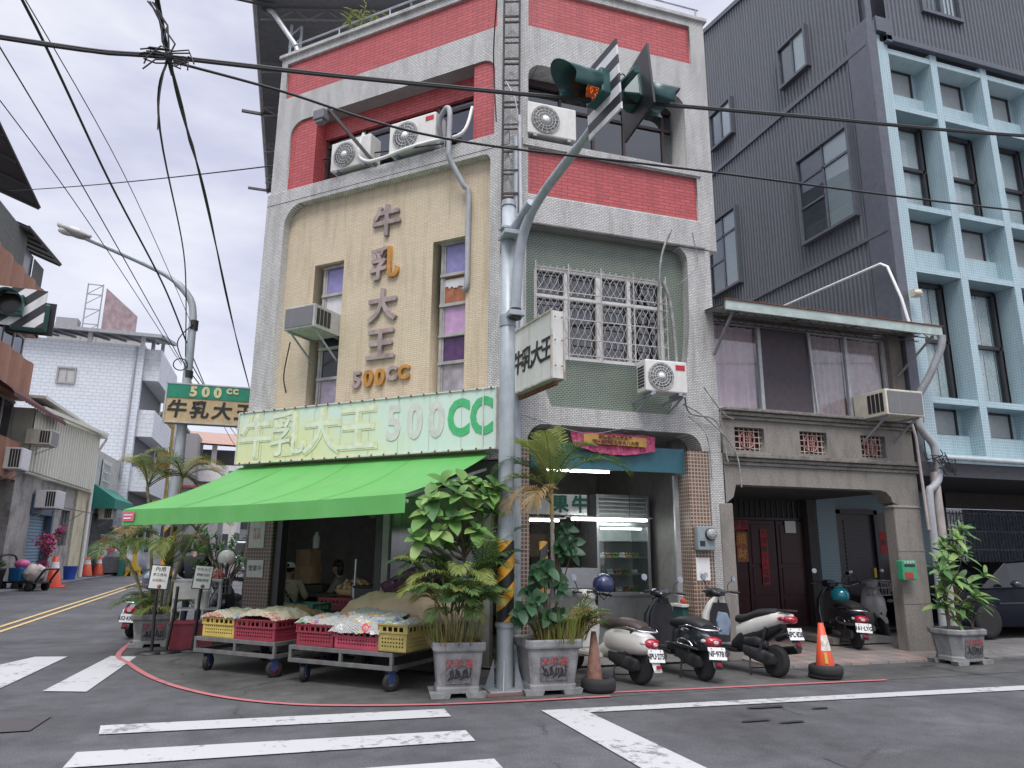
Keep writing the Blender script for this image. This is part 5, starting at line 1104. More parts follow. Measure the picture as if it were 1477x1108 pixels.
def cart(label, u, o, w=1.55, d=1.45):
    t = ch_thing('flat_cart', label, 'cart', u, o, 0)
    st_ = pm('grey_brown_steel', (.16,.155,.15), .55, metal=.3, var=.2, dirt=.45)
    b = MB()
    for y in (0,d-.045): 
        for z in (.235,.385): b.box(-w,0,y,y+.045,z,z+.05)
    for x in (-w,-.045):
        for z in (.234,.384): b.box(x,x+.045,.045,d-.045,z,z+.05)
    for x in (-w,-w/2,-.045):
        for y in (0.002,d-.047): b.box(x+.002,x+.043,y,y+.041,.285,.386)
    b.build('frame', st_, t, bevel=.004)
    b = MB()
    for i in range(7): y = .05+i*(d-.1)/7; b.box(-w+.05,-.05,y,y+.12,.405,.425)
    b.build('deck', pm('weathered_deck', (.16,.13,.10), .8, dirt=.4), t)
    for (x,y,a) in ((-w+.2,.1,.3),(-.06,.08,-.4),(-w+.2,d-.12,.2),(-.1,d-.12,0)):
        M = Matrix.Translation((x,y,0)) @ Matrix.Rotation(a,4,'Z')
        b = MB(); W = Matrix.Translation((0,0,.105)) @ Matrix.Rotation(pi/2,4,'Y')
        b.lathe([(.055,-.03),(.09,-.033),(.105,-.02),(.105,.02),(.09,.033),(.055,.03)], M=W, seg=20); c_ = b.build('wheel', rubber, t, M=M)
        b = MB(); b.lathe([(.06,-.031),(.058,.031),(.02,.036)], M=W, seg=14); b.build('hub', pm('red_wheel_hub', (.25,.03,.04), .5) if x > -.3 and 'left' in label else steel, c_)
        b = MB(); b.box(-.042,-.036,-.06,.03,.09,.235); b.box(.036,.042,-.06,.03,.09,.235); b.box(-.05,.05,-.07,.06,.222,.234); b.build('caster_fork', pm('blue_caster', (.03,.05,.13), .4), c_)
    return t
cart('low grey steel cart on the left with a yellow and a red crate', U1_-.06, O1, 1.46, 1.25)
cart('low grey steel cart on the right with red and yellow crates under newspaper and burlap', U2_+.03, O2, 1.57, 1.45)
zt = .436
crate('yellow crate at the left front corner of the left cart', 'yellow', U1_-1.13, O1-.26, zt, .60, .42, .27)
crate('dark red crate at the right front corner of the left cart', 'red', U1_-.47, O1-.27, zt-.01, .72, .46, .27)
crate('dark red crate at the left front corner of the right cart', 'red', U2_-1.16, O2-.24, zt, .58, .42, .26)
crate('faded pinkish red crate in the front middle of the right cart', 'pink', U2_-.52, O2-.24, zt, .66, .42, .24)
crate('mustard yellow crate turned sideways at the right front corner of the right cart', 'mustard', U2_+.02, O2-.36, zt+.01, .72, .40, .31, rz=pi/2)
for i,(u,o) in enumerate(((-1.16,.70),(-.55,.72),(.0,1.05),(-1.1,1.14),(-.52,1.16))):
    crate(['dark red crate in the second row of the right cart under newspaper','dark red crate behind the pinkish one under newspaper','dark red crate at the right back of the right cart under burlap','dark red crate at the left back of the right cart under burlap','dark red crate at the middle back of the right cart under burlap'][i], 'red', U2_+u, O2-o, zt, .52,.40,.26)
crate('dark red crate behind the left cart crates', 'red', U1_-.35, O1-.78, zt, .58,.42,.28)
crate('faded red crate hidden behind the yellow crate of the left cart', 'pink', U1_-1.0, O1-.78, zt, .58,.42,.25)
crate('dark green crate at the shop entrance', 'green', -3.45, .1, .50, .56,.42,.28)
crate('dark red crate under the green crate at the shop entrance', 'red', -3.45, .1, .21, .58,.42,.28)
crate('long dark red crate further inside the shop entrance', 'red', -3.45, -.8, .62, .72,.46,.2)
crate('tilted purple crate on the stack before the glazed screen', 'purple', -1.38, .38, 1.02, .50,.36,.28, tilt=Matrix.Rotation(radians(-24),4,'Y') @ Matrix.Rotation(radians(12),4,'X'))
crate('dark red crate in the stack below the tilted purple one', 'red', -1.3, .36, .44, .58,.40,.28)
crate('dark red crate on top of the stack below the tilted purple one', 'red', -1.32, .36, .73, .58,.40,.28)
b = MB(); b.box(-.7,.7,-.25,.25,.02,.42); b.build('pallet', pm('dark_pallet', (.05,.045,.04), .8)).matrix_world = chm(-1.4,.35,0); tag(bpy.data.objects['pallet'], 'dark low platform under the crate stack before the glazed screen', 'platform')
b = MB(); b.box(-1.0,.8,-.35,.25,.03,.15); o = b.build('low_platform', MATS['dark_pallet']); o.matrix_world = chm(-3.5,.15,.05); tag(o, 'dark low platform under the green crate at the shop entrance', 'platform')
b = MB(); b.box(-.4,.4,-.25,.25,.03,.62); o = b.build('low_table', MATS['dark_pallet']); o.matrix_world = chm(-3.45,-.8,0); tag(o, 'dark stand under the long red crate in the shop', 'stand')
def news_mat(name, base, cols, sc=9):
    m, t, P, N, L = new_mat(name); tc = N('ShaderNodeTexCoord')
    br = N('ShaderNodeTexBrick'); br.inputs['Scale'].default_value = 1; br.inputs['Brick Width'].default_value = .11; br.inputs['Row Height'].default_value = .012; br.inputs['Mortar Size'].default_value = .003; br.inputs['Color1'].default_value = (*[c*.34 for c in base],1); br.inputs['Color2'].default_value = (*[c*.62 for c in base],1); br.inputs['Mortar'].default_value = (*base,1)
    mp = N('ShaderNodeMapping'); mp.inputs['Rotation'].default_value = (0,0,.35); L(tc.outputs['Object'], mp.inputs[0]); L(mp.outputs[0], br.inputs['Vector'])
    v = N('ShaderNodeTexVoronoi'); v.inputs['Scale'].default_value = sc; v.distance = 'CHEBYCHEV'; v.inputs['Randomness'].default_value = .7; L(mp.outputs[0], v.inputs['Vector'])
    r = N('ShaderNodeValToRGB'); r.color_ramp.interpolation = 'CONSTANT'; e = r.color_ramp.elements
    e[0].position = 0; e[0].color = (*cols[0],1); e[1].position = 1/len(cols); e[1].color = (*cols[1],1)
    for i in range(2,len(cols)): q = e.new(i/len(cols)); q.color = (*cols[i],1)
    s_ = N('ShaderNodeSeparateXYZ'); L(v.outputs['Color'], s_.inputs[0]); L(s_.outputs[0], r.inputs[0])
    gt = N('ShaderNodeMath'); gt.operation = 'GREATER_THAN'; gt.inputs[1].default_value = .5; L(s_.outputs[1], gt.inputs[0])
    n2 = N('ShaderNodeTexNoise'); n2.inputs['Scale'].default_value = 30; L(mp.outputs[0], n2.inputs['Vector']); g2 = N('ShaderNodeMath'); g2.operation = 'GREATER_THAN'; g2.inputs[1].default_value = .5; L(n2.outputs[0], g2.inputs[0])
    ml = N('ShaderNodeMath'); ml.operation = 'MULTIPLY'; L(gt.outputs[0], ml.inputs[0]); L(g2.outputs[0], ml.inputs[1])
    mx = N('ShaderNodeMixRGB'); L(ml.outputs[0], mx.inputs[0]); L(br.outputs['Color'], mx.inputs[1]); L(r.outputs[0], mx.inputs[2]); L(mx.outputs[0], P.inputs['Base Color']); P.inputs['Roughness'].default_value = .75; return m
news = news_mat('newsprint', (.46,.455,.44), [(.55,.06,.07),(.12,.28,.12),(.08,.2,.45),(.55,.4,.1),(.35,.35,.36),(.6,.6,.58)])
news2 = news_mat('cream_newsprint', (.50,.44,.34), [(.16,.25,.30),(.55,.45,.3),(.4,.1,.08),(.6,.58,.5)], 6)
burlap = pm('tan_burlap', (.50,.36,.255), .9, var=.14, scale=4, bump=.5, bscale=60, dirt=.15)
from mathutils import noise as MN
def cloth(name, label, cat, mat, u0, u1, v0, v1, zf, origin, n=40, amp=.03, fr=9, droop=.05, seed=0, rz=0, jag=0):
    """a crumpled sheet lying over crates; u along, v inward from the cart corner"""
    U, O = origin; vs = []; b = MB()
    for j in range(n+1):
        for i in range(n+1):
            a, c = i/n, j/n; u = u0+(u1-u0)*a; v = v0+(v1-v0)*c
            q = Vector((u*fr*.5+seed, v*fr*.5, seed*1.7)); h = MN.noise(q)*amp+abs(MN.noise(q*2.1))*amp*1.1-abs(MN.noise(q*4.3))*amp*.7+abs(MN.noise(q*9.1))*amp*.3
            ed = min(a,1-a,c,1-c); dz = -droop*max(0,1-ed/.12)**1.5
            ju = jag*MN.noise(Vector((c*4,seed,a))); jv = jag*MN.noise(Vector((a*4,seed+9,c)))
            vs.append((u+ju, v+jv, zf(a,c)+h+dz))
    b.add(vs, [(j*(n+1)+i, j*(n+1)+i+1, (j+1)*(n+1)+i+1, (j+1)*(n+1)+i) for j in range(n) for i in range(n)], name == 'burlap_sheet')
    o = b.build(name, mat); o.matrix_world = chm(U, O, 0, rz); s_ = o.modifiers.new('solid','SOLIDIFY'); s_.thickness = .004
    return tag(o, label, cat)
o1, o2 = (U1_, O1), (U2_, O2)
cloth('newspaper', 'bluish white newspaper sheet over the yellow crate of the left cart', 'newspaper', news2, -1.46,-.80,.02,.62, lambda a,c:.75+.03*c, o1, seed=1, amp=0.027, jag=.05)
cloth('newspaper', 'cream newspaper sheet over the dark red crate of the left cart', 'newspaper', news2, -.90,-.10,.03,.7, lambda a,c:.74+.05*sin(pi*a)+.02*c, o1, seed=4, amp=0.030, jag=.05)
cloth('brown_paper', 'crumpled brown paper behind the newspapers of the left cart', 'paper', pm('brown_paper', (.30,.17,.10), .8, var=.2), -1.1,-.1,.6,1.05, lambda a,c:.73+.07*sin(pi*a), o1, seed=7, amp=0.036, jag=.05)
cloth('newspaper', 'white newspaper with red print draped over the left red crate of the right cart', 'newspaper', news, -1.52,-.75,.05,.75, lambda a,c:.735+.05*c, o2, seed=11, amp=0.030, jag=.06)
cloth('newspaper', 'colourful newspaper draped over the front of the pinkish red crate', 'newspaper', news, -.92,-.16,-.03,.55, lambda a,c:.70+.10*min(1,c*2.2), o2, seed=15, amp=0.027, droop=.08, jag=.06)
cloth('newspaper', 'grey newspaper sheet in the second row of the right cart', 'newspaper', news, -1.3,-.35,.45,1.0, lambda a,c:.78+.05*c, o2, seed=18, amp=0.036, jag=.06)
cloth('newspaper', 'crumpled newspaper filling the mustard yellow crate', 'newspaper', news, -.20,.24,.0,.72, lambda a,c:.745+.03*c, o2, seed=21, amp=0.027, droop=.02, jag=.02)
cloth('burlap_sheet', 'large tan burlap sheet over the back crates of the right cart', 'burlap', burlap, -1.55,.30,.85,1.75, lambda a,c:.86+.17*sin(pi*min(1,c*1.2))*sin(pi*(.12+.8*a)), o2, seed=30, amp=.05, fr=6, droop=.16, jag=.06)
# sign boards on stands
def board(label, x, y, h, rz, body, tilt=0, seed=0):
    t = thing('menu_board', label, 'menu stand', (x, y, .004), rz)
    b = MB(); b.lathe([(.24,0),(.24,.02),(.05,.035)], seg=20); b.build('base', blackm, t)
    b = MB(); b.tube([(0,0,.02),(.0+tilt,0,.62*h),(.0+tilt*1.2,0,h)], .024, 10); b.lathe([(.034,.0),(.034,.07)], c=(tilt,0,.62*h-.03), seg=10); b.build('stand', blackm, t)
    if body:
        M = Matrix.Translation((tilt*1.2,-.03,h-.02)) @ Matrix.Rotation(-.12,4,'X') @ Matrix.Rotation(.08,4,'Y')
        b = MB(); b.box(-.145,.145,0,.015,0,.38); f = b.build('frame', blackm, t, M=M)
        b = MB(); b.box(-.13,.13,-.004,0,.015,.365); b.build('sheet', white, f)
        for i, (s_, sz, m) in enumerate(body): text('lettering', s_, sz, m, f, depth=.002, loc=(0,-.007,.31-i*.085))
        b = MB(); b.lathe([(.0,0),(.03,0),(.03,.004),(.0,.006)], c=(.02,-.006,.05), M=Matrix.Rotation(pi/2,4,'X'), seg=14); b.build('picture', pm('food_picture', (.40,.13,.04), .5, var=.4, scale=30), f)
pk = pm('pink_print', (.45,.1,.12), .6)
board('white menu board on a black stand leftmost beside the tall palm planter', -1.72, 13.0, .98, .15, [('內用',.08,black),('手工豆花',.05,black),('冰品點心',.05,pk)], -.02)
board('white menu board on a black stand nearest the yellow crate', -1.15, 13.15, .97, .0, [('牛乳大王',.055,pk),('熱飲冷飲',.05,black),('現點現做',.05,black)], .03)
board('bare black stand without a board between the two menu boards', -1.52, 13.05, 1.0, 0, None, .06)
# table, bin, bucket beside the pillar
t = thing('work_table', 'grey metal side table with a shelf beside the menu boards', 'table', (-1.22,13.7,0))
b = MB(); b.box(-.36,.40,-.25,.25,1.06,1.09); b.build('top', steel, t); b = MB(); b.box(-.34,.38,-.24,.24,.6,.62); b.build('shelf', alu, t)
b = MB(); b.box(-.34,.10,-.245,-.235,.78,1.05); b.build('front_panel', pm('dull_white_panel', (.42,.42,.40), .6, dirt=.3), t)
for x in (-.34,.36):
    for y in (-.23,.21): b = MB(); b.box(x,x+.03,y,y+.03,0,1.06); b.build('leg', alu, t)
b = MB(); b.lathe([(.10,0),(.125,.26),(.128,.27),(.118,.27)], seg=18); o = b.build('bucket', cleanwhite); o.location = (-1.12,13.62,.62); tag(o, 'white bucket on the shelf of the metal side table', 'bucket')
b = MB(); b.prism([(-.32,.0),(.32,.0),(.35,.42),(-.35,.42)], -.2, .2); b.box(-.37,.37,-.22,.22,.40,.44); o = b.build('red_tub', crate_cols['red'], bevel=.01); o.location = (-1.18,13.38,.0); tag(o, 'dark red plastic tub on the ground below the side table', 'tub')
# interior of the corner shop
t = thing('shop_room', 'dim inside walls and ceiling of the corner shop behind the awning', 'room', C0)
b = MB()
iw = pm('dim_shop_wall', (.27,.26,.25), .85, dirt=.3)
a_ = [Vector((-3.45,3.95,0)), Vector((-3.45,7.6,0)), Vector((0,7.9,0)), CM @ Vector((.9,5.2,0))]
for p, q in zip(a_, a_[1:]): b.add([(p.x,p.y,0),(q.x,q.y,0),(q.x,q.y,3.5),(p.x,p.y,3.5)], [(0,1,2,3)])
b.add([(.36,.1,0),(.36,1.5,0),(.36,1.5,3.5),(.36,.1,3.5)], [(0,1,2,3)]); b.add([(3.3,.4,0),(3.3,6,0),(3.3,6,3.5),(3.3,.4,3.5)], [(0,1,2,3)]); b.add([(1.0,4.5,0),(3.4,4.5,0),(3.4,4.5,3.5),(1.0,4.5,3.5)],[(0,1,2,3)])
b.build('wall', iw, t)
def shelf(label, u, o, w, h, d=.4, n=4):
    t = ch_thing('shelf_unit', label, 'shelf', u, o, .03)
    b = MB()
    for x in (0,w-.03):
        for y in (0,d-.03): b.box(x,x+.03,y,y+.03,0,h)
    b.build('upright', blackm, t)
    b = MB()
    for i in range(n): b.box(0,w,0,d,.3+i*(h-.4)/(n-1),.32+i*(h-.4)/(n-1))
    b.build('shelf_board', pm('dim_board', (.2,.17,.13), .8), t)
shelf('dark shelf unit against the back of the shop holding cartons', -4.2, -3.9, 2.6, 2.3)
shelf('dark shelf unit right of the doorway behind the onion basket', -1.7, -3.2, 1.5, 2.3)
rn = random.Random(21); cols = [(.36,.24,.15),(.44,.29,.17),(.24,.18,.14),(.42,.40,.38),(.2,.14,.11)]
cm_ = [pm('carton_%s' % 'abcde'[i], c, .8, dirt=.2) for i, c in enumerate(cols)]
for k in range(22):
    u = -4.0+rn.random()*2.3 if k < 14 else -1.6+rn.random()*1.2; o_ = -3.85 if k < 14 else -3.15; lv = [.32,.89,1.46,2.05][k%4]
    w, h = rn.uniform(.22,.42), rn.uniform(.2,.42)
    b = MB(); b.box(-w/2,w/2,-.16,.16,0,h); b.box(-w/2,w/2,-.165,-.16,h*.45,h*.55)
    o = b.build('carton', cm_[k%5]); o.matrix_world = chm(u, o_-.22, .04+lv, rn.uniform(-.2,.2)); tag(o, 'brown or grey carton on the dark shelves at the back of the shop', 'carton', 'cartons on the shop shelves')
for i, (u, o_, z, w, h, lab) in enumerate(((-5.0,-1.6,1.30,.34,.3,'upper brown carton beside the seated person in the white cap'),(-5.0,-1.62,.98,.40,.32,'lower brown carton beside the seated person in the white cap'),(-.9,-.4,1.05,.45,.4,'brown carton behind the glazed screen'),(-2.6,-1.4,1.7,.2,.5,'tall pale carton hanging high by the doorway'))):
    b = MB(); b.box(-w/2,w/2,-.15,.15,0,h); b.box(-w/2,w/2,-.154,-.15,h*.4,h*.5); o = b.build('carton', cm_[i%3]); o.matrix_world = chm(u,o_,z); tag(o, lab, 'carton')
b = MB(); b.box(-.5,.5,-.3,.3,.03,.96); o = b.build('low_counter', pm('dim_counter', (.07,.065,.06), .7)); o.matrix_world = chm(-5.0,-1.75,0); tag(o, 'dim counter against the left wall of the shop', 'counter')
b = MB(); b.box(-1.0,.75,-.28,.28,.78,.84); b.box(-.95,-.9,-.2,.2,.03,.78); b.box(.65,.7,-.2,.2,.03,.78); o = b.build('work_table', MATS['dim_counter']); o.matrix_world = chm(-3.75,-1.35,0); tag(o, 'dark work table in the shop carrying the heap of pale onions', 'table')
t = ch_thing('onion_heap', 'heap of pale peach onions in a shallow basket on the dark shop table', 'onions', -3.5,-1.15,.845)
b = MB(); b.lathe([(.30,0),(.38,.10),(.37,.10),(.29,.015)], seg=20); b.build('basket', cm_[1], t)
b = MB(); rn = random.Random(2)
for i in range(75):
    a = rn.random()*2*pi; r_ = .33*sqrt(rn.random()); z = .08+.19*(1-(r_/.36)**1.6)*rn.uniform(.6,1); b.ball((r_*cos(a),r_*sin(a),z),(.045,.045,.042),8,5)
onm = pm('pale_onion', (.52,.33,.22), .5, var=.3, scale=14); tag(b.build('onions', onm, t), kind='stuff')
b = MB(); b.prism([(-.26,0),(.26,0),(.31,.6),(-.31,.6)], -.24,.24); b.box(-.33,.33,-.26,.26,.58,.62); o = b.build('black_bin', black, bevel=.02); o.matrix_world = chm(-2.62,-.6,.42); tag(o, 'black plastic bin standing by the right side of the shop doorway', 'bin')
b = MB(); b.box(-.3,.3,-.25,.25,.03,.42); o = b.build('low_table', MATS['dark_pallet']); o.matrix_world = chm(-2.62,-.6,0); tag(o, 'dark low stand under the black bin', 'stand')
b = MB(); b.tube([(0,0,.03),(0,0,1.45)], .02, 8); b.lathe([(.04,.85),(.045,1.05)], seg=10); o = b.build('post', steel); o.matrix_world = chm(-2.98,-.45,0); tag(o, 'thin steel post in front of the onion heap', 'post')
for i,(u,o_,z,l) in enumerate(((-4.0,-2.2,2.2,.7),(-3.2,-1.6,2.2,.7),(-2.7,-1.2,2.0,.9),(-2.45,-1.0,1.6,.5))):
    b = MB(); b.box(-.06,.06,-.02,.02,0,l*.7); b.tube([(0,0,l*.7),(0,0,3-z)], .006, 5); o = b.build('hanging_tag', pm('dim_paper', (.45,.41,.35), .8, var=.3)); o.matrix_world = chm(u,o_,z); tag(o, ['leftmost','second from left','second from right','rightmost'][i]+' of the four pale strips hanging from the shop ceiling', 'hanging strip')
b = MB(); b.lathe([(.06,0),(.065,.2),(.03,.26),(.03,.30)], seg=12); o = b.build('white_bottle', cleanwhite); o.matrix_world = chm(-4.75,-1.5,1.62); tag(o, 'white bottle standing on the cartons left of the cap', 'bottle')
# right shop: display cabinet, counter, fluorescent tubes, fascia, banner
R0 = (3.11,9.9,0)
b = MB(); b.box(.40,3.0,.50,.56,2.82,3.2); o = b.build('shop_fascia', pm('teal_blue_fascia', (.03,.12,.155), .5, dirt=.2)); o.location = (3.11,9.55,0); tag(o, 'plain teal blue fascia board above the right shop front', 'fascia')
b = MB(); n = 24
top = [(4.12+1.44*i/n, 3.39-.02*i/n+.006*sin(i)) for i in range(n+1)]; bot = [(4.16+1.38*i/n, 3.16-.10*sin(pi*i/n)-.03*i/n+.004*sin(i*2)) for i in range(n+1)]
b.add([(x,9.98+.012*sin(i*.9),z) for i,(x,z) in enumerate(top)]+[(x,9.96+.02*sin(i*1.3),z) for i,(x,z) in enumerate(bot)], [(i,i+1,n+2+i,n+1+i) for i in range(n)], True)
bn = b.build('cloth_banner', pm('pink_floral_cloth', (.40,.06,.14), .8, var=.55, scale=26)); tag(bn, 'pink floral cloth banner with a yellow panel strung over the teal fascia', 'banner')
b = MB(); b.prism([(4.32,3.345),(5.38,3.325),(5.38,3.18),(4.32,3.2)], 9.925, 9.94); b.build('yellow_panel', pm('yellow_banner_panel', (.42,.25,.06), .7), bn)
text('lettering', '明德祖國大家永平', .072, pm('maroon_ink', (.12,.02,.02), .6), bn, depth=.002, off=.002, loc=(4.85,9.918,3.30)); text('lettering', '體汁滿園街五年大八大在', .072, MATS['maroon_ink'], bn, depth=.002, off=.002, loc=(4.85,9.918,3.225))
t = thing('display_cabinet', 'tall stainless display cabinet with louvred top and glass shelves', 'cabinet', (5.22,11.5,.03))
b = MB(); b.box(0,1.02,0,.7,0,.84); b.box(0,.05,0,.7,.84,2.54); b.box(.97,1.02,0,.7,.84,2.54); b.box(.05,.97,0,.7,2.49,2.54); b.box(.05,.97,0,.05,2.0,2.06); b.box(.05,.97,.66,.7,.84,2.5); b.box(-.02,1.04,-.04,.72,.84,.90); b.build('carcass', steel, t, bevel=.006)
b = MB(); b.box(.05,.97,.62,.65,.9,2.48); b.build('back_panel', pm('pale_cabinet_back', (.62,.66,.62), .5, dirt=.2), t)  # pale panel added over the steel back to brighten the cabinet inside
b = MB()
for i in range(6): z = 2.08+i*.068; b.add([(.05,.0,z),(.97,.0,z),(.97,.05,z+.06),(.05,.05,z+.06)], [(0,1,2,3)])
b.build('louvre', alu, t)
b = MB(); b.box(.05,.97,.02,.026,.90,2.0); b.build('glass_front', gl_clear, t)
for z in (1.18,1.46,1.74):
    b = MB(); b.box(.05,.97,.05,.65,z,z+.015); b.build('shelf', steel, t)
rn = random.Random(4)
fm = [pm('bun_brown', (.40,.20,.08), .6, var=.3), pm('leaf_green_food', (.12,.25,.05), .6, var=.3), pm('tray_white', (.6,.6,.58), .4)]
for k,(z,n) in enumerate(((.91,5),(1.2,5),(1.48,6))):
    for i in range(n):
        x = .14+i*.78/n; f = MB()
        f.box(x-.05,x+.06,.12,.32,z,z+.03)
        for q in range(4): f.ball((x-.03+.03*q,.17+.03*(q%2),z+.05),(.03,.035,.025),8,5)
        o = f.build('food_tray', fm[(i+k)%3]); o.location = (5.22,11.5,.03); tag(o, 'small tray of food on the %s shelf of the display cabinet' % ['bottom','second','third'][k], 'food tray', 'food trays in the display cabinet, %s shelf' % ['bottom','second','third'][k])
t = thing('counter', 'dull white counter with a low front left of the display cabinet', 'counter', (3.7,11.4,.03))
b = MB(); b.box(.05,1.42,0,.55,0,.9); b.build('body', pm('grey_counter', (.22,.22,.22), .6, dirt=.3), t); b = MB(); b.box(.6,1.46,-.05,.6,.98,1.30); b.box(0,1.46,-.06,.62,.9,.97); b.build('top', steel, t)
t = thing('inner_sign', 'white inner shop sign with dark green characters behind the palm trunk', 'sign', (3.95,11.4,2.2))
b = MB(); b.box(0,1.05,0,.06,0,.34); b.build('panel', white, t)
for i, c in enumerate('芒果牛'): text('lettering', c, .3, pm('green_ink', (.02,.14,.09), .5), t, depth=.004, off=.012, loc=(.2+i*.36,-.006,.16))
tubem = emis('lit_fluorescent_tube', (.95,1,.97), 11)
def tubelight(label, x0, x1, y, z, two=False):
    t = thing('tube_light', label, 'tube light', (x0,y,z))
    b = MB(); b.box(-.1,x1-x0+.1,-.08,.08,.03,.05); b.build('housing', alu, t)
    for dy in ((-.04,.04) if two else (0,)):
        b = MB(); b.tube([(0,dy,0),(x1-x0,dy,0)], .018, 8); b.build('tube', tubem, t)
    b = MB(); b.tube([(.3,0,.05),(.3,0,.6)], .006, 4); b.tube([(x1-x0-.3,0,.05),(x1-x0-.3,0,.6)], .006, 4); b.build('hanger', black, t)
tubelight('lit double fluorescent tube hanging before the display cabinet', 4.65, 6.0, 11.2, 2.12, True)
b = MB(); b.tube([(.12,.10,1.96),(.9,.10,1.96)], .014, 8); b.build('inner_lamp', tubem, bpy.data.objects['display_cabinet'])
tubelight('lit fluorescent tube high behind the palm crown', 4.24, 5.38, 11.3, 2.93)
tubelight('lit fluorescent tube under the inner shop sign', 3.95, 4.5, 11.45, 2.1)
b = MB(); b.box(6.3,6.42,10.6,10.72,.03,2.8); o = b.build('door_post', alu); tag(o, 'grey metal door post right of the display cabinet', 'door post')
b = MB(); b.box(6.02,6.1,10.25,10.3,.03,2.8); o = b.build('door_post', alu); tag(o, 'slim metal post just inside the right brown pillar', 'door post')
t = thing('white_cabinet', 'low teal and white stand behind the black scooter', 'stand', (5.98,10.1,.03)); b = MB(); b.box(0,.42,0,.35,.75,.79); b.build('top', white, t); b = MB(); b.box(.03,.39,.03,.32,.45,.74); b.build('drawer', pm('dim_teal', (.03,.10,.11), .5), t); b = MB()
for x in (.02,.38): b.box(x,x+.02,.02,.33,0,.45)
b.build('leg', blackm, t)
b = MB(); b.ball((0,0,.04),(.12,.09,.05),10,6); o = b.build('red_cloth', pm('orange_red_cloth', (.5,.06,.03), .7)); o.location = (6.15,10.25,.82); tag(o, 'orange red cloth lying on the stand behind the scooters', 'cloth')
# ================================================================= planters and plants
def leafmat(name, c1, c2, rough=.45, tr=.3, sc=3):
    rough += .14
    m, t, P, N, L = new_mat(name); tc = N('ShaderNodeTexCoord'); no = N('ShaderNodeTexNoise'); no.inputs['Scale'].default_value = sc; no.inputs['Detail'].default_value = 3; L(tc.outputs['Object'], no.inputs['Vector'])
    r = N('ShaderNodeValToRGB'); e = r.color_ramp.elements; e[0].position = .35; e[0].color = (*c1,1); e[1].position = .65; e[1].color = (*c2,1); L(no.outputs[0], r.inputs[0]); L(r.outputs[0], P.inputs['Base Color']); P.inputs['Roughness'].default_value = rough
    td = N('ShaderNodeBsdfTranslucent'); L(r.outputs[0], td.inputs[0]); ms = N('ShaderNodeMixShader'); ms.inputs[0].default_value = tr; L(P.outputs[0], ms.inputs[1]); L(td.outputs[0], ms.inputs[2]); L(ms.outputs[0], t.nodes['Material Output'].inputs[0]); return m
L_palm = leafmat('palm_green', (.055,.12,.03), (.11,.19,.045)); L_yel = leafmat('palm_yellow_green', (.14,.20,.04), (.25,.27,.065)); L_dead = leafmat('dry_frond', (.34,.24,.10), (.22,.15,.06)); L_dpalm = leafmat('palm_dark_green', (.03,.075,.025), (.06,.12,.035))
L_broad = [leafmat('broad_leaf', (.10,.24,.055), (.18,.33,.085), .4), leafmat('broad_leaf_dark', (.05,.14,.04), (.10,.22,.06), .4), leafmat('broad_leaf_young', (.20,.34,.09), (.28,.40,.13), .4)]; L_dark = [leafmat('dark_heart_leaf', (.02,.065,.03), (.045,.11,.045), .3), leafmat('heart_leaf_mid', (.035,.10,.045), (.06,.15,.06), .3), leafmat('heart_leaf_deep', (.012,.045,.022), (.03,.08,.035), .3)]; L_sch = [leafmat('bright_leaf', (.11,.25,.07), (.20,.34,.11), .4), leafmat('bright_leaf_dark', (.05,.14,.045), (.10,.22,.07), .4), leafmat('bright_leaf_pale', (.22,.34,.09), (.30,.42,.15), .4)]; L_bsh = [leafmat('bush_leaf', (.03,.085,.03), (.07,.15,.05)), leafmat('bush_leaf_dark', (.02,.06,.022), (.045,.11,.035)), leafmat('bush_leaf_pale', (.06,.14,.05), (.10,.2,.07))]; stemg = pm('palm_stem', (.22,.20,.10), .6, var=.35, scale=14); woodm = pm('bark', (.14,.10,.07), .85, var=.3, bump=.4)
FR = [L_palm, L_yel, L_dead, L_dpalm]
def frond(b, rnd, base, az, el, ln, droop, m=0, lw=.0125, ll=.34, n=34, bare=.22, fold=.35):
    """feather palm frond: bent rachis with two rows of narrow drooping leaflets"""
    b.m = m; p = Vector(base); pts = []; d0 = Vector((cos(az),sin(az),0)); st = ln/n; e = el
    for i in range(n+1): pts.append(p.copy()); p = p+(d0*cos(e)+Vector((0,0,sin(e))))*st; e -= droop/n*(.4+1.2*i/n)
    b.tube(pts[::3]+[pts[-1]], [.009*(1-.8*i/len(pts[::3]))+.002 for i in range(len(pts[::3])+1)], 5)
    side = Vector((-sin(az),cos(az),0))
    for i in range(int(n*bare), n+1):
        t = (i/n-bare)/(1-bare); l = ll*(sin(pi*min(1,.16+t*.84))**.7)*rnd.uniform(.85,1.1)
        tg = (pts[min(i+1,n)]-pts[max(i-1,0)]).normalized(); up = side.cross(tg); up = up if up.z > 0 else -up
        for s_ in (-1,1):
            dirv = (side*s_*(1-.35*t)+tg*(.55+.7*t)+up*fold*rnd.uniform(.6,1.3)).normalized(); wv = tg.cross(dirv).cross(dirv).normalized()
            a = pts[i]; q1 = a+dirv*l*.45; q2 = a+dirv*l*.8+Vector((0,0,-.16*l)); q3 = a+dirv*l+Vector((0,0,-.38*l)); w = lw*(.7+.5*sin(pi*t))
            vs = [a-wv*w*.3,a+wv*w*.3,q1+wv*w*.5,q1-wv*w*.5,q2+wv*w*.42,q2-wv*w*.42,q3]
            b.add(vs, [(0,1,2,3),(3,2,4,5),(5,4,6)], True)
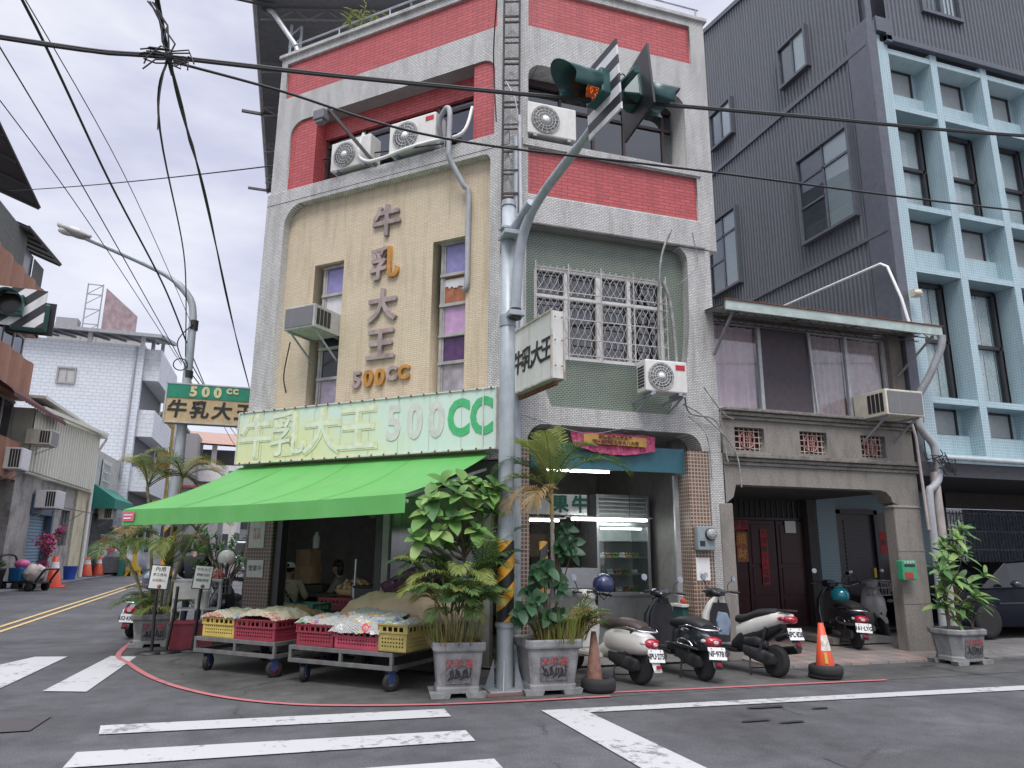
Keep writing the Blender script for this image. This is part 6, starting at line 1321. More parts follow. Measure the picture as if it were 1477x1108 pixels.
def leaf(b, base, d, up, l, w, bend=.25, m=0, ncol=5):
    b.m = m; d = d.normalized(); s_ = d.cross(up)
    if s_.length < 1e-3: s_ = Vector((1,0,0))
    s_.normalize(); nv = s_.cross(d); vs = []; n = ncol
    for i in range(n+1):
        t = i/n; q = base+d*l*t-nv*0-Vector((0,0,1))*bend*l*t*t; ww = w*.5*(sin(pi*min(1,.06+t*.94)**.85))**.6 if i < n else .001
        vs += [q-s_*ww+nv*ww*.25, q, q+s_*ww+nv*ww*.25]
    b.add(vs, [f for i in range(n) for f in ((3*i,3*i+1,3*i+4,3*i+3),(3*i+1,3*i+2,3*i+5,3*i+4))], True)
def whorl(b, rnd, c, axis, n, l, w, m=0, spread=1.0):
    axis = axis.normalized(); s1 = axis.orthogonal().normalized(); s2 = axis.cross(s1); a0 = rnd.random()*6
    for k in range(n):
        a = a0+k*2.4; q = k/n
        d = (s1*cos(a)+s2*sin(a))*spread*(.6+.5*q)+axis*(.75-.9*q)
        sc_ = rnd.uniform(.55,1.12); leaf(b, c-axis*.05*q, d, axis, l*sc_, w*sc_*rnd.uniform(.8,1.1), rnd.uniform(.1,.5), rnd.choice((0,0,1,2)))
stonep = pm('weathered_stone_planter', (.23,.235,.235), .8, var=.22, scale=7, dirt=.7, dscale=(2,2,1.2), dcol=(.06,.06,.055), bump=.3, bscale=50)
soil = pm('soil', (.05,.038,.028), .95, var=.4, scale=30, bump=.6)
def planter(name, label, loc, rz, w, d, h, hexa=False, txt='大樓里'):
    t = thing(name, label, 'planter', loc, rz); b = MB()
    def ring(sx, sy, z):
        c = .16 if hexa else .05
        return [Vector((x*sx,y*sy,z)) for x,y in ((-.5+c,-.5),(.5-c,-.5),(.5,-.5+c*(1.6 if hexa else 1)),(.5,.5-c*(1.6 if hexa else 1)),(.5-c,.5),(-.5+c,.5),(-.5,.5-c*(1.6 if hexa else 1)),(-.5,-.5+c*(1.6 if hexa else 1)))]
    b.loft([ring(w*.80,d*.80,.05),ring(w*.80,d*.80,.10),ring(w*.77,d*.77,.12),ring(w*.90,d*.90,h*.82),ring(w*.98,d*.98,h*.84),ring(w,d,h*.88),ring(w,d,h*.97),ring(w*.98,d*.98,h),ring(w*.86,d*.86,h),ring(w*.84,d*.84,h-.05)], smooth=False); b.build('pot', stonep, t, bevel=.008)
    b = MB()
    for sx in (-1,1):
        for sy in (-1,1): x, y = sx*w*.33, sy*d*.33; b.prism([(-.10,0),(.10,0),(.12,.06),(-.12,.06)], -.06, .06, M=Matrix.Translation((x,y,0)))
    b.build('foot', stonep, t)
    b = MB(); r_ = ring(w*.84,d*.84,h-.04); b.add(r_, [tuple(range(8))]); b.build('soil', soil, t)
    tl = atan2(w*0+d*.065, h*.7)
    M = Matrix.Translation((0,-d*.42-.005,h*.48)) @ Matrix.Rotation(tl*.85,4,'X')
    b = MB(); b.box(-w*.24,w*.24,-.006,.03,-.13,.13); e_ = b.build('relief_panel', pm('dark_relief', (.13,.13,.135), .8, var=.35, scale=30, bump=.8, bscale=40), t, M=M)
    for i, c in enumerate(txt): text('lettering', c, .09, pm('faded_red_paint', (.30,.06,.065), .7, var=.4, scale=40), e_, depth=.004, off=.003, loc=(-.11+.11*i,-.009,.075))
    b = MB(); rn = random.Random(len(label))
    for i in range(9): x = -w*.2+w*.4*i/9; b.tube(arc([(x,-.008,-.1+rn.random()*.06),(x+.03,-.010,-.05),(x+.05*rn.random(),-.008,.0+rn.random()*.03)],3), .009, 4)
    b.build('relief_figure', pm('black_relief_paint', (.03,.03,.032), .7), e_)
    return t
planter('stone_planter', 'square grey stone planter with dark relief left of the signal pole', (2.08,8.50,.006), radians(-8), .60, .54, .59)
planter('stone_planter', 'square grey stone planter with dark relief and red characters right of the signal pole', (3.15,8.42,.006), radians(-2), .70, .60, .60)
planter('stone_planter', 'grey stone planter on the left holding the tall palms beside the menu boards', (-1.85,14.0,.006), radians(5), .72, .6, .52)
planter('stone_planter', 'wide eight sided stone planter by the right pillar and drainpipe', (9.95,8.85,.006), radians(2), .74, .60, .50, hexa=True)
def litter(b, rnd, c, r, h, n, m):
    b.m = m
    for i in range(n):
        a = rnd.random()*6.28; q = r*sqrt(rnd.random()); p = Vector((c[0]+q*cos(a), c[1]+q*sin(a), c[2])); d = Vector((cos(a)*rnd.uniform(0,.5), sin(a)*rnd.uniform(0,.5), 1)); hh = h*rnd.uniform(.5,1)
        s_ = Vector((rnd.uniform(-1,1),rnd.uniform(-1,1),0)).normalized()*.006
        b.add([p-s_,p+s_,p+d*hh*.6+s_*.7,p+d*hh*.6-s_*.7,p+d*hh+Vector((d.x,d.y,-.1))*hh*.4], [(0,1,2,3),(3,2,4)])
# areca in the left planter
rn = random.Random(31)
t = thing('areca_palm', 'bushy areca palm with arching fronds in the left stone planter', 'palm', (2.03,8.5,.56))
st_ = MB(); fr = MB()
canes = []
for i in range(16):
    a = rn.random()*6.28; r_ = .2*sqrt(rn.random()); b0 = Vector((r_*cos(a), r_*sin(a)*.8, 0)); hh = rn.uniform(.35,.8); top = b0+Vector((cos(a)*.1, sin(a)*.1, hh)); st_.tube([b0,(b0+top)/2+Vector((.01,0,0)),top], [.012,.010,.008], 6); canes.append((top,a))
st_.tube([(.30,.02,0),(.33,.0,.4),(.34,0,.85)], [.022,.02,.016], 7)
st_.build('stem', stemg, t)
for top, a in canes:
    for k in range(2): frond(fr, rn, top-Vector((0,0,.05)), a+rn.uniform(-.8,.8), rn.uniform(.75,1.35), rn.uniform(.45,.75), rn.uniform(1.1,2.0), rn.choice((0,0,1,3,3)), ll=.22, n=32)
for az, el, ln, dr, m in ((3.0,1.0,1.0,1.9,1),(3.4,.8,1.05,2.0,0),(2.7,1.2,.95,1.8,0),(3.6,.55,.9,1.6,1),(-.2,.9,.95,1.2,0),(.25,.75,.9,1.3,1),(4.4,.9,.8,2.1,1),(4.9,.7,.75,2.0,1),(5.4,.9,.8,1.8,0)): frond(fr, rn, (.12+.08*cos(az),.05,.66), az, el*1.05, ln*.82, dr*.92, m, ll=.24, n=38)
for az, el, ln, dr, m in ((1.4,1.5,.95,.35,0),(2.6,1.25,.9,1.0,3),(.3,1.2,.9,1.1,0),(4.6,1.2,.7,1.3,0)): frond(fr, rn, (.34,0,.72), az, el, ln, dr, m, ll=.30, n=34, bare=.12)
for i in range(6): frond(fr, rn, (rn.uniform(-.15,.22),rn.uniform(-.2,0),.32), rn.uniform(3.4,6), rn.uniform(.6,1.1), rn.uniform(.4,.55), 2.0, rn.choice((1,0,0,1,2)), ll=.2, n=28)
litter(fr, rn, (0,0,0), .32, .14, 160, 2); litter(fr, rn, (0,0,0), .3, .45, 70, 1)
fr.build('fronds', FR, t, fix=False)
# broad leaved shrub rising behind it
def shrub(name, label, loc, limbs, lm, n_leaf, l, w, cat='shrub', tr_=.018, seed=1):
    rn = random.Random(seed); t = thing(name, label, cat, loc); st_ = MB(); lf = MB()
    for limb in limbs:
        pts = arc(limb['p'], 4); st_.tube(pts, [tr_*(1-.6*i/len(pts)) for i in range(len(pts))], 6)
        for c in limb.get('w', []): whorl(lf, rn, Vector(c[0]), Vector(c[1]), c[2] if len(c) > 2 else n_leaf, l, w, 0, 1.1)
    st_.build('stem', woodm, t); lf.build('leaves', lm, t, fix=False); return t
limbs = []
rn = random.Random(8)
tops = [(-.62,-.15,1.20),(-.50,-.1,1.65),(-.35,.0,1.86),(-.15,-.1,1.72),(.05,-.05,1.55),(.12,.05,1.86),(.28,-.1,1.82),(-.25,-.15,1.42),(-.42,-.2,1.28),(.05,-.15,1.30),(.3,0,1.55),(-.05,.1,1.9),(-.3,.1,1.15),(-.55,-.1,1.5),(.18,-.12,1.7),(-.1,.05,1.15)]
limbs.append(dict(p=[(0,0,0),(.0,.05,.5),(-.05,.05,1.0),(-.05,0,1.4)]))
for x,y,z in tops: limbs.append(dict(p=[(-.04,.03,.9+.25*(z-1)),(x*.5,y*.5,z-.18),(x,y,z)], w=[((x,y,z),(x*.5,y-.35,.8))]))
shrub('broadleaf_shrub', 'tall shrub with large light green leaves behind the areca left of the signal pole', (2.22,8.60,.55), limbs, L_broad, 7, .27, .175, seed=3)
# single stemmed palm in the right planter
rn = random.Random(17)
t = thing('palm_tree', 'slender single trunk palm with a feathery crown in the right stone planter', 'palm', (3.20,8.42,.56))
st_ = MB(); st_.tube(arc([(0,0,0),(.02,0,.5),(.03,0,1.05),(.02,0,1.48)],4), [.032]*4+[.028]*4+[.03]*4+[.024], 8)
st_.build('trunk', pm('ringed_palm_trunk', (.27,.24,.20), .8, var=.3, scale=40), t)
st_ = MB(); st_.tube([(.02,0,1.46),(.02,0,1.88)], [.028,.016], 8); st_.build('crownshaft', pm('orange_green_sheath', (.34,.24,.07), .5, var=.3), t)
fr = MB()
for az, el, ln, dr, m, b_ in ((-.15,1.0,1.25,2.1,0,.22),(2.9,1.1,.95,2.3,3,.2),(1.6,1.35,1.05,1.0,1,.12),(1.0,1.4,1.1,.9,1,.12),(2.2,1.3,1.05,1.3,1,.12),(4.2,1.35,.95,1.3,1,.12),(5.2,1.25,.95,1.6,0,.15),(3.4,.8,.8,2.6,2,.2),(3.0,.75,.85,2.3,1,.2),(3.9,.9,.7,2.8,2,.2),(.5,1.1,1.1,1.7,3,.2),(3.6,1.25,.95,1.5,1,.15)): frond(fr, rn, (.02,0,1.76 if m != 2 else 1.6), az, el, ln, dr, m, ll=.33, n=44, bare=b_)
for i in range(26): frond(fr, rn, (rn.uniform(.08,.42),rn.uniform(-.22,.1),.02), rn.uniform(-1.6,1.2), rn.uniform(.8,1.5), rn.uniform(.4,.72), rn.uniform(.7,1.8), rn.choice((1,1,0,2)), ll=.17, n=20, lw=.012)
litter(fr, rn, (.1,-.05,0), .3, .5, 260, 1); litter(fr, rn, (.05,-.05,0), .3, .3, 160, 2)
fr.build('fronds', FR, t, fix=False)
limbs = []; rn = random.Random(12)
for z in [0]: pass
for i in range(24):
    side = i%3
    if side == 0: c = (.22+rn.uniform(-.08,.14), rn.uniform(-.1,.05), rn.uniform(.95,1.5))
    elif side == 1: c = (rn.uniform(-.42,.12), -.2+rn.uniform(-.1,.08), rn.uniform(.28,.62))
    else: c = (rn.uniform(-.25,.3), rn.uniform(-.15,.12), rn.uniform(.5,.95))
    limbs.append(dict(p=[(-.05+.1*rn.random(),.05,0),(c[0]*.5,.02,c[2]*.5),c], w=[(c,(c[0]*.4+.1,-.8,.35))]))
shrub('heart_leaf_vine', 'dark green heart leaved climber wrapped round the palm right of the signal pole', (3.16,8.42,.56), limbs, L_dark, 7, .17, .125, 'vine', .01, seed=5)
# tall palms at the left corner
rn = random.Random(41)
t = thing('areca_palm', 'tall clump of palms with yellowing fronds left of the green awning', 'palm', (-1.85,14.0,.5))
st_ = MB(); fr = MB()
tr3 = [(-.12,0,2.15,-.25),(.05,.05,2.3,.12),(.16,-.05,1.4,.35),(-.2,-.1,1.0,-.4),(.0,-.1,.8,.1)]
for x,y,h,lean in tr3:
    st_.tube(arc([(x,y,0),(x+lean*.25,y,h*.5),(x+lean,y,h)],4), .026, 7)
    for k in range(9):
        az = k*2.4+rn.random(); frond(fr, rn, (x+lean,y,h-.05+.1*rn.random()), az, rn.uniform(.7,1.4), rn.uniform(.65,1.0), rn.uniform(1.4,2.4), rn.choice((1,0,0,3,1,2)), ll=.32, n=30)
for az, el, ln, dr, m in ((.1,.9,1.5,1.5,1),(3.3,.7,1.1,1.8,0),(4.7,.4,.9,2.0,1),(5.5,.5,1.0,2,0),(3.9,.3,.9,1.7,1)): frond(fr, rn, (.05,0,1.2), az, el, ln, dr, m, ll=.3, n=32)
for i in range(14): frond(fr, rn, (rn.uniform(-.15,.15),rn.uniform(-.15,.1),.05), rn.uniform(0,6.28), rn.uniform(.5,1.3), rn.uniform(.5,.9), 1.8, rn.choice((0,1,1,3)), ll=.26, n=24)
st_.build('trunk', stemg, t); fr.build('fronds', FR, t, fix=False)
# plant in the right hand planter
limbs = []; rn = random.Random(6)
for i in range(30):
    f = i/30; z = .22+1.30*f; x = -.15+.2*rn.random()+(.28 if f < .55 and i%2 else -.12*sin(f*5)); y = rn.uniform(-.18,.1)
    c = (x*1.5+rn.uniform(-.18,.18)*(1-f*.5), y-.05, z+rn.uniform(-.06,.1)); limbs.append(dict(p=[(-.12+.25*(i%2),0,0),(-.1+.2*(i%2),0,z*.6),c], w=[(c,(c[0]*.6,-.45,.8))]))
shrub('potted_shrub', 'leafy light green shrub in the wide planter by the right pillar', (9.92,8.85,.48), limbs, L_sch, 7, .26, .095, 'shrub', .016, seed=7)
limbs = [dict(p=[(0,0,0),(x*.5,0,.15),(x,y,z)], w=[((x,y,z),(x,y-.2,.6))]) for x,y,z in ((-.06,0,.3),(.05,.03,.34),(.0,-.05,.26),(.1,0,.22),(-.1,0,.2))]
shrub('potted_shrub', 'small seedling at the right end of the wide planter', (10.2,8.78,.48), limbs, L_bsh, 9, .09, .035, 'shrub', .006, seed=9)
# bush and flowers along the left street
limbs = []; rn = random.Random(14)
for i in range(46): c = (rn.uniform(-.62,.5), rn.uniform(-.3,.4), rn.uniform(.15,1.0)*1.1); limbs.append(dict(p=[(0,0,-.5),(c[0]*.5,c[1]*.5,c[2]*.4),c], w=[(c,(c[0],c[1]-.3,.7))]))
shrub('street_bush', 'dense green bush behind the parked motorcycle left of the brick pillar', (-.95,15.9,.95), limbs, L_bsh, 9, .15, .06, 'bush', .014, seed=11)
b = MB(); b.lathe([(.25,0),(.32,.46),(.34,.48),(.28,.48)], seg=18); o = b.build('plant_pot', stonep); o.location = (-.95,15.9,.0); tag(o, 'round grey pot under the dense green bush', 'pot')
t = thing('bougainvillea', 'arching bougainvillea with magenta blossom before the blue roller door', 'shrub', (-9.3,36.0,.08)); t.scale = (.66,.66,.66); rn = random.Random(3); st_ = MB(); fl = MB()
for pts in ([(0,0,0),(.1,-.1,1.6),(.2,-1.0,2.9),(.2,-2.4,2.5)],[(0,0,0),(-.1,.1,1.7),(.1,.7,2.8)],[(0,0,0),(.1,0,1.6),(.1,1.4,3.2),(.1,2.4,3.3)],[(.1,-.2,1.2),(.2,-1.2,1.3),(.2,-1.6,1.1)]):
    P = arc(pts,6); st_.tube(P, .035, 5)
    for q in P[7:]:
        for k in range(16):
            c = q+Vector((rn.gauss(0,.16),rn.gauss(0,.16),rn.gauss(0,.14))); leaf(fl, c, Vector((rn.uniform(-1,1),rn.uniform(-1,1),rn.uniform(-.5,1))), Vector((0,0,1)), .2, .15, .1, 0 if k < 12 else 1, 3)
st_.build('stem', woodm, t); fl.build('blossom', [leafmat('magenta_bract', (.40,.02,.13), (.55,.05,.22)), L_bsh[0]], t, fix=False)
t = thing('flower_pot', 'dark pot of purple flowers at the far left pavement edge', 'flower pot', (-10.1,32.0,.08)); b = MB(); b.lathe([(.5,0),(.6,.7),(.62,.75),(.5,.75)], seg=16); b.build('pot', black, t); fl = MB(); rn = random.Random(5)
for k in range(160): a = rn.random()*6.28; q = .55*sqrt(rn.random()); leaf(fl, Vector((q*cos(a),q*sin(a),.75+rn.random()*.2)), Vector((cos(a),sin(a),1)), Vector((0,0,1)), .22, .08, .2, 0 if k < 110 else 1, 3)
fl.build('leaves', [L_sch[0], leafmat('purple_petal', (.09,.04,.16), (.16,.08,.25))], t, fix=False)
t = thing('roof_grass', 'tuft of yellow green bamboo leaves on the roof edge behind the railing', 'plant', cw(-3.0,-.35,11.3)); fl = MB(); rn = random.Random(9); st_ = MB()
for k in range(14):
    a = rn.uniform(-.7,.7); p = Vector((a,rn.uniform(-.1,.1),0)); d = Vector((rn.uniform(-.4,.4),rn.uniform(-.4,.2),1)); q = p+d*rn.uniform(.3,.6); st_.tube([p,q],.005,4)
    for j in range(9): f = .3+.7*j/9; leaf(fl, p.lerp(q,f), Vector((rn.uniform(-1,1),rn.uniform(-1,1),rn.uniform(-.1,.6))), Vector((0,0,1)), .17, .03, .3, 0, 3)
st_.build('stem', stemg, t); fl.build('leaves', L_yel, t, fix=False)
# ================================================================= scooters
def sring(y, zc, hw, hh, p=2.6, n=18, tilt=0):
    out = []
    for k in range(n):
        a = 2*pi*k/n; c, s_ = cos(a), sin(a); x = hw*abs(c)**(2/p)*(1 if c > 0 else -1); z = hh*abs(s_)**(2/p)*(1 if s_ > 0 else -1); out.append(Vector((x, y+z*tilt, zc+z)))
    return out
wpaint = pm('pearl_white_scooter', (.62,.60,.56), .25, var=.03, coat=.6, dirt=.05); bpaint = pm('gloss_black_scooter', (.014,.016,.022), .2, var=.1, coat=.7); gpaint = pm('grey_scooter', (.30,.29,.28), .35, coat=.3); silver = pm('silver_scooter', (.42,.43,.44), .3, metal=.5)
seatb_ = pm('brown_seat', (.05,.035,.03), .5); seatk = pm('black_seat', (.016,.016,.017), .55); redl = pm('red_lens', (.36,.012,.03), .12, var=.15, coat=.6); clearl = pm('clear_lens', (.60,.56,.54), .12, var=.1, coat=.5); plate_w = pm('plate_white', (.74,.74,.72), .4, dirt=.1); eng = pm('engine_grey', (.05,.05,.053), .45, metal=.4, var=.4, dirt=.4)
def wheel(name, par, y, r=.215, w=.055, hubm=None):
    W = Matrix.Translation((0,y,r)) @ Matrix.Rotation(pi/2,4,'Y')
    b = MB(); b.lathe([(r*.62,-w*.7),(r*.86,-w*.9),(r*.97,-w*.5),(r,0),(r*.97,w*.5),(r*.86,w*.9),(r*.62,w*.7)], M=W, seg=26); t_ = b.build(name, rubber, par)
    b = MB(); b.lathe([(r*.64,-w*.6),(r*.66,0),(r*.64,w*.6)], M=W, seg=22); b.lathe([(.05,-w*.9),(.055,0),(.05,w*.9)], M=W, seg=12)
    for k in range(5): a = 2*pi*k/5; b.bar(W @ Vector((.04*cos(a),.04*sin(a),0)), W @ Vector((r*.64*cos(a),r*.64*sin(a),0)), .03, .02)
    b.build('rim', hubm or eng, t_); return t_
def scooter(label, loc, rz, body, seat, plate='', sport=False, low=None, lean=0, mirrors=True, name='parked_scooter', cargo=None):
    t = thing(name, label, 'scooter', loc, rot=(0, lean, rz)); low = low or black; k = .06 if sport else 0
    wheel('front_wheel', t, .64, .205); wheel('rear_wheel', t, -.66, .205)
    b = MB()
    if sport: S = [(-.95,.79,.03,.025),(-.88,.775,.085,.06),(-.68,.725,.13,.10),(-.45,.645,.155,.13),(-.22,.55,.15,.14),(-.08,.50,.12,.14)]
    else: S = [(-.88,.47,.07,.06),(-.82,.475,.12,.11),(-.68,.49,.165,.15),(-.48,.495,.195,.17),(-.28,.49,.19,.17),(-.14,.46,.15,.16),(-.08,.43,.11,.15)]
    b.loft([sring(*q, tilt=.1) for q in S]); b.build('rear_body', body, t)
    b = MB(); b.loft([sring(-.80,.66,.06,.04),sring(-.6,.58,.11,.09),sring(-.40,.50,.14,.14),sring(-.18,.43,.15,.18),sring(.0,.34,.14,.08)] if sport else [sring(-.55,.42,.10,.10),sring(-.35,.40,.15,.13),sring(-.12,.37,.15,.13),sring(.0,.33,.14,.07)]); b.build('under_body', low, t)
    b = MB()
    S = [(-.74,.75+k*1.3,.08,.03),(-.66,.755+k,.12,.055),(-.45,.735+k*.7,.15,.075),(-.22,.70,.145,.07),(-.06,.69,.12,.06),(.0,.675,.06,.035)] if sport else [(-.72,.65,.09,.04),(-.64,.67,.145,.075),(-.40,.685,.17,.09),(-.18,.67,.16,.08),(-.02,.655,.12,.06),(.05,.64,.07,.035)]
    b.loft([sring(*q, p=2.3) for q in S]); b.build('seat', seat, t)
    b = MB(); b.box(-.17,.17,-.10,.42,.25,.30); b.box(-.10,.10,.0,.4,.3,.315); b.build('floorboard', low, t, bevel=.015)
    b = MB()
    def hring(z, yc, hw, hd, n=16): return [Vector((hw*cos(2*pi*i/n)*(1 if abs(cos(2*pi*i/n)) < .9 else .97), yc+hd*sin(2*pi*i/n)+.06*(abs(cos(2*pi*i/n)))*-1, z)) for i in range(n)]
    b.loft([hring(.22,.40,.15,.05),hring(.34,.45,.22,.08),hring(.52,.51,.25,.10),hring(.72,.51,.24,.10),hring(.86,.47,.18,.085),hring(.96,.43,.10,.06)]); b.build('leg_shield', body, t)
    b = MB(); b.loft([hring(.34,.385,.18,.03),hring(.55,.41,.21,.035),hring(.74,.41,.20,.035),hring(.88,.40,.14,.03)]); b.build('inner_shield', low, t)
    b = MB(); b.loft([[Vector((.055*sx_*1,0,0))+v for v in sring(y, z, hw, .012, p=2, n=14)] for sx_,y,z,hw in ((0,.38,.36,.03),(0,.50,.43,.06),(0,.64,.455,.068),(0,.78,.42,.06),(0,.86,.34,.03))]); b.build('front_fender', body, t)
    b = MB(); b.tube([(-.07,.64,.215),(-.07,.60,.40),(-.05,.50,.7)], .018, 7); b.tube([(.07,.64,.215),(.07,.60,.40),(.05,.50,.7)], .018, 7); b.build('fork', eng, t)
    b = MB(); b.loft([sring(.30,1.0,.05,.03),sring(.36,1.02,.13,.055),sring(.45,1.02,.14,.07),sring(.54,1.0,.10,.06),sring(.58,.98,.04,.03)]); b.loft([[Vector((.05*cos(a),.42+.05*sin(a),z)) for a in [2*pi*i/10 for i in range(10)]] for z in (.85,1.0)]); b.build('headset', body if not sport else black, t)
    b = MB(); b.box(-.08,.08,.315,.33,1.03,1.07); b.build('dashboard', pm('dash_glass', (.10,.11,.12), .15), t)
    b = MB(); b.tube(arc([(-.34,.30,1.03),(-.22,.36,1.04),(0,.40,1.03),(.22,.36,1.04),(.34,.30,1.03)],4), .013, 7); b.build('handlebar', blackm, t)
    for sx in (-1,1):
        b = MB(); b.tube([(sx*.35,.295,1.03),(sx*.23,.355,1.04)], .02, 8); b.build('grip', black, t)
        b = MB(); b.tube([(sx*.2,.42,1.03),(sx*.3,.40,1.0),(sx*.36,.36,1.0)], .007, 5); b.build('brake_lever', silver, t)
        if mirrors:
            b = MB(); b.tube(arc([(sx*.2,.38,1.05),(sx*.22,.40,1.14),(sx*.29,.38,1.20)],4), .007, 6); m_ = b.build('mirror', blackm, t)
            W = Matrix.Translation((sx*.30,.37,1.225)) @ Matrix.Rotation(radians(80),4,'X'); b = MB(); b.lathe([(.0,-.02),(.035,-.012),(.047,.004),(.046,.01)], M=W, seg=16); b.build('mirror_shell', silver if not sport else blackm, m_); b = MB(); b.lathe([(.042,.011),(.0,.012)], M=W, seg=16); b.build('mirror_glass', pm('mirror_glass', (.35,.36,.38), .1, metal=1), m_)
    # engine, exhaust, stand
    b = MB(); b.loft([[v+Vector((-.10,0,0)) for v in sring(*q)] for q in ((-.72,.23,.03,.06),(-.62,.23,.045,.09),(-.40,.27,.055,.09),(-.22,.31,.05,.08))]); b.loft([[v+Vector((-.09,0,0)) for v in sring(*q)] for q in ((-.6,.40,.03,.04),(-.45,.43,.07,.07),(-.25,.42,.07,.06))]); b.box(-.06,.08,-.45,-.15,.25,.42); b.build('engine', eng, t, bevel=.01)
    b = MB(); b.tube(arc([(.12,-.2,.26),(.14,-.4,.25),(.16,-.55,.31),(.16,-.90,.37)],4), [.02]*6+[.055]*6+[.05], 10); b.build('exhaust', blackm if sport else eng, t)
    b = MB(); b.tube([(-.13,-.5,.3),(-.13,-.62,.62)], .022, 7); b.build('shock', eng, t)
    b = MB(); b.tube([(-.10,-.30,.24),(-.16,-.36,.02),(-.19,-.40,.012)], .012, 6); b.tube([(.10,-.30,.24),(.16,-.36,.02),(.19,-.40,.012)], .012, 6); b.bar((-.14,-.34,.08),(.14,-.34,.08),.015); b.build('centre_stand', blackm, t)
    yz = -.95 if sport else -.87; zz = .745 if sport else .49
    b = MB(); b.loft([[v for v in sring(*q, p=2.4)] for q in ((yz-.035,zz,.05,.03),(yz-.01,zz,.09 if sport else .10,.045 if sport else .06),(yz+.07,zz,.10 if sport else .118,.05 if sport else .075))]); l_ = b.build('tail_light', redl, t)
    b = MB(); b.loft([[v for v in sring(*q)] for q in ((yz-.042,zz-.0,.03,.018),(yz-.02,zz,.055,.028))]); b.build('lens', clearl if not sport else redl, l_)
    for sx in (-1,1): b = MB(); b.ball((sx*.115,yz+.09,zz+.005),(.022,.06,.026),10,6); b.build('indicator', clearl if not sport else redl, t)
    if not sport:
        b = MB(); b.tube(arc([(-.18,-.35,.63),(-.19,-.6,.66),(-.15,-.80,.63),(0,-.88,.63),(.15,-.80,.63),(.19,-.6,.66),(.18,-.35,.63)],4), .012, 6); b.build('grab_rail', chrome, t)
        b = MB(); b.tube(arc([(-.17,-.02,.36),(-.20,-.10,.41),(-.215,-.5,.42),(-.19,-.80,.39)],4), .010, 6); b.tube(arc([(-.20,-.35,.42),(-.22,-.40,.48),(-.22,-.60,.48),(-.20,-.68,.42)],4), .009, 6); b.build('side_guard', chrome, t) if body is bpaint else None
    else:
        b = MB(); b.box(-.10,.10,-.96,-.80,.845,.865); b.build('grab_rail', black, t, bevel=.008)
    py, pz = (-.97,.57) if sport else (-.90,.36)
    b = MB(); b.loft([sring(-.72,.50,.08,.05),sring(py+.03,pz,.075,.03),sring(py-.06,pz-.17,.07,.015)]); b.build('rear_fender', low, t)
    M = Matrix.Translation((0,py-.02,pz)) @ Matrix.Rotation(radians(-18),4,'X')
    b = MB(); b.box(-.13,.13,-.006,0,-.075,.075); p_ = b.build('number_plate', plate_w, t, M=M)
    if plate: text('lettering', plate, .092, black, p_, depth=.002, off=.003, loc=(0,-.008,-.008), sx=.86)
    for i in (-1,1): b = MB(); b.ball((i*.08,-.008,.058),.008,6,4); b.build('plate_bolt', blackm, p_)
    b = MB(); b.box(-.035,.035,py-.075,py-.06,pz-.14,pz-.10); b.build('reflector', redl, t)
    if cargo == 'basket':
        b = MB()
        for z in (.82,.95,1.08):
            b.tube([(-.17,.62,z),(.17,.62,z),(.17,.88,z),(-.17,.88,z)], .005, 4, closed=True)
        for i in range(7):
            x = -.17+.34*i/6; b.tube([(x,.62,.82),(x,.62,1.08)], .004, 4); b.tube([(x,.88,.82),(x,.88,1.08)], .004, 4)
        for i in range(5):
            y = .62+.26*i/4; b.tube([(-.17,y,.82),(-.17,y,1.08)], .004, 4); b.tube([(.17,y,.82),(.17,y,1.08)], .004, 4)
        b.build('basket', steel, t)
    return t
def at_rear(x, y, rz, z=.004): return (x-sin(rz)*.66, y+cos(rz)*.66, z)
r1 = radians(17)
scooter('cream white retro scooter with brown seat and blue helmet, nearest the planters', at_rear(4.40,8.50,r1), r1, wpaint, seatb_, 'NPU·2753', low=wpaint, lean=radians(5))
r1 = radians(3)
scooter('glossy black retro scooter with chrome rail between the two white ones', at_rear(5.32,8.52,r1), r1, bpaint, seatk, 'NF·9781', lean=radians(4))
r1 = radians(11)
scooter('white and black sporty scooter with raised tail, rightmost of the front three', at_rear(6.40,8.50,r1), r1, wpaint, seatk, 'NPC·8285', sport=True, low=black, lean=radians(3))
r1 = radians(-19)
scooter('black scooter with teal helmet parked inside the grey arcade', at_rear(9.42,10.34,r1,.035), r1, bpaint, seatk, '161·LYG', lean=radians(4))
scooter('light grey scooter with a wire basket facing out behind the grey pillar', (10.95,11.75,.035), radians(163), gpaint, seatk, '', cargo='basket', lean=radians(3))
r1 = radians(-14)
scooter('black scooter seen from behind at the left kerb beside the tall palms', at_rear(-2.42,15.35,r1), r1, bpaint, seatk, '652·KHD', lean=radians(4))
scooter('dark motorcycle parked facing out between the table and the brick pillar', (-.78,15.0,.0), radians(172), bpaint, seatk, '', name='parked_motorcycle', cargo='basket')
b = MB(); b.prism([(-.09,-.28),(.07,-.30),(.11,-.12),(.06,.0),(-.07,.02),(-.11,-.1)], -.02, .02); o = b.build('cloth_bag', pm('blue_grey_cloth', (.19,.25,.33), .8, var=.2), bevel=.01); o.location = (5.98,9.02,.78); tag(o, 'small blue grey bag hanging between the black and the sporty white scooter', 'bag')
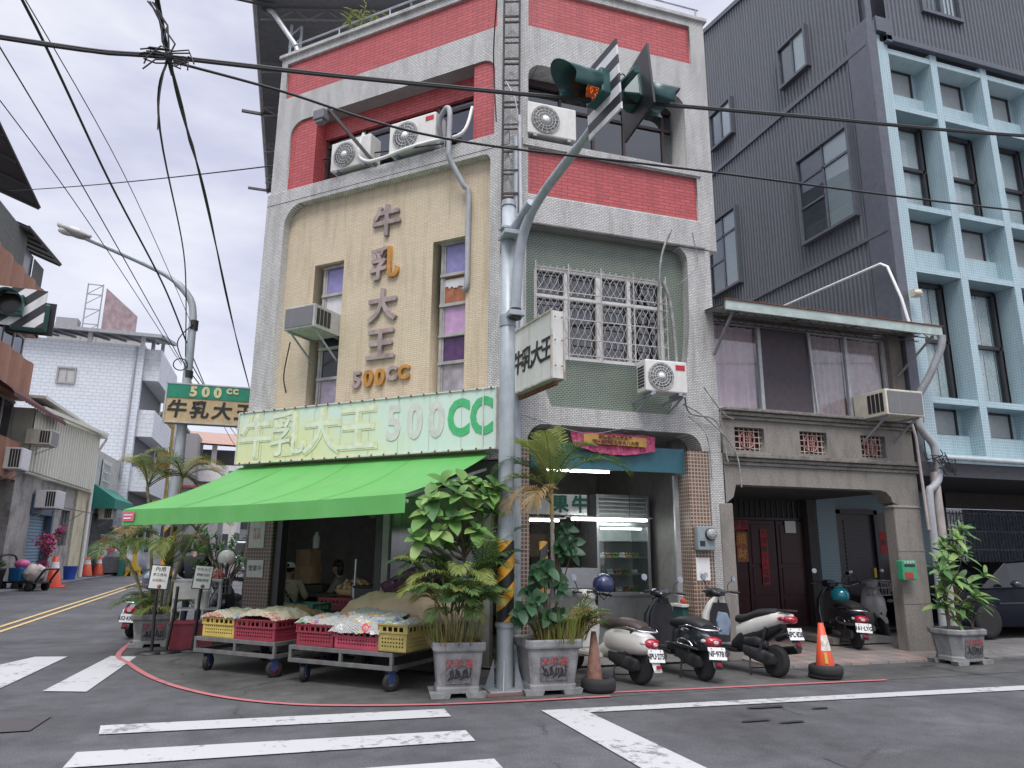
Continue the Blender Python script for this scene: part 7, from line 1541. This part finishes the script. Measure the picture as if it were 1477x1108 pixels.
def helmet(label, loc, rz, mat, visor=True, tilt=0, r=.15):
    t = thing('helmet', label, 'helmet', loc, rot=(tilt,0,rz)); b = MB(); rings = []
    for i in range(9):
        a = -.55+(pi/2+.55)*i/8; q = max(cos(a),.02); rings.append([Vector((r*q*cos(k*2*pi/20), r*1.12*q*sin(k*2*pi/20), r*1.02*sin(a))) for k in range(20)])
    b.loft(rings); b.build('shell', mat, t)
    b = MB(); b.lathe([(r*.88,-.075),(r*.87,-.07),(.02,-.02)], seg=18); b.build('lining', black, t)
    if visor:
        b = MB(); vs = []; n = 10
        for i in range(n+1):
            a = radians(200)+radians(140)*i/n
            for z, q in ((.02,1.06),(-.09,1.12)): vs.append((r*q*cos(a), r*1.12*q*sin(a), z))
        b.add(vs, [(2*i,2*i+2,2*i+3,2*i+1) for i in range(n)], True); b.build('visor', pm('smoke_visor', (.05,.05,.06), .1), t)
    b = MB(); b.tube([(r*.8,0,-.07),(0,-.02,-.2),(-r*.8,0,-.07)], .008, 5); b.build('strap', black, t)
    return t
helmet('dark navy open face helmet hung on the mirror of the cream scooter', (4.36,9.42,1.15), 2.6, pm('navy_helmet', (.025,.035,.10), .3, coat=.5))
helmet('plain white helmet on the dark motorcycle handlebar', (-.84,14.5,1.43), .4, cleanwhite, False)
helmet('red helmet with white dots beside the dark motorcycle', (-.98,14.30,1.10), .2, None if False else (lambda: led('red_white_dots', ((.65,.6,.58),(.36,.02,.015),0)))(), False)
helmet('glossy teal helmet on the seat of the arcade scooter', (9.70,10.95,.86), .3, pm('teal_helmet', (.01,.16,.22), .15, coat=.8), False)
helmet('pink helmet lying in the wire basket of the grey scooter', (11.16,11.05,.98), .3, pm('pink_helmet', (.50,.27,.30), .4), False)
helmet('silver blue helmet on the scooter at the left kerb', (-2.27,15.95,1.02), .2, pm('silver_blue_helmet', (.16,.22,.28), .15, coat=.8))
# car in the garage bay
carp = pm('deep_navy_car', (.003,.005,.012), .45, coat=.05, spec=.15, var=.05)
t = thing('parked_car', 'dark navy car parked side on in the open garage at the right edge', 'car', (14.25,11.65,.05), pi)
def cring(x, pts): return [Vector((x, y, z)) for y, z in pts]
b = MB()
prof = [(-2.15,.35,.55,.74),(-2.05,.25,.78,.82),(-1.5,.22,.88,.86),(-.8,.2,.90,.88),(0,.2,.90,.88),(.8,.2,.92,.88),(1.4,.22,.98,.87),(1.95,.25,.86,.83),(2.1,.32,.62,.76)]
# x forward: front end is the low hood
b.loft([[Vector((-x, s1*w if i not in () else 0, z)) for i, (s1, z) in enumerate(((-1,z0),(-1.0,(z0+z1)/2),(-.94,z1),(-.5,z1+.04),(.5,z1+.04),(.94,z1),(1,(z0+z1)/2),(1,z0)))] for x, z0, z1, w in prof]); b.build('body', carp, t, bevel=.02)
b = MB(); b.loft([[Vector((-x,s1*w,z)) for s1, z in ((-1,.9),(-.86,zt_),(.86,zt_),(1,.9))] for x, zt_, w in ((-1.2,.93,.80),(-.45,1.40,.78),(.6,1.46,.78),(1.3,1.35,.78),(2.0,.95,.76))], smooth=False); b.build('cabin', pm('car_glass', (.01,.012,.015), .06, coat=.5), t, bevel=.03)
b = MB(); b.box(-2.0,1.0,.865,.89,.62,.65); b.box(-2.0,1.0,-.89,-.865,.62,.65); b.build('side_trim', pm('navy_trim', (.03,.035,.05), .3), t)
for x in (-1.32,1.32):
    for y in (-.80,.80):
        b = MB(); W = Matrix.Translation((x,y,.31)) @ Matrix.Rotation(pi/2,4,'X'); b.lathe([(.2,-.1),(.29,-.11),(.31,-.06),(.31,.06),(.29,.11),(.2,.1)], M=W, seg=24); w_ = b.build('wheel', rubber, t); b = MB(); b.lathe([(.02,-.09),(.19,-.095),(.2,.095),(.02,.09)], M=W, seg=16); b.build('rim', silver, w_)
for y in (-.98,.98): b = MB(); b.ball((.62,y,1.0),(.10,.10,.07),10,6); b.build('mirror', pm('mirror_navy', (.05,.06,.09), .15, coat=.6), t)
for y in (-.6,.6): b = MB(); b.ball((2.08,y,.58),(.07,.18,.07),10,6); b.build('headlight', clearl, t)
# van, covered car on the left street
t = thing('parked_van', 'silver van parked far down the right side of the left street', 'van', (-1.4,42,0)); b = MB(); b.box(-.85,.85,0,4,.3,1.2); b.prism([(-.85,1.2),(.85,1.2),(.72,2.0),(-.72,2.0)], .2, 3.8); b.build('body', silver, t, bevel=.06); b = MB(); b.prism([(-.72,1.28),(.72,1.28),(.63,1.9),(-.63,1.9)], .18,.2); b.build('rear_window', MATS['car_glass'], t); b = MB(); b.box(-.82,-.62,-.02,.02,.8,1.15); b.box(.62,.82,-.02,.02,.8,1.15); b.build('tail_light', redl, t)
for x in (-.75,.75):
    for y in (.8,3.2): b = MB(); b.lathe([(.2,-.1),(.32,-.1),(.32,.1),(.2,.1)], c=(x,y,.32), M=Matrix.Rotation(pi/2,4,'Y'), seg=16); b.build('wheel', rubber, t)
t = thing('covered_car', 'car under a wrinkled silver grey cover at the left pavement', 'car', (-8.9,51,.0)); b = MB(); R_ = []
for i in range(25):
    f = i/24; y = -2.2+4.4*f; h = 1.15+.55*exp(-((f-.52)/.24)**2)-.5*(max(0,.08-f)+max(0,f-.92))*6; R_.append([Vector((x*(1.0-.06*z)+.04*sin(i*1.9+x*5), y, .18+z*h+.03*sin(i*2.3+x*7))) for x, z in ((-1.0,0),(-1.02,.3),(-.98,.55),(-.8,.8),(-.5,.97),(0,1),(.5,.97),(.8,.8),(.98,.55),(1.02,.3),(1.0,0))])
b.loft(R_); b.build('cover', pm('silver_car_cover', (.22,.235,.25), .45, var=.15, bump=.6, bscale=3), t)
for x in (-.8,.8):
    for y in (-1.3,1.3): b = MB(); b.lathe([(.2,-.1),(.3,-.1),(.3,.1),(.2,.1)], c=(x,y,.3), M=Matrix.Rotation(pi/2,4,'Y'), seg=16); b.build('wheel', rubber, t)
# ================================================================= cones and odds on the street
oran = pm('red_orange_cone', (.60,.075,.03), .45, var=.08, dirt=.15); conew = pm('cone_white_band', (.7,.68,.66), .4)
def cone(label, loc, h=.72, r=.15, mat=oran, band=True, tilt=(0,0), base=True, group=None, nm='traffic_cone'):
    t = thing(nm, label, 'traffic cone', loc, rot=(tilt[0],tilt[1],.3), group=group); b = MB(); b.lathe([(r,.03),(r*.28,h),(r*.2,h),(.01,h)], seg=20); b.build('body', mat, t)
    if base: b = MB(); b.prism([(-r*1.45,0),(r*1.45,0),(r*1.4,.035),(-r*1.4,.035)], -r*1.45, r*1.45); b.build('base', rubber if base == 2 else mat, t)
    if band: b = MB(); z0, z1 = h*.62, h*.82; f = lambda z: r+(r*.28-r)*(z-.03)/(h-.03)+.002; b.lathe([(f(z0),z0),(f(z1),z1)], seg=20); b.build('band', conew, t)
    return t
t = cone('bright red orange cone with a white sticker, standing on small tyres by the arcade', (7.0,8.28,.135), .56, .118, band=False, tilt=(0,radians(-3)), base=False)
b = MB(); vs = []
for j in range(7):
    z = .22+.19*j/6; r_ = .121+(.033-.118)*(z-.03)/.53
    for i in range(9): a = radians(195)+radians(105)*i/8; vs.append((r_*cos(a),r_*sin(a),z))
b.add(vs, [(j*9+i,j*9+i+1,j*9+10+i,j*9+9+i) for j in range(6) for i in range(8)], True); b.build('sticker', pm('torn_sticker', (.62,.58,.5), .6, var=.45, scale=16), t)
b = MB(); b.add([(-.103,-.07,.07),(-.075,-.097,.07),(-.062,-.08,.2),(-.086,-.058,.2)], [(0,1,2,3)]); b.build('yellow_sticker', pm('yellow_sticker', (.55,.40,.05), .6), t)
def tyre(label, loc, r=.26, w=.09, rz=0):
    t = MB(); t.lathe([(r*.62,-w*.5),(r*.8,-w*.62),(r*.96,-w*.45),(r,-w*.2),(r,w*.2),(r*.96,w*.45),(r*.8,w*.62),(r*.62,w*.5),(r*.58,0),(r*.62,-w*.5)], seg=30); o = t.build('old_tyre', rubber); o.location = loc; return tag(o, label, 'tyre')
tyre('small old tyre on top, ringing the foot of the red orange cone', (7.0,8.28,.11), .215, .11); tyre('flattened old tyre lowest under the red orange cone', (7.0,8.30,.04), .21, .055)
tyre('thick old car tyre under the weathered brown cone', (3.73,8.26,.08), .205, .13)
cone('weathered brown cone leaning in an old tyre beside the right planter', (3.69,8.28,.05), .62, .105, pm('faded_brown_cone', (.17,.085,.06), .8, var=.4, scale=14, dirt=.4), False, base=False)
for i, (x,y) in enumerate(((-9.72,46.2),(-9.6,48.3),(-9.25,51.8))): cone(['leftmost of three cones in a row on the far left pavement','middle of three cones in a row on the far left pavement','rightmost of three cones in a row, by the covered car'][i], (x,y-.6,.08), 1.05, .3, base=2, group='cones along the far left pavement')
cone('large cone with white flecks right beside the loaded hand trolley', (-8.62,34.9,.0), 1.25, .3); cone('large cone leaning behind the one at the hand trolley', (-8.75,35.6,.0), 1.25, .3, tilt=(0,-.06))
t = thing('hand_trolley', 'black hand trolley loaded with a blue tub and bags on the left street', 'trolley', (-9.0,32.6,0), -.6)
b = MB(); b.box(-.9,.9,-.4,.4,.28,.34); b.build('deck', blackm, t); b = MB(); b.tube(arc([(-.85,-.38,.3),(-1.0,-.38,1.1),(-1.0,-.2,1.3),(-1.0,.2,1.3),(-1.0,.38,1.1),(-.85,.38,.3)],4), .04, 7); b.tube([(.85,-.3,.3),(1.25,-.3,.8)], .04, 6); b.tube([(.85,.3,.3),(1.25,.3,.8)], .04, 6); b.bar((1.25,-.3,.8),(1.25,.3,.8),.06); b.build('handle', blackm, t)
for x in (-.65,0,.65):
    for y in (-.35,.35): b = MB(); b.lathe([(.06,-.05),(.17,-.05),(.17,.05),(.06,.05)], c=(x,y,.17), M=Matrix.Rotation(pi/2,4,'X'), seg=14); b.build('wheel', rubber, t)
for nm_, c_, lab, x in (('blue_tub',(.02,.12,.28),'blue tub with pink bag on the hand trolley',-.25),('goods_bag',(.5,.44,.40),'pale bulging bag on the hand trolley',.4)):
    b = MB()
    if nm_ == 'blue_tub': b.prism([(-.27,0),(.27,0),(.3,.5),(-.3,.5)], -.28,.28)
    else:
        b.ball((0,0,.32),(.38,.33,.34),18,12); b.v = [v+Vector((MN.noise(v*5),MN.noise(v*5+Vector((9,0,0))),MN.noise(v*4+Vector((0,9,0)))))*.13 for v in b.v]
    o = b.build(nm_, pm(nm_, c_, .5, var=.2), bevel=.03); o.matrix_world = Matrix.Translation((-9.0,32.6,0)) @ Matrix.Rotation(-.6,4,'Z') @ Matrix.Translation((x,0,.345)); tag(o, lab, 'tub' if nm_ == 'blue_tub' else 'bag')
b = MB(); b.ball((0,0,0),(.28,.25,.18),10,6); o = b.build('goods_bag', pm('pink_bag', (.55,.12,.28), .5, var=.2)); o.location = (-9.2,32.75,.98); tag(o, 'bright pink bag lying in the blue tub', 'bag')
b = MB(); b.lathe([(.25,0),(.32,.62),(.34,.64),(.29,.64)], seg=16); o = b.build('blue_bucket', pm('bright_blue_tub', (.03,.09,.45), .4)); o.location = (-9.5,41.2,.08); tag(o, 'bright blue bucket on the pavement before the yellow wall', 'bucket')
t = thing('cloth_banner', 'white banner with pink writing on a low frame behind the cones', 'banner', (-9.6,49.2,.08), .9); b = MB(); b.box(-.9,.9,-.02,.02,.9,2.3); b.build('sheet', white, t)
for i, c in enumerate(('團購','特價')): text('lettering', c, .6, pk, t, depth=.01, off=.02, loc=(0,-.03,1.95-.6*i))
b = MB(); b.bar((-.95,0,0),(-.95,0,2.4),.05); b.bar((.95,0,0),(.95,0,2.4),.05); b.box(-.8,.8,.1,.6,0,.85); b.build('frame', blackm, t)
t = thing('tool_stall', 'small blue roofed stall with orange stuff behind the white banner', 'stall', (-9.5,52.5,.08)); b = MB(); b.box(-1.2,1.2,-1.2,1.2,2.7,2.8); b.build('roof', pm('dull_blue_roof', (.10,.16,.19), .5), t); b = MB(); b.box(-1.1,1.1,.9,1.0,0,2.7); b.build('back', dark, t); b = MB()
for x in (-1.1,1.1): b.box(x-.04,x+.04,-1.1,-1.02,0,2.7)
b.build('post', galv, t); b = MB(); b.box(-.6,-.3,-.4,-.1,0,2.0); b.build('orange_roll', oran, t)
t = thing('yellow_hydrant', 'yellow pump frame standing before the covered car', 'pump', (-7.9,48.5,0)); b = MB(); b.bar((0,0,0),(0,0,2.1),.22); b.bar((-.4,0,.4),(.4,0,.4),.2); b.bar((-.4,0,0),(0,0,.9),.14); b.bar((.4,0,0),(0,0,.9),.14); b.build('frame', pm('yellow_pump', (.50,.34,.04), .5, dirt=.2), t); b = MB(); b.box(-.8,-.5,-.15,.15,0,2.0); b.build('green_post', pm('green_pump', (.03,.16,.12), .5), t)
# ================================================================= people
skin = pm('skin', (.42,.25,.17), .55, var=.06)
def skinned(name, nodes, edges, mat, parent, sub=2):
    """grow one continuous surface round a joint skeleton: nodes = {key: (x,y,z,rx[,ry])}"""
    ks = list(nodes); me = bpy.data.meshes.new(name); me.from_pydata([nodes[k][:3] for k in ks], [(ks.index(a), ks.index(b)) for a, b in edges], []); o = bpy.data.objects.new('tmp', me); COL.objects.link(o)
    o.modifiers.new('skin', 'SKIN')
    for i, k in enumerate(ks):
        v = me.skin_vertices[0].data[i]; r = nodes[k][3:]; v.radius = (r[0], r[-1]); v.use_root = (i == 0); v.use_loose = False
    s_ = o.modifiers.new('sub', 'SUBSURF'); s_.levels = s_.render_levels = sub
    m2 = bpy.data.meshes.new_from_object(o.evaluated_get(bpy.context.evaluated_depsgraph_get())); bpy.data.objects.remove(o); m2.materials.clear(); m2.materials.append(mat); m2.name = name
    for p in m2.polygons: p.use_smooth = True
    r = bpy.data.objects.new(name, m2); COL.objects.link(r); r.parent = parent; return r
def person(label, loc, rz, J, jacket, trousers, hair_m, cap=None, shoes=black, strap=False, longhair=False):
    """J: joints of the pose, facing +y"""
    t = thing('person', label, 'person', loc, rz)
    V3 = lambda k: Vector(J[k]); nodes = {}; E_ = []
    def nd(k, p, *r): nodes[k] = (*p, *r)
    nd('hip', V3('hip'), .13,.10); nd('waist', V3('hip').lerp(V3('chest'),.45), .125,.09); nd('chest', V3('chest'), .145,.10); nd('nbase', V3('neck'), .06); nd('neck', V3('neck').lerp(V3('head'),.4), .05)
    h = V3('head'); fw = Vector(J.get('face', (0,1,0))).normalized()
    nd('jaw', h+Vector((0,0,-.06))+fw*.02, .062,.068); nd('skull', h+Vector((0,0,.02)), .076,.088); nd('crown', h+Vector((0,0,.085))-fw*.01, .055,.062)
    E_ += [('hip','waist'),('waist','chest'),('chest','nbase'),('nbase','neck'),('neck','jaw'),('jaw','skull'),('skull','crown')]
    for s_ in 'lr':
        nd('sh'+s_, V3('sh'+s_), .058); nd('el'+s_, V3('el'+s_), .042); nd('wr'+s_, V3('wr'+s_), .027)
        nd('th'+s_, V3('hip').lerp(V3('kn'+s_),.2)+Vector((.075*(1 if s_ == 'r' else -1),0,-.02)), .082); nd('kn'+s_, V3('kn'+s_), .056); nd('cf'+s_, V3('kn'+s_).lerp(V3('an'+s_),.3), .052); nd('an'+s_, V3('an'+s_), .036); nd('to'+s_, V3('an'+s_)+Vector(J.get('toe', (0,.15,-.04))), .034)
        E_ += [('chest','sh'+s_),('sh'+s_,'el'+s_),('el'+s_,'wr'+s_),('hip','th'+s_),('th'+s_,'kn'+s_),('kn'+s_,'cf'+s_),('cf'+s_,'an'+s_),('an'+s_,'to'+s_)]
        d = (V3('wr'+s_)-V3('el'+s_)).normalized(); w = V3('wr'+s_); sd = d.cross(Vector((0,0,1))); sd = sd.normalized() if sd.length > .1 else Vector((1,0,0)); dn = d.cross(sd)
        nd('pa'+s_, w+d*.05, .036,.020); E_.append(('wr'+s_,'pa'+s_))
        for i in range(4):
            b0 = w+d*.09+sd*(.027-.018*i); l = (.062,.072,.068,.052)[i]; nd('f%d'%i+s_, b0, .0095); nd('g%d'%i+s_, b0+d*l*.6-dn*.012, .0085); nd('h%d'%i+s_, b0+d*l*.85-dn*.036, .0075)
            E_ += [('pa'+s_,'f%d'%i+s_),('f%d'%i+s_,'g%d'%i+s_),('g%d'%i+s_,'h%d'%i+s_)]
        th = w+d*.045+sd*.045*(1 if s_ == 'l' else 1); nd('t0'+s_, th, .011); nd('t1'+s_, th+d*.035+sd*.018-dn*.01, .009); E_ += [('pa'+s_,'t0'+s_),('t0'+s_,'t1'+s_)]
    # face: nose, ears as small branches of the same surface
    nd('nose', h+fw*.098+Vector((0,0,-.015)), .012); E_.append(('skull','nose'))
    sdh = fw.cross(Vector((0,0,1))).normalized()
    for i, q in (('a',1),('b',-1)): nd('ear'+i, h+sdh*.088*q+Vector((0,0,-.01)), .016,.010); E_.append(('skull','ear'+i))
    body = skinned('body', nodes, E_, skin, t)
    b = MB()
    for q in (1,-1): b.ball(tuple(h+fw*.083+sdh*.032*q+Vector((0,0,.012))), (.012,.010,.007), 8, 5)
    b.build('eyes', black, body); b = MB(); b.ball(tuple(h+fw*.086+Vector((0,0,-.058))), (.022,.012,.006), 8, 5); b.build('mouth', pm('lip', (.30,.11,.09), .5), body)
    jn = {}; je = [('hip','waist'),('waist','chest'),('chest','nb')]
    def jd(k, p, *r): jn[k] = (*p, *r)
    jd('hip', V3('hip')-Vector((0,0,.06)), .165,.135); jd('waist', V3('hip').lerp(V3('chest'),.45), .18,.15); jd('chest', V3('chest'), .20,.155); jd('nb', V3('neck')-Vector((0,0,.01)), .075)
    for s_ in 'lr': jd('sh'+s_, V3('sh'+s_), .078); jd('el'+s_, V3('el'+s_), .060); jd('cu'+s_, V3('el'+s_).lerp(V3('wr'+s_),.88), .042); je += [('chest','sh'+s_),('sh'+s_,'el'+s_),('el'+s_,'cu'+s_)]
    skinned('jacket', jn, je, jacket, t)
    tn = {}; te = []
    tn['hip'] = (*(V3('hip')-Vector((0,0,.02))), .155, .125)
    for s_ in 'lr':
        tn['th'+s_] = (*(V3('hip').lerp(V3('kn'+s_),.25)+Vector((.08*(1 if s_ == 'r' else -1),0,-.01))), .10); tn['kn'+s_] = (*V3('kn'+s_), .072); tn['an'+s_] = (*V3('kn'+s_).lerp(V3('an'+s_),.93), .055); te += [('hip','th'+s_),('th'+s_,'kn'+s_),('kn'+s_,'an'+s_)]
    skinned('trousers', tn, te, trousers, t)
    for s_ in 'lr': a = V3('an'+s_); tt = a+Vector(J.get('toe', (0,.15,-.04))); skinned('shoe', {'a': (*(a+Vector((0,-.03,-.03))), .045), 'b': (*a.lerp(tt,.55), .045), 'c': (*tt, .038)}, [('a','b'),('b','c')], shoes, t, 1)
    b = MB(); Mh = Matrix.Translation(h+Vector((0,0,.02)))
    b.ball((0,0,.02),(.092,.104,.095), 16, 10, M=Mh @ fw.to_track_quat('Y','Z').to_matrix().to_4x4() @ Matrix.Translation((0,-.014,.02)))
    if longhair: b.ball((0,-.06,-.06),(.085,.055,.13), 12, 8, M=Mh @ fw.to_track_quat('Y','Z').to_matrix().to_4x4())
    b.build('hair', hair_m, t)
    if cap:
        q = Mh @ fw.to_track_quat('Y','Z').to_matrix().to_4x4(); b = MB(); rings = []
        for i in range(7): a = .05+(pi/2-.05)*i/6; rings.append([q @ Vector((.106*max(cos(a),.02)*cos(k*2*pi/18), .116*max(cos(a),.02)*sin(k*2*pi/18)-.012, .03+.105*sin(a))) for k in range(18)])
        b.loft(rings); b.add([q @ Vector((.09*cos(radians(20+14*i)), .10*sin(radians(20+14*i)), .04)) for i in range(11)]+[q @ Vector((.085*cos(radians(20+14*i)), .075+.12*sin(radians(20+14*i)), .022)) for i in range(11)], [(i,i+1,12+i,11+i) for i in range(10)]); c_ = b.build('cap', cap, t)
        b = MB(); b.ball(tuple(q @ Vector((0,-.121,.07))),(.03,.012,.028),8,5); b.build('cap_opening', pm('dark_hair', (.02,.017,.015), .7), c_)
    if strap:
        c = V3('chest'); b = MB(); b.tube(arc([c+Vector((-.10,-.06,.17)), c+Vector((-.06,-.165,.08)), c+Vector((.07,-.175,-.10)), c+Vector((.16,-.12,-.26))],5), .018, 6); b.build('bag_strap', black, t)
    return t
sit = dict(hip=(0,0,.56), chest=(0,.06,.86), neck=(0,.09,1.04), head=(-.02,.13,1.20), shl=(-.19,.07,.97), shr=(.19,.07,.97), ell=(-.27,.20,.74), elr=(.28,.20,.74), wrl=(-.12,.42,.78), wrr=(.16,.44,.78), knl=(-.16,.42,.54), knr=(.17,.42,.54), anl=(-.17,.36,.10), anr=(.18,.36,.10))
hairb = pm('black_hair', (.012,.011,.011), .5)
person('seated person seen from behind in a beige jacket with black strap and white cap', cw(-4.68,-.75,.03), -.28, sit, pm('beige_jacket', (.58,.50,.40), .85, var=.1, bump=.5, bscale=14), pm('khaki_trousers', (.25,.21,.16), .85), hairb, cap=cleanwhite, strap=True)
s2 = dict(sit); s2.update(head=(.0,.14,1.24), neck=(0,.09,1.08), chest=(0,.06,.88), shl=(-.17,.07,.99), shr=(.17,.07,.99))
person('seated person with dark hair in a grey top facing the white cap', cw(-4.25,-1.75,.03), -CHA+1.9, s2, pm('dim_grey_top', (.20,.19,.20), .85, bump=.4, bscale=14), pm('dark_trousers', (.03,.03,.035), .85), hairb, longhair=True)
st3 = dict(hip=(0,0,.98), chest=(0,.03,1.28), neck=(0,.04,1.47), head=(0,.08,1.61), shl=(-.20,.03,1.40), shr=(.20,.03,1.40), ell=(-.30,.05,1.12), elr=(.30,.12,1.14), wrl=(-.26,.28,1.02), wrr=(.24,.36,1.05), knl=(-.11,.04,.52), knr=(.13,.10,.52), anl=(-.12,-.02,.08), anr=(.15,.02,.08))
person('standing person in a black jacket seen from behind beside the green bush', (-1.52,16.0,.0), -.35, st3, pm('black_jacket', (.012,.013,.02), .7, bump=.4, bscale=14), pm('dark_jeans', (.025,.03,.045), .85), hairb)
def stool(label, loc, rz, back=True, m=alu):
    t = thing('metal_chair', label, 'chair', loc, rz); b = MB(); b.box(-.2,.2,-.2,.2,.42,.45); b.build('seat', MATS['dim_counter'], t, bevel=.01)
    for x in (-.18,.18):
        for y in (-.18,.18): b = MB(); b.tube([(x,y,0),(x*.95,y*.95,.42)], .013, 7); b.build('leg', m, t)
    if back: b = MB(); b.tube(arc([(-.19,-.19,.42),(-.19,-.23,.70),(-.17,-.24,.80),(0,-.25,.82),(.17,-.24,.80),(.19,-.23,.70),(.19,-.19,.42)],4), .013, 7); [b.tube([(x,-.22,.45),(x,-.24,.81)], .007, 5) for x in (-.1,0,.1)]; b.build('backrest', m, t)
stool('metal tube chair with a bar back under the person in the white cap', cw(-4.68,-.75,.03), -.28); stool('plain stool under the person in the grey top', cw(-4.25,-1.75,.03), -CHA+1.9, False)
# ================================================================= separate pieces become parts of their own
def split_pieces(names):
    for o in list(SC.objects):
        if o.type != 'MESH' or o.name.split('.')[0] not in names or not o.parent: continue
        me = o.data; par = list(range(len(me.vertices)))
        def find(a):
            while par[a] != a: par[a] = par[par[a]]; a = par[a]
            return a
        for e in me.edges: par[find(e.vertices[0])] = find(e.vertices[1])
        groups = {}
        for p in me.polygons: groups.setdefault(find(p.vertices[0]), []).append(p)
        if len(groups) < 2: continue
        first = True; vs = [tuple(v.co) for v in me.vertices]
        for ps in groups.values():
            ids = sorted({v for p in ps for v in p.vertices}); mp_ = {v: i for i, v in enumerate(ids)}
            m = bpy.data.meshes.new(me.name); m.from_pydata([vs[i] for i in ids], [], [[mp_[v] for v in p.vertices] for p in ps])
            for mt in me.materials: m.materials.append(mt)
            m.polygons.foreach_set('use_smooth', [p.use_smooth for p in ps]); m.update()
            if first: o.data = m; first = False
            else: c = o.copy(); c.data = m; COL.objects.link(c)
split_pieces({'door_post', 'roof_post', 'terrace_post', 'collar', 'foot', 'cornice', 'garage_wall', 'brace', 'side_louvre', 'arcade_wall', 'feet', 'clamp', 'edge_trim', 'outer_wall', 'bracket', 'floor_slab', 'pane'})
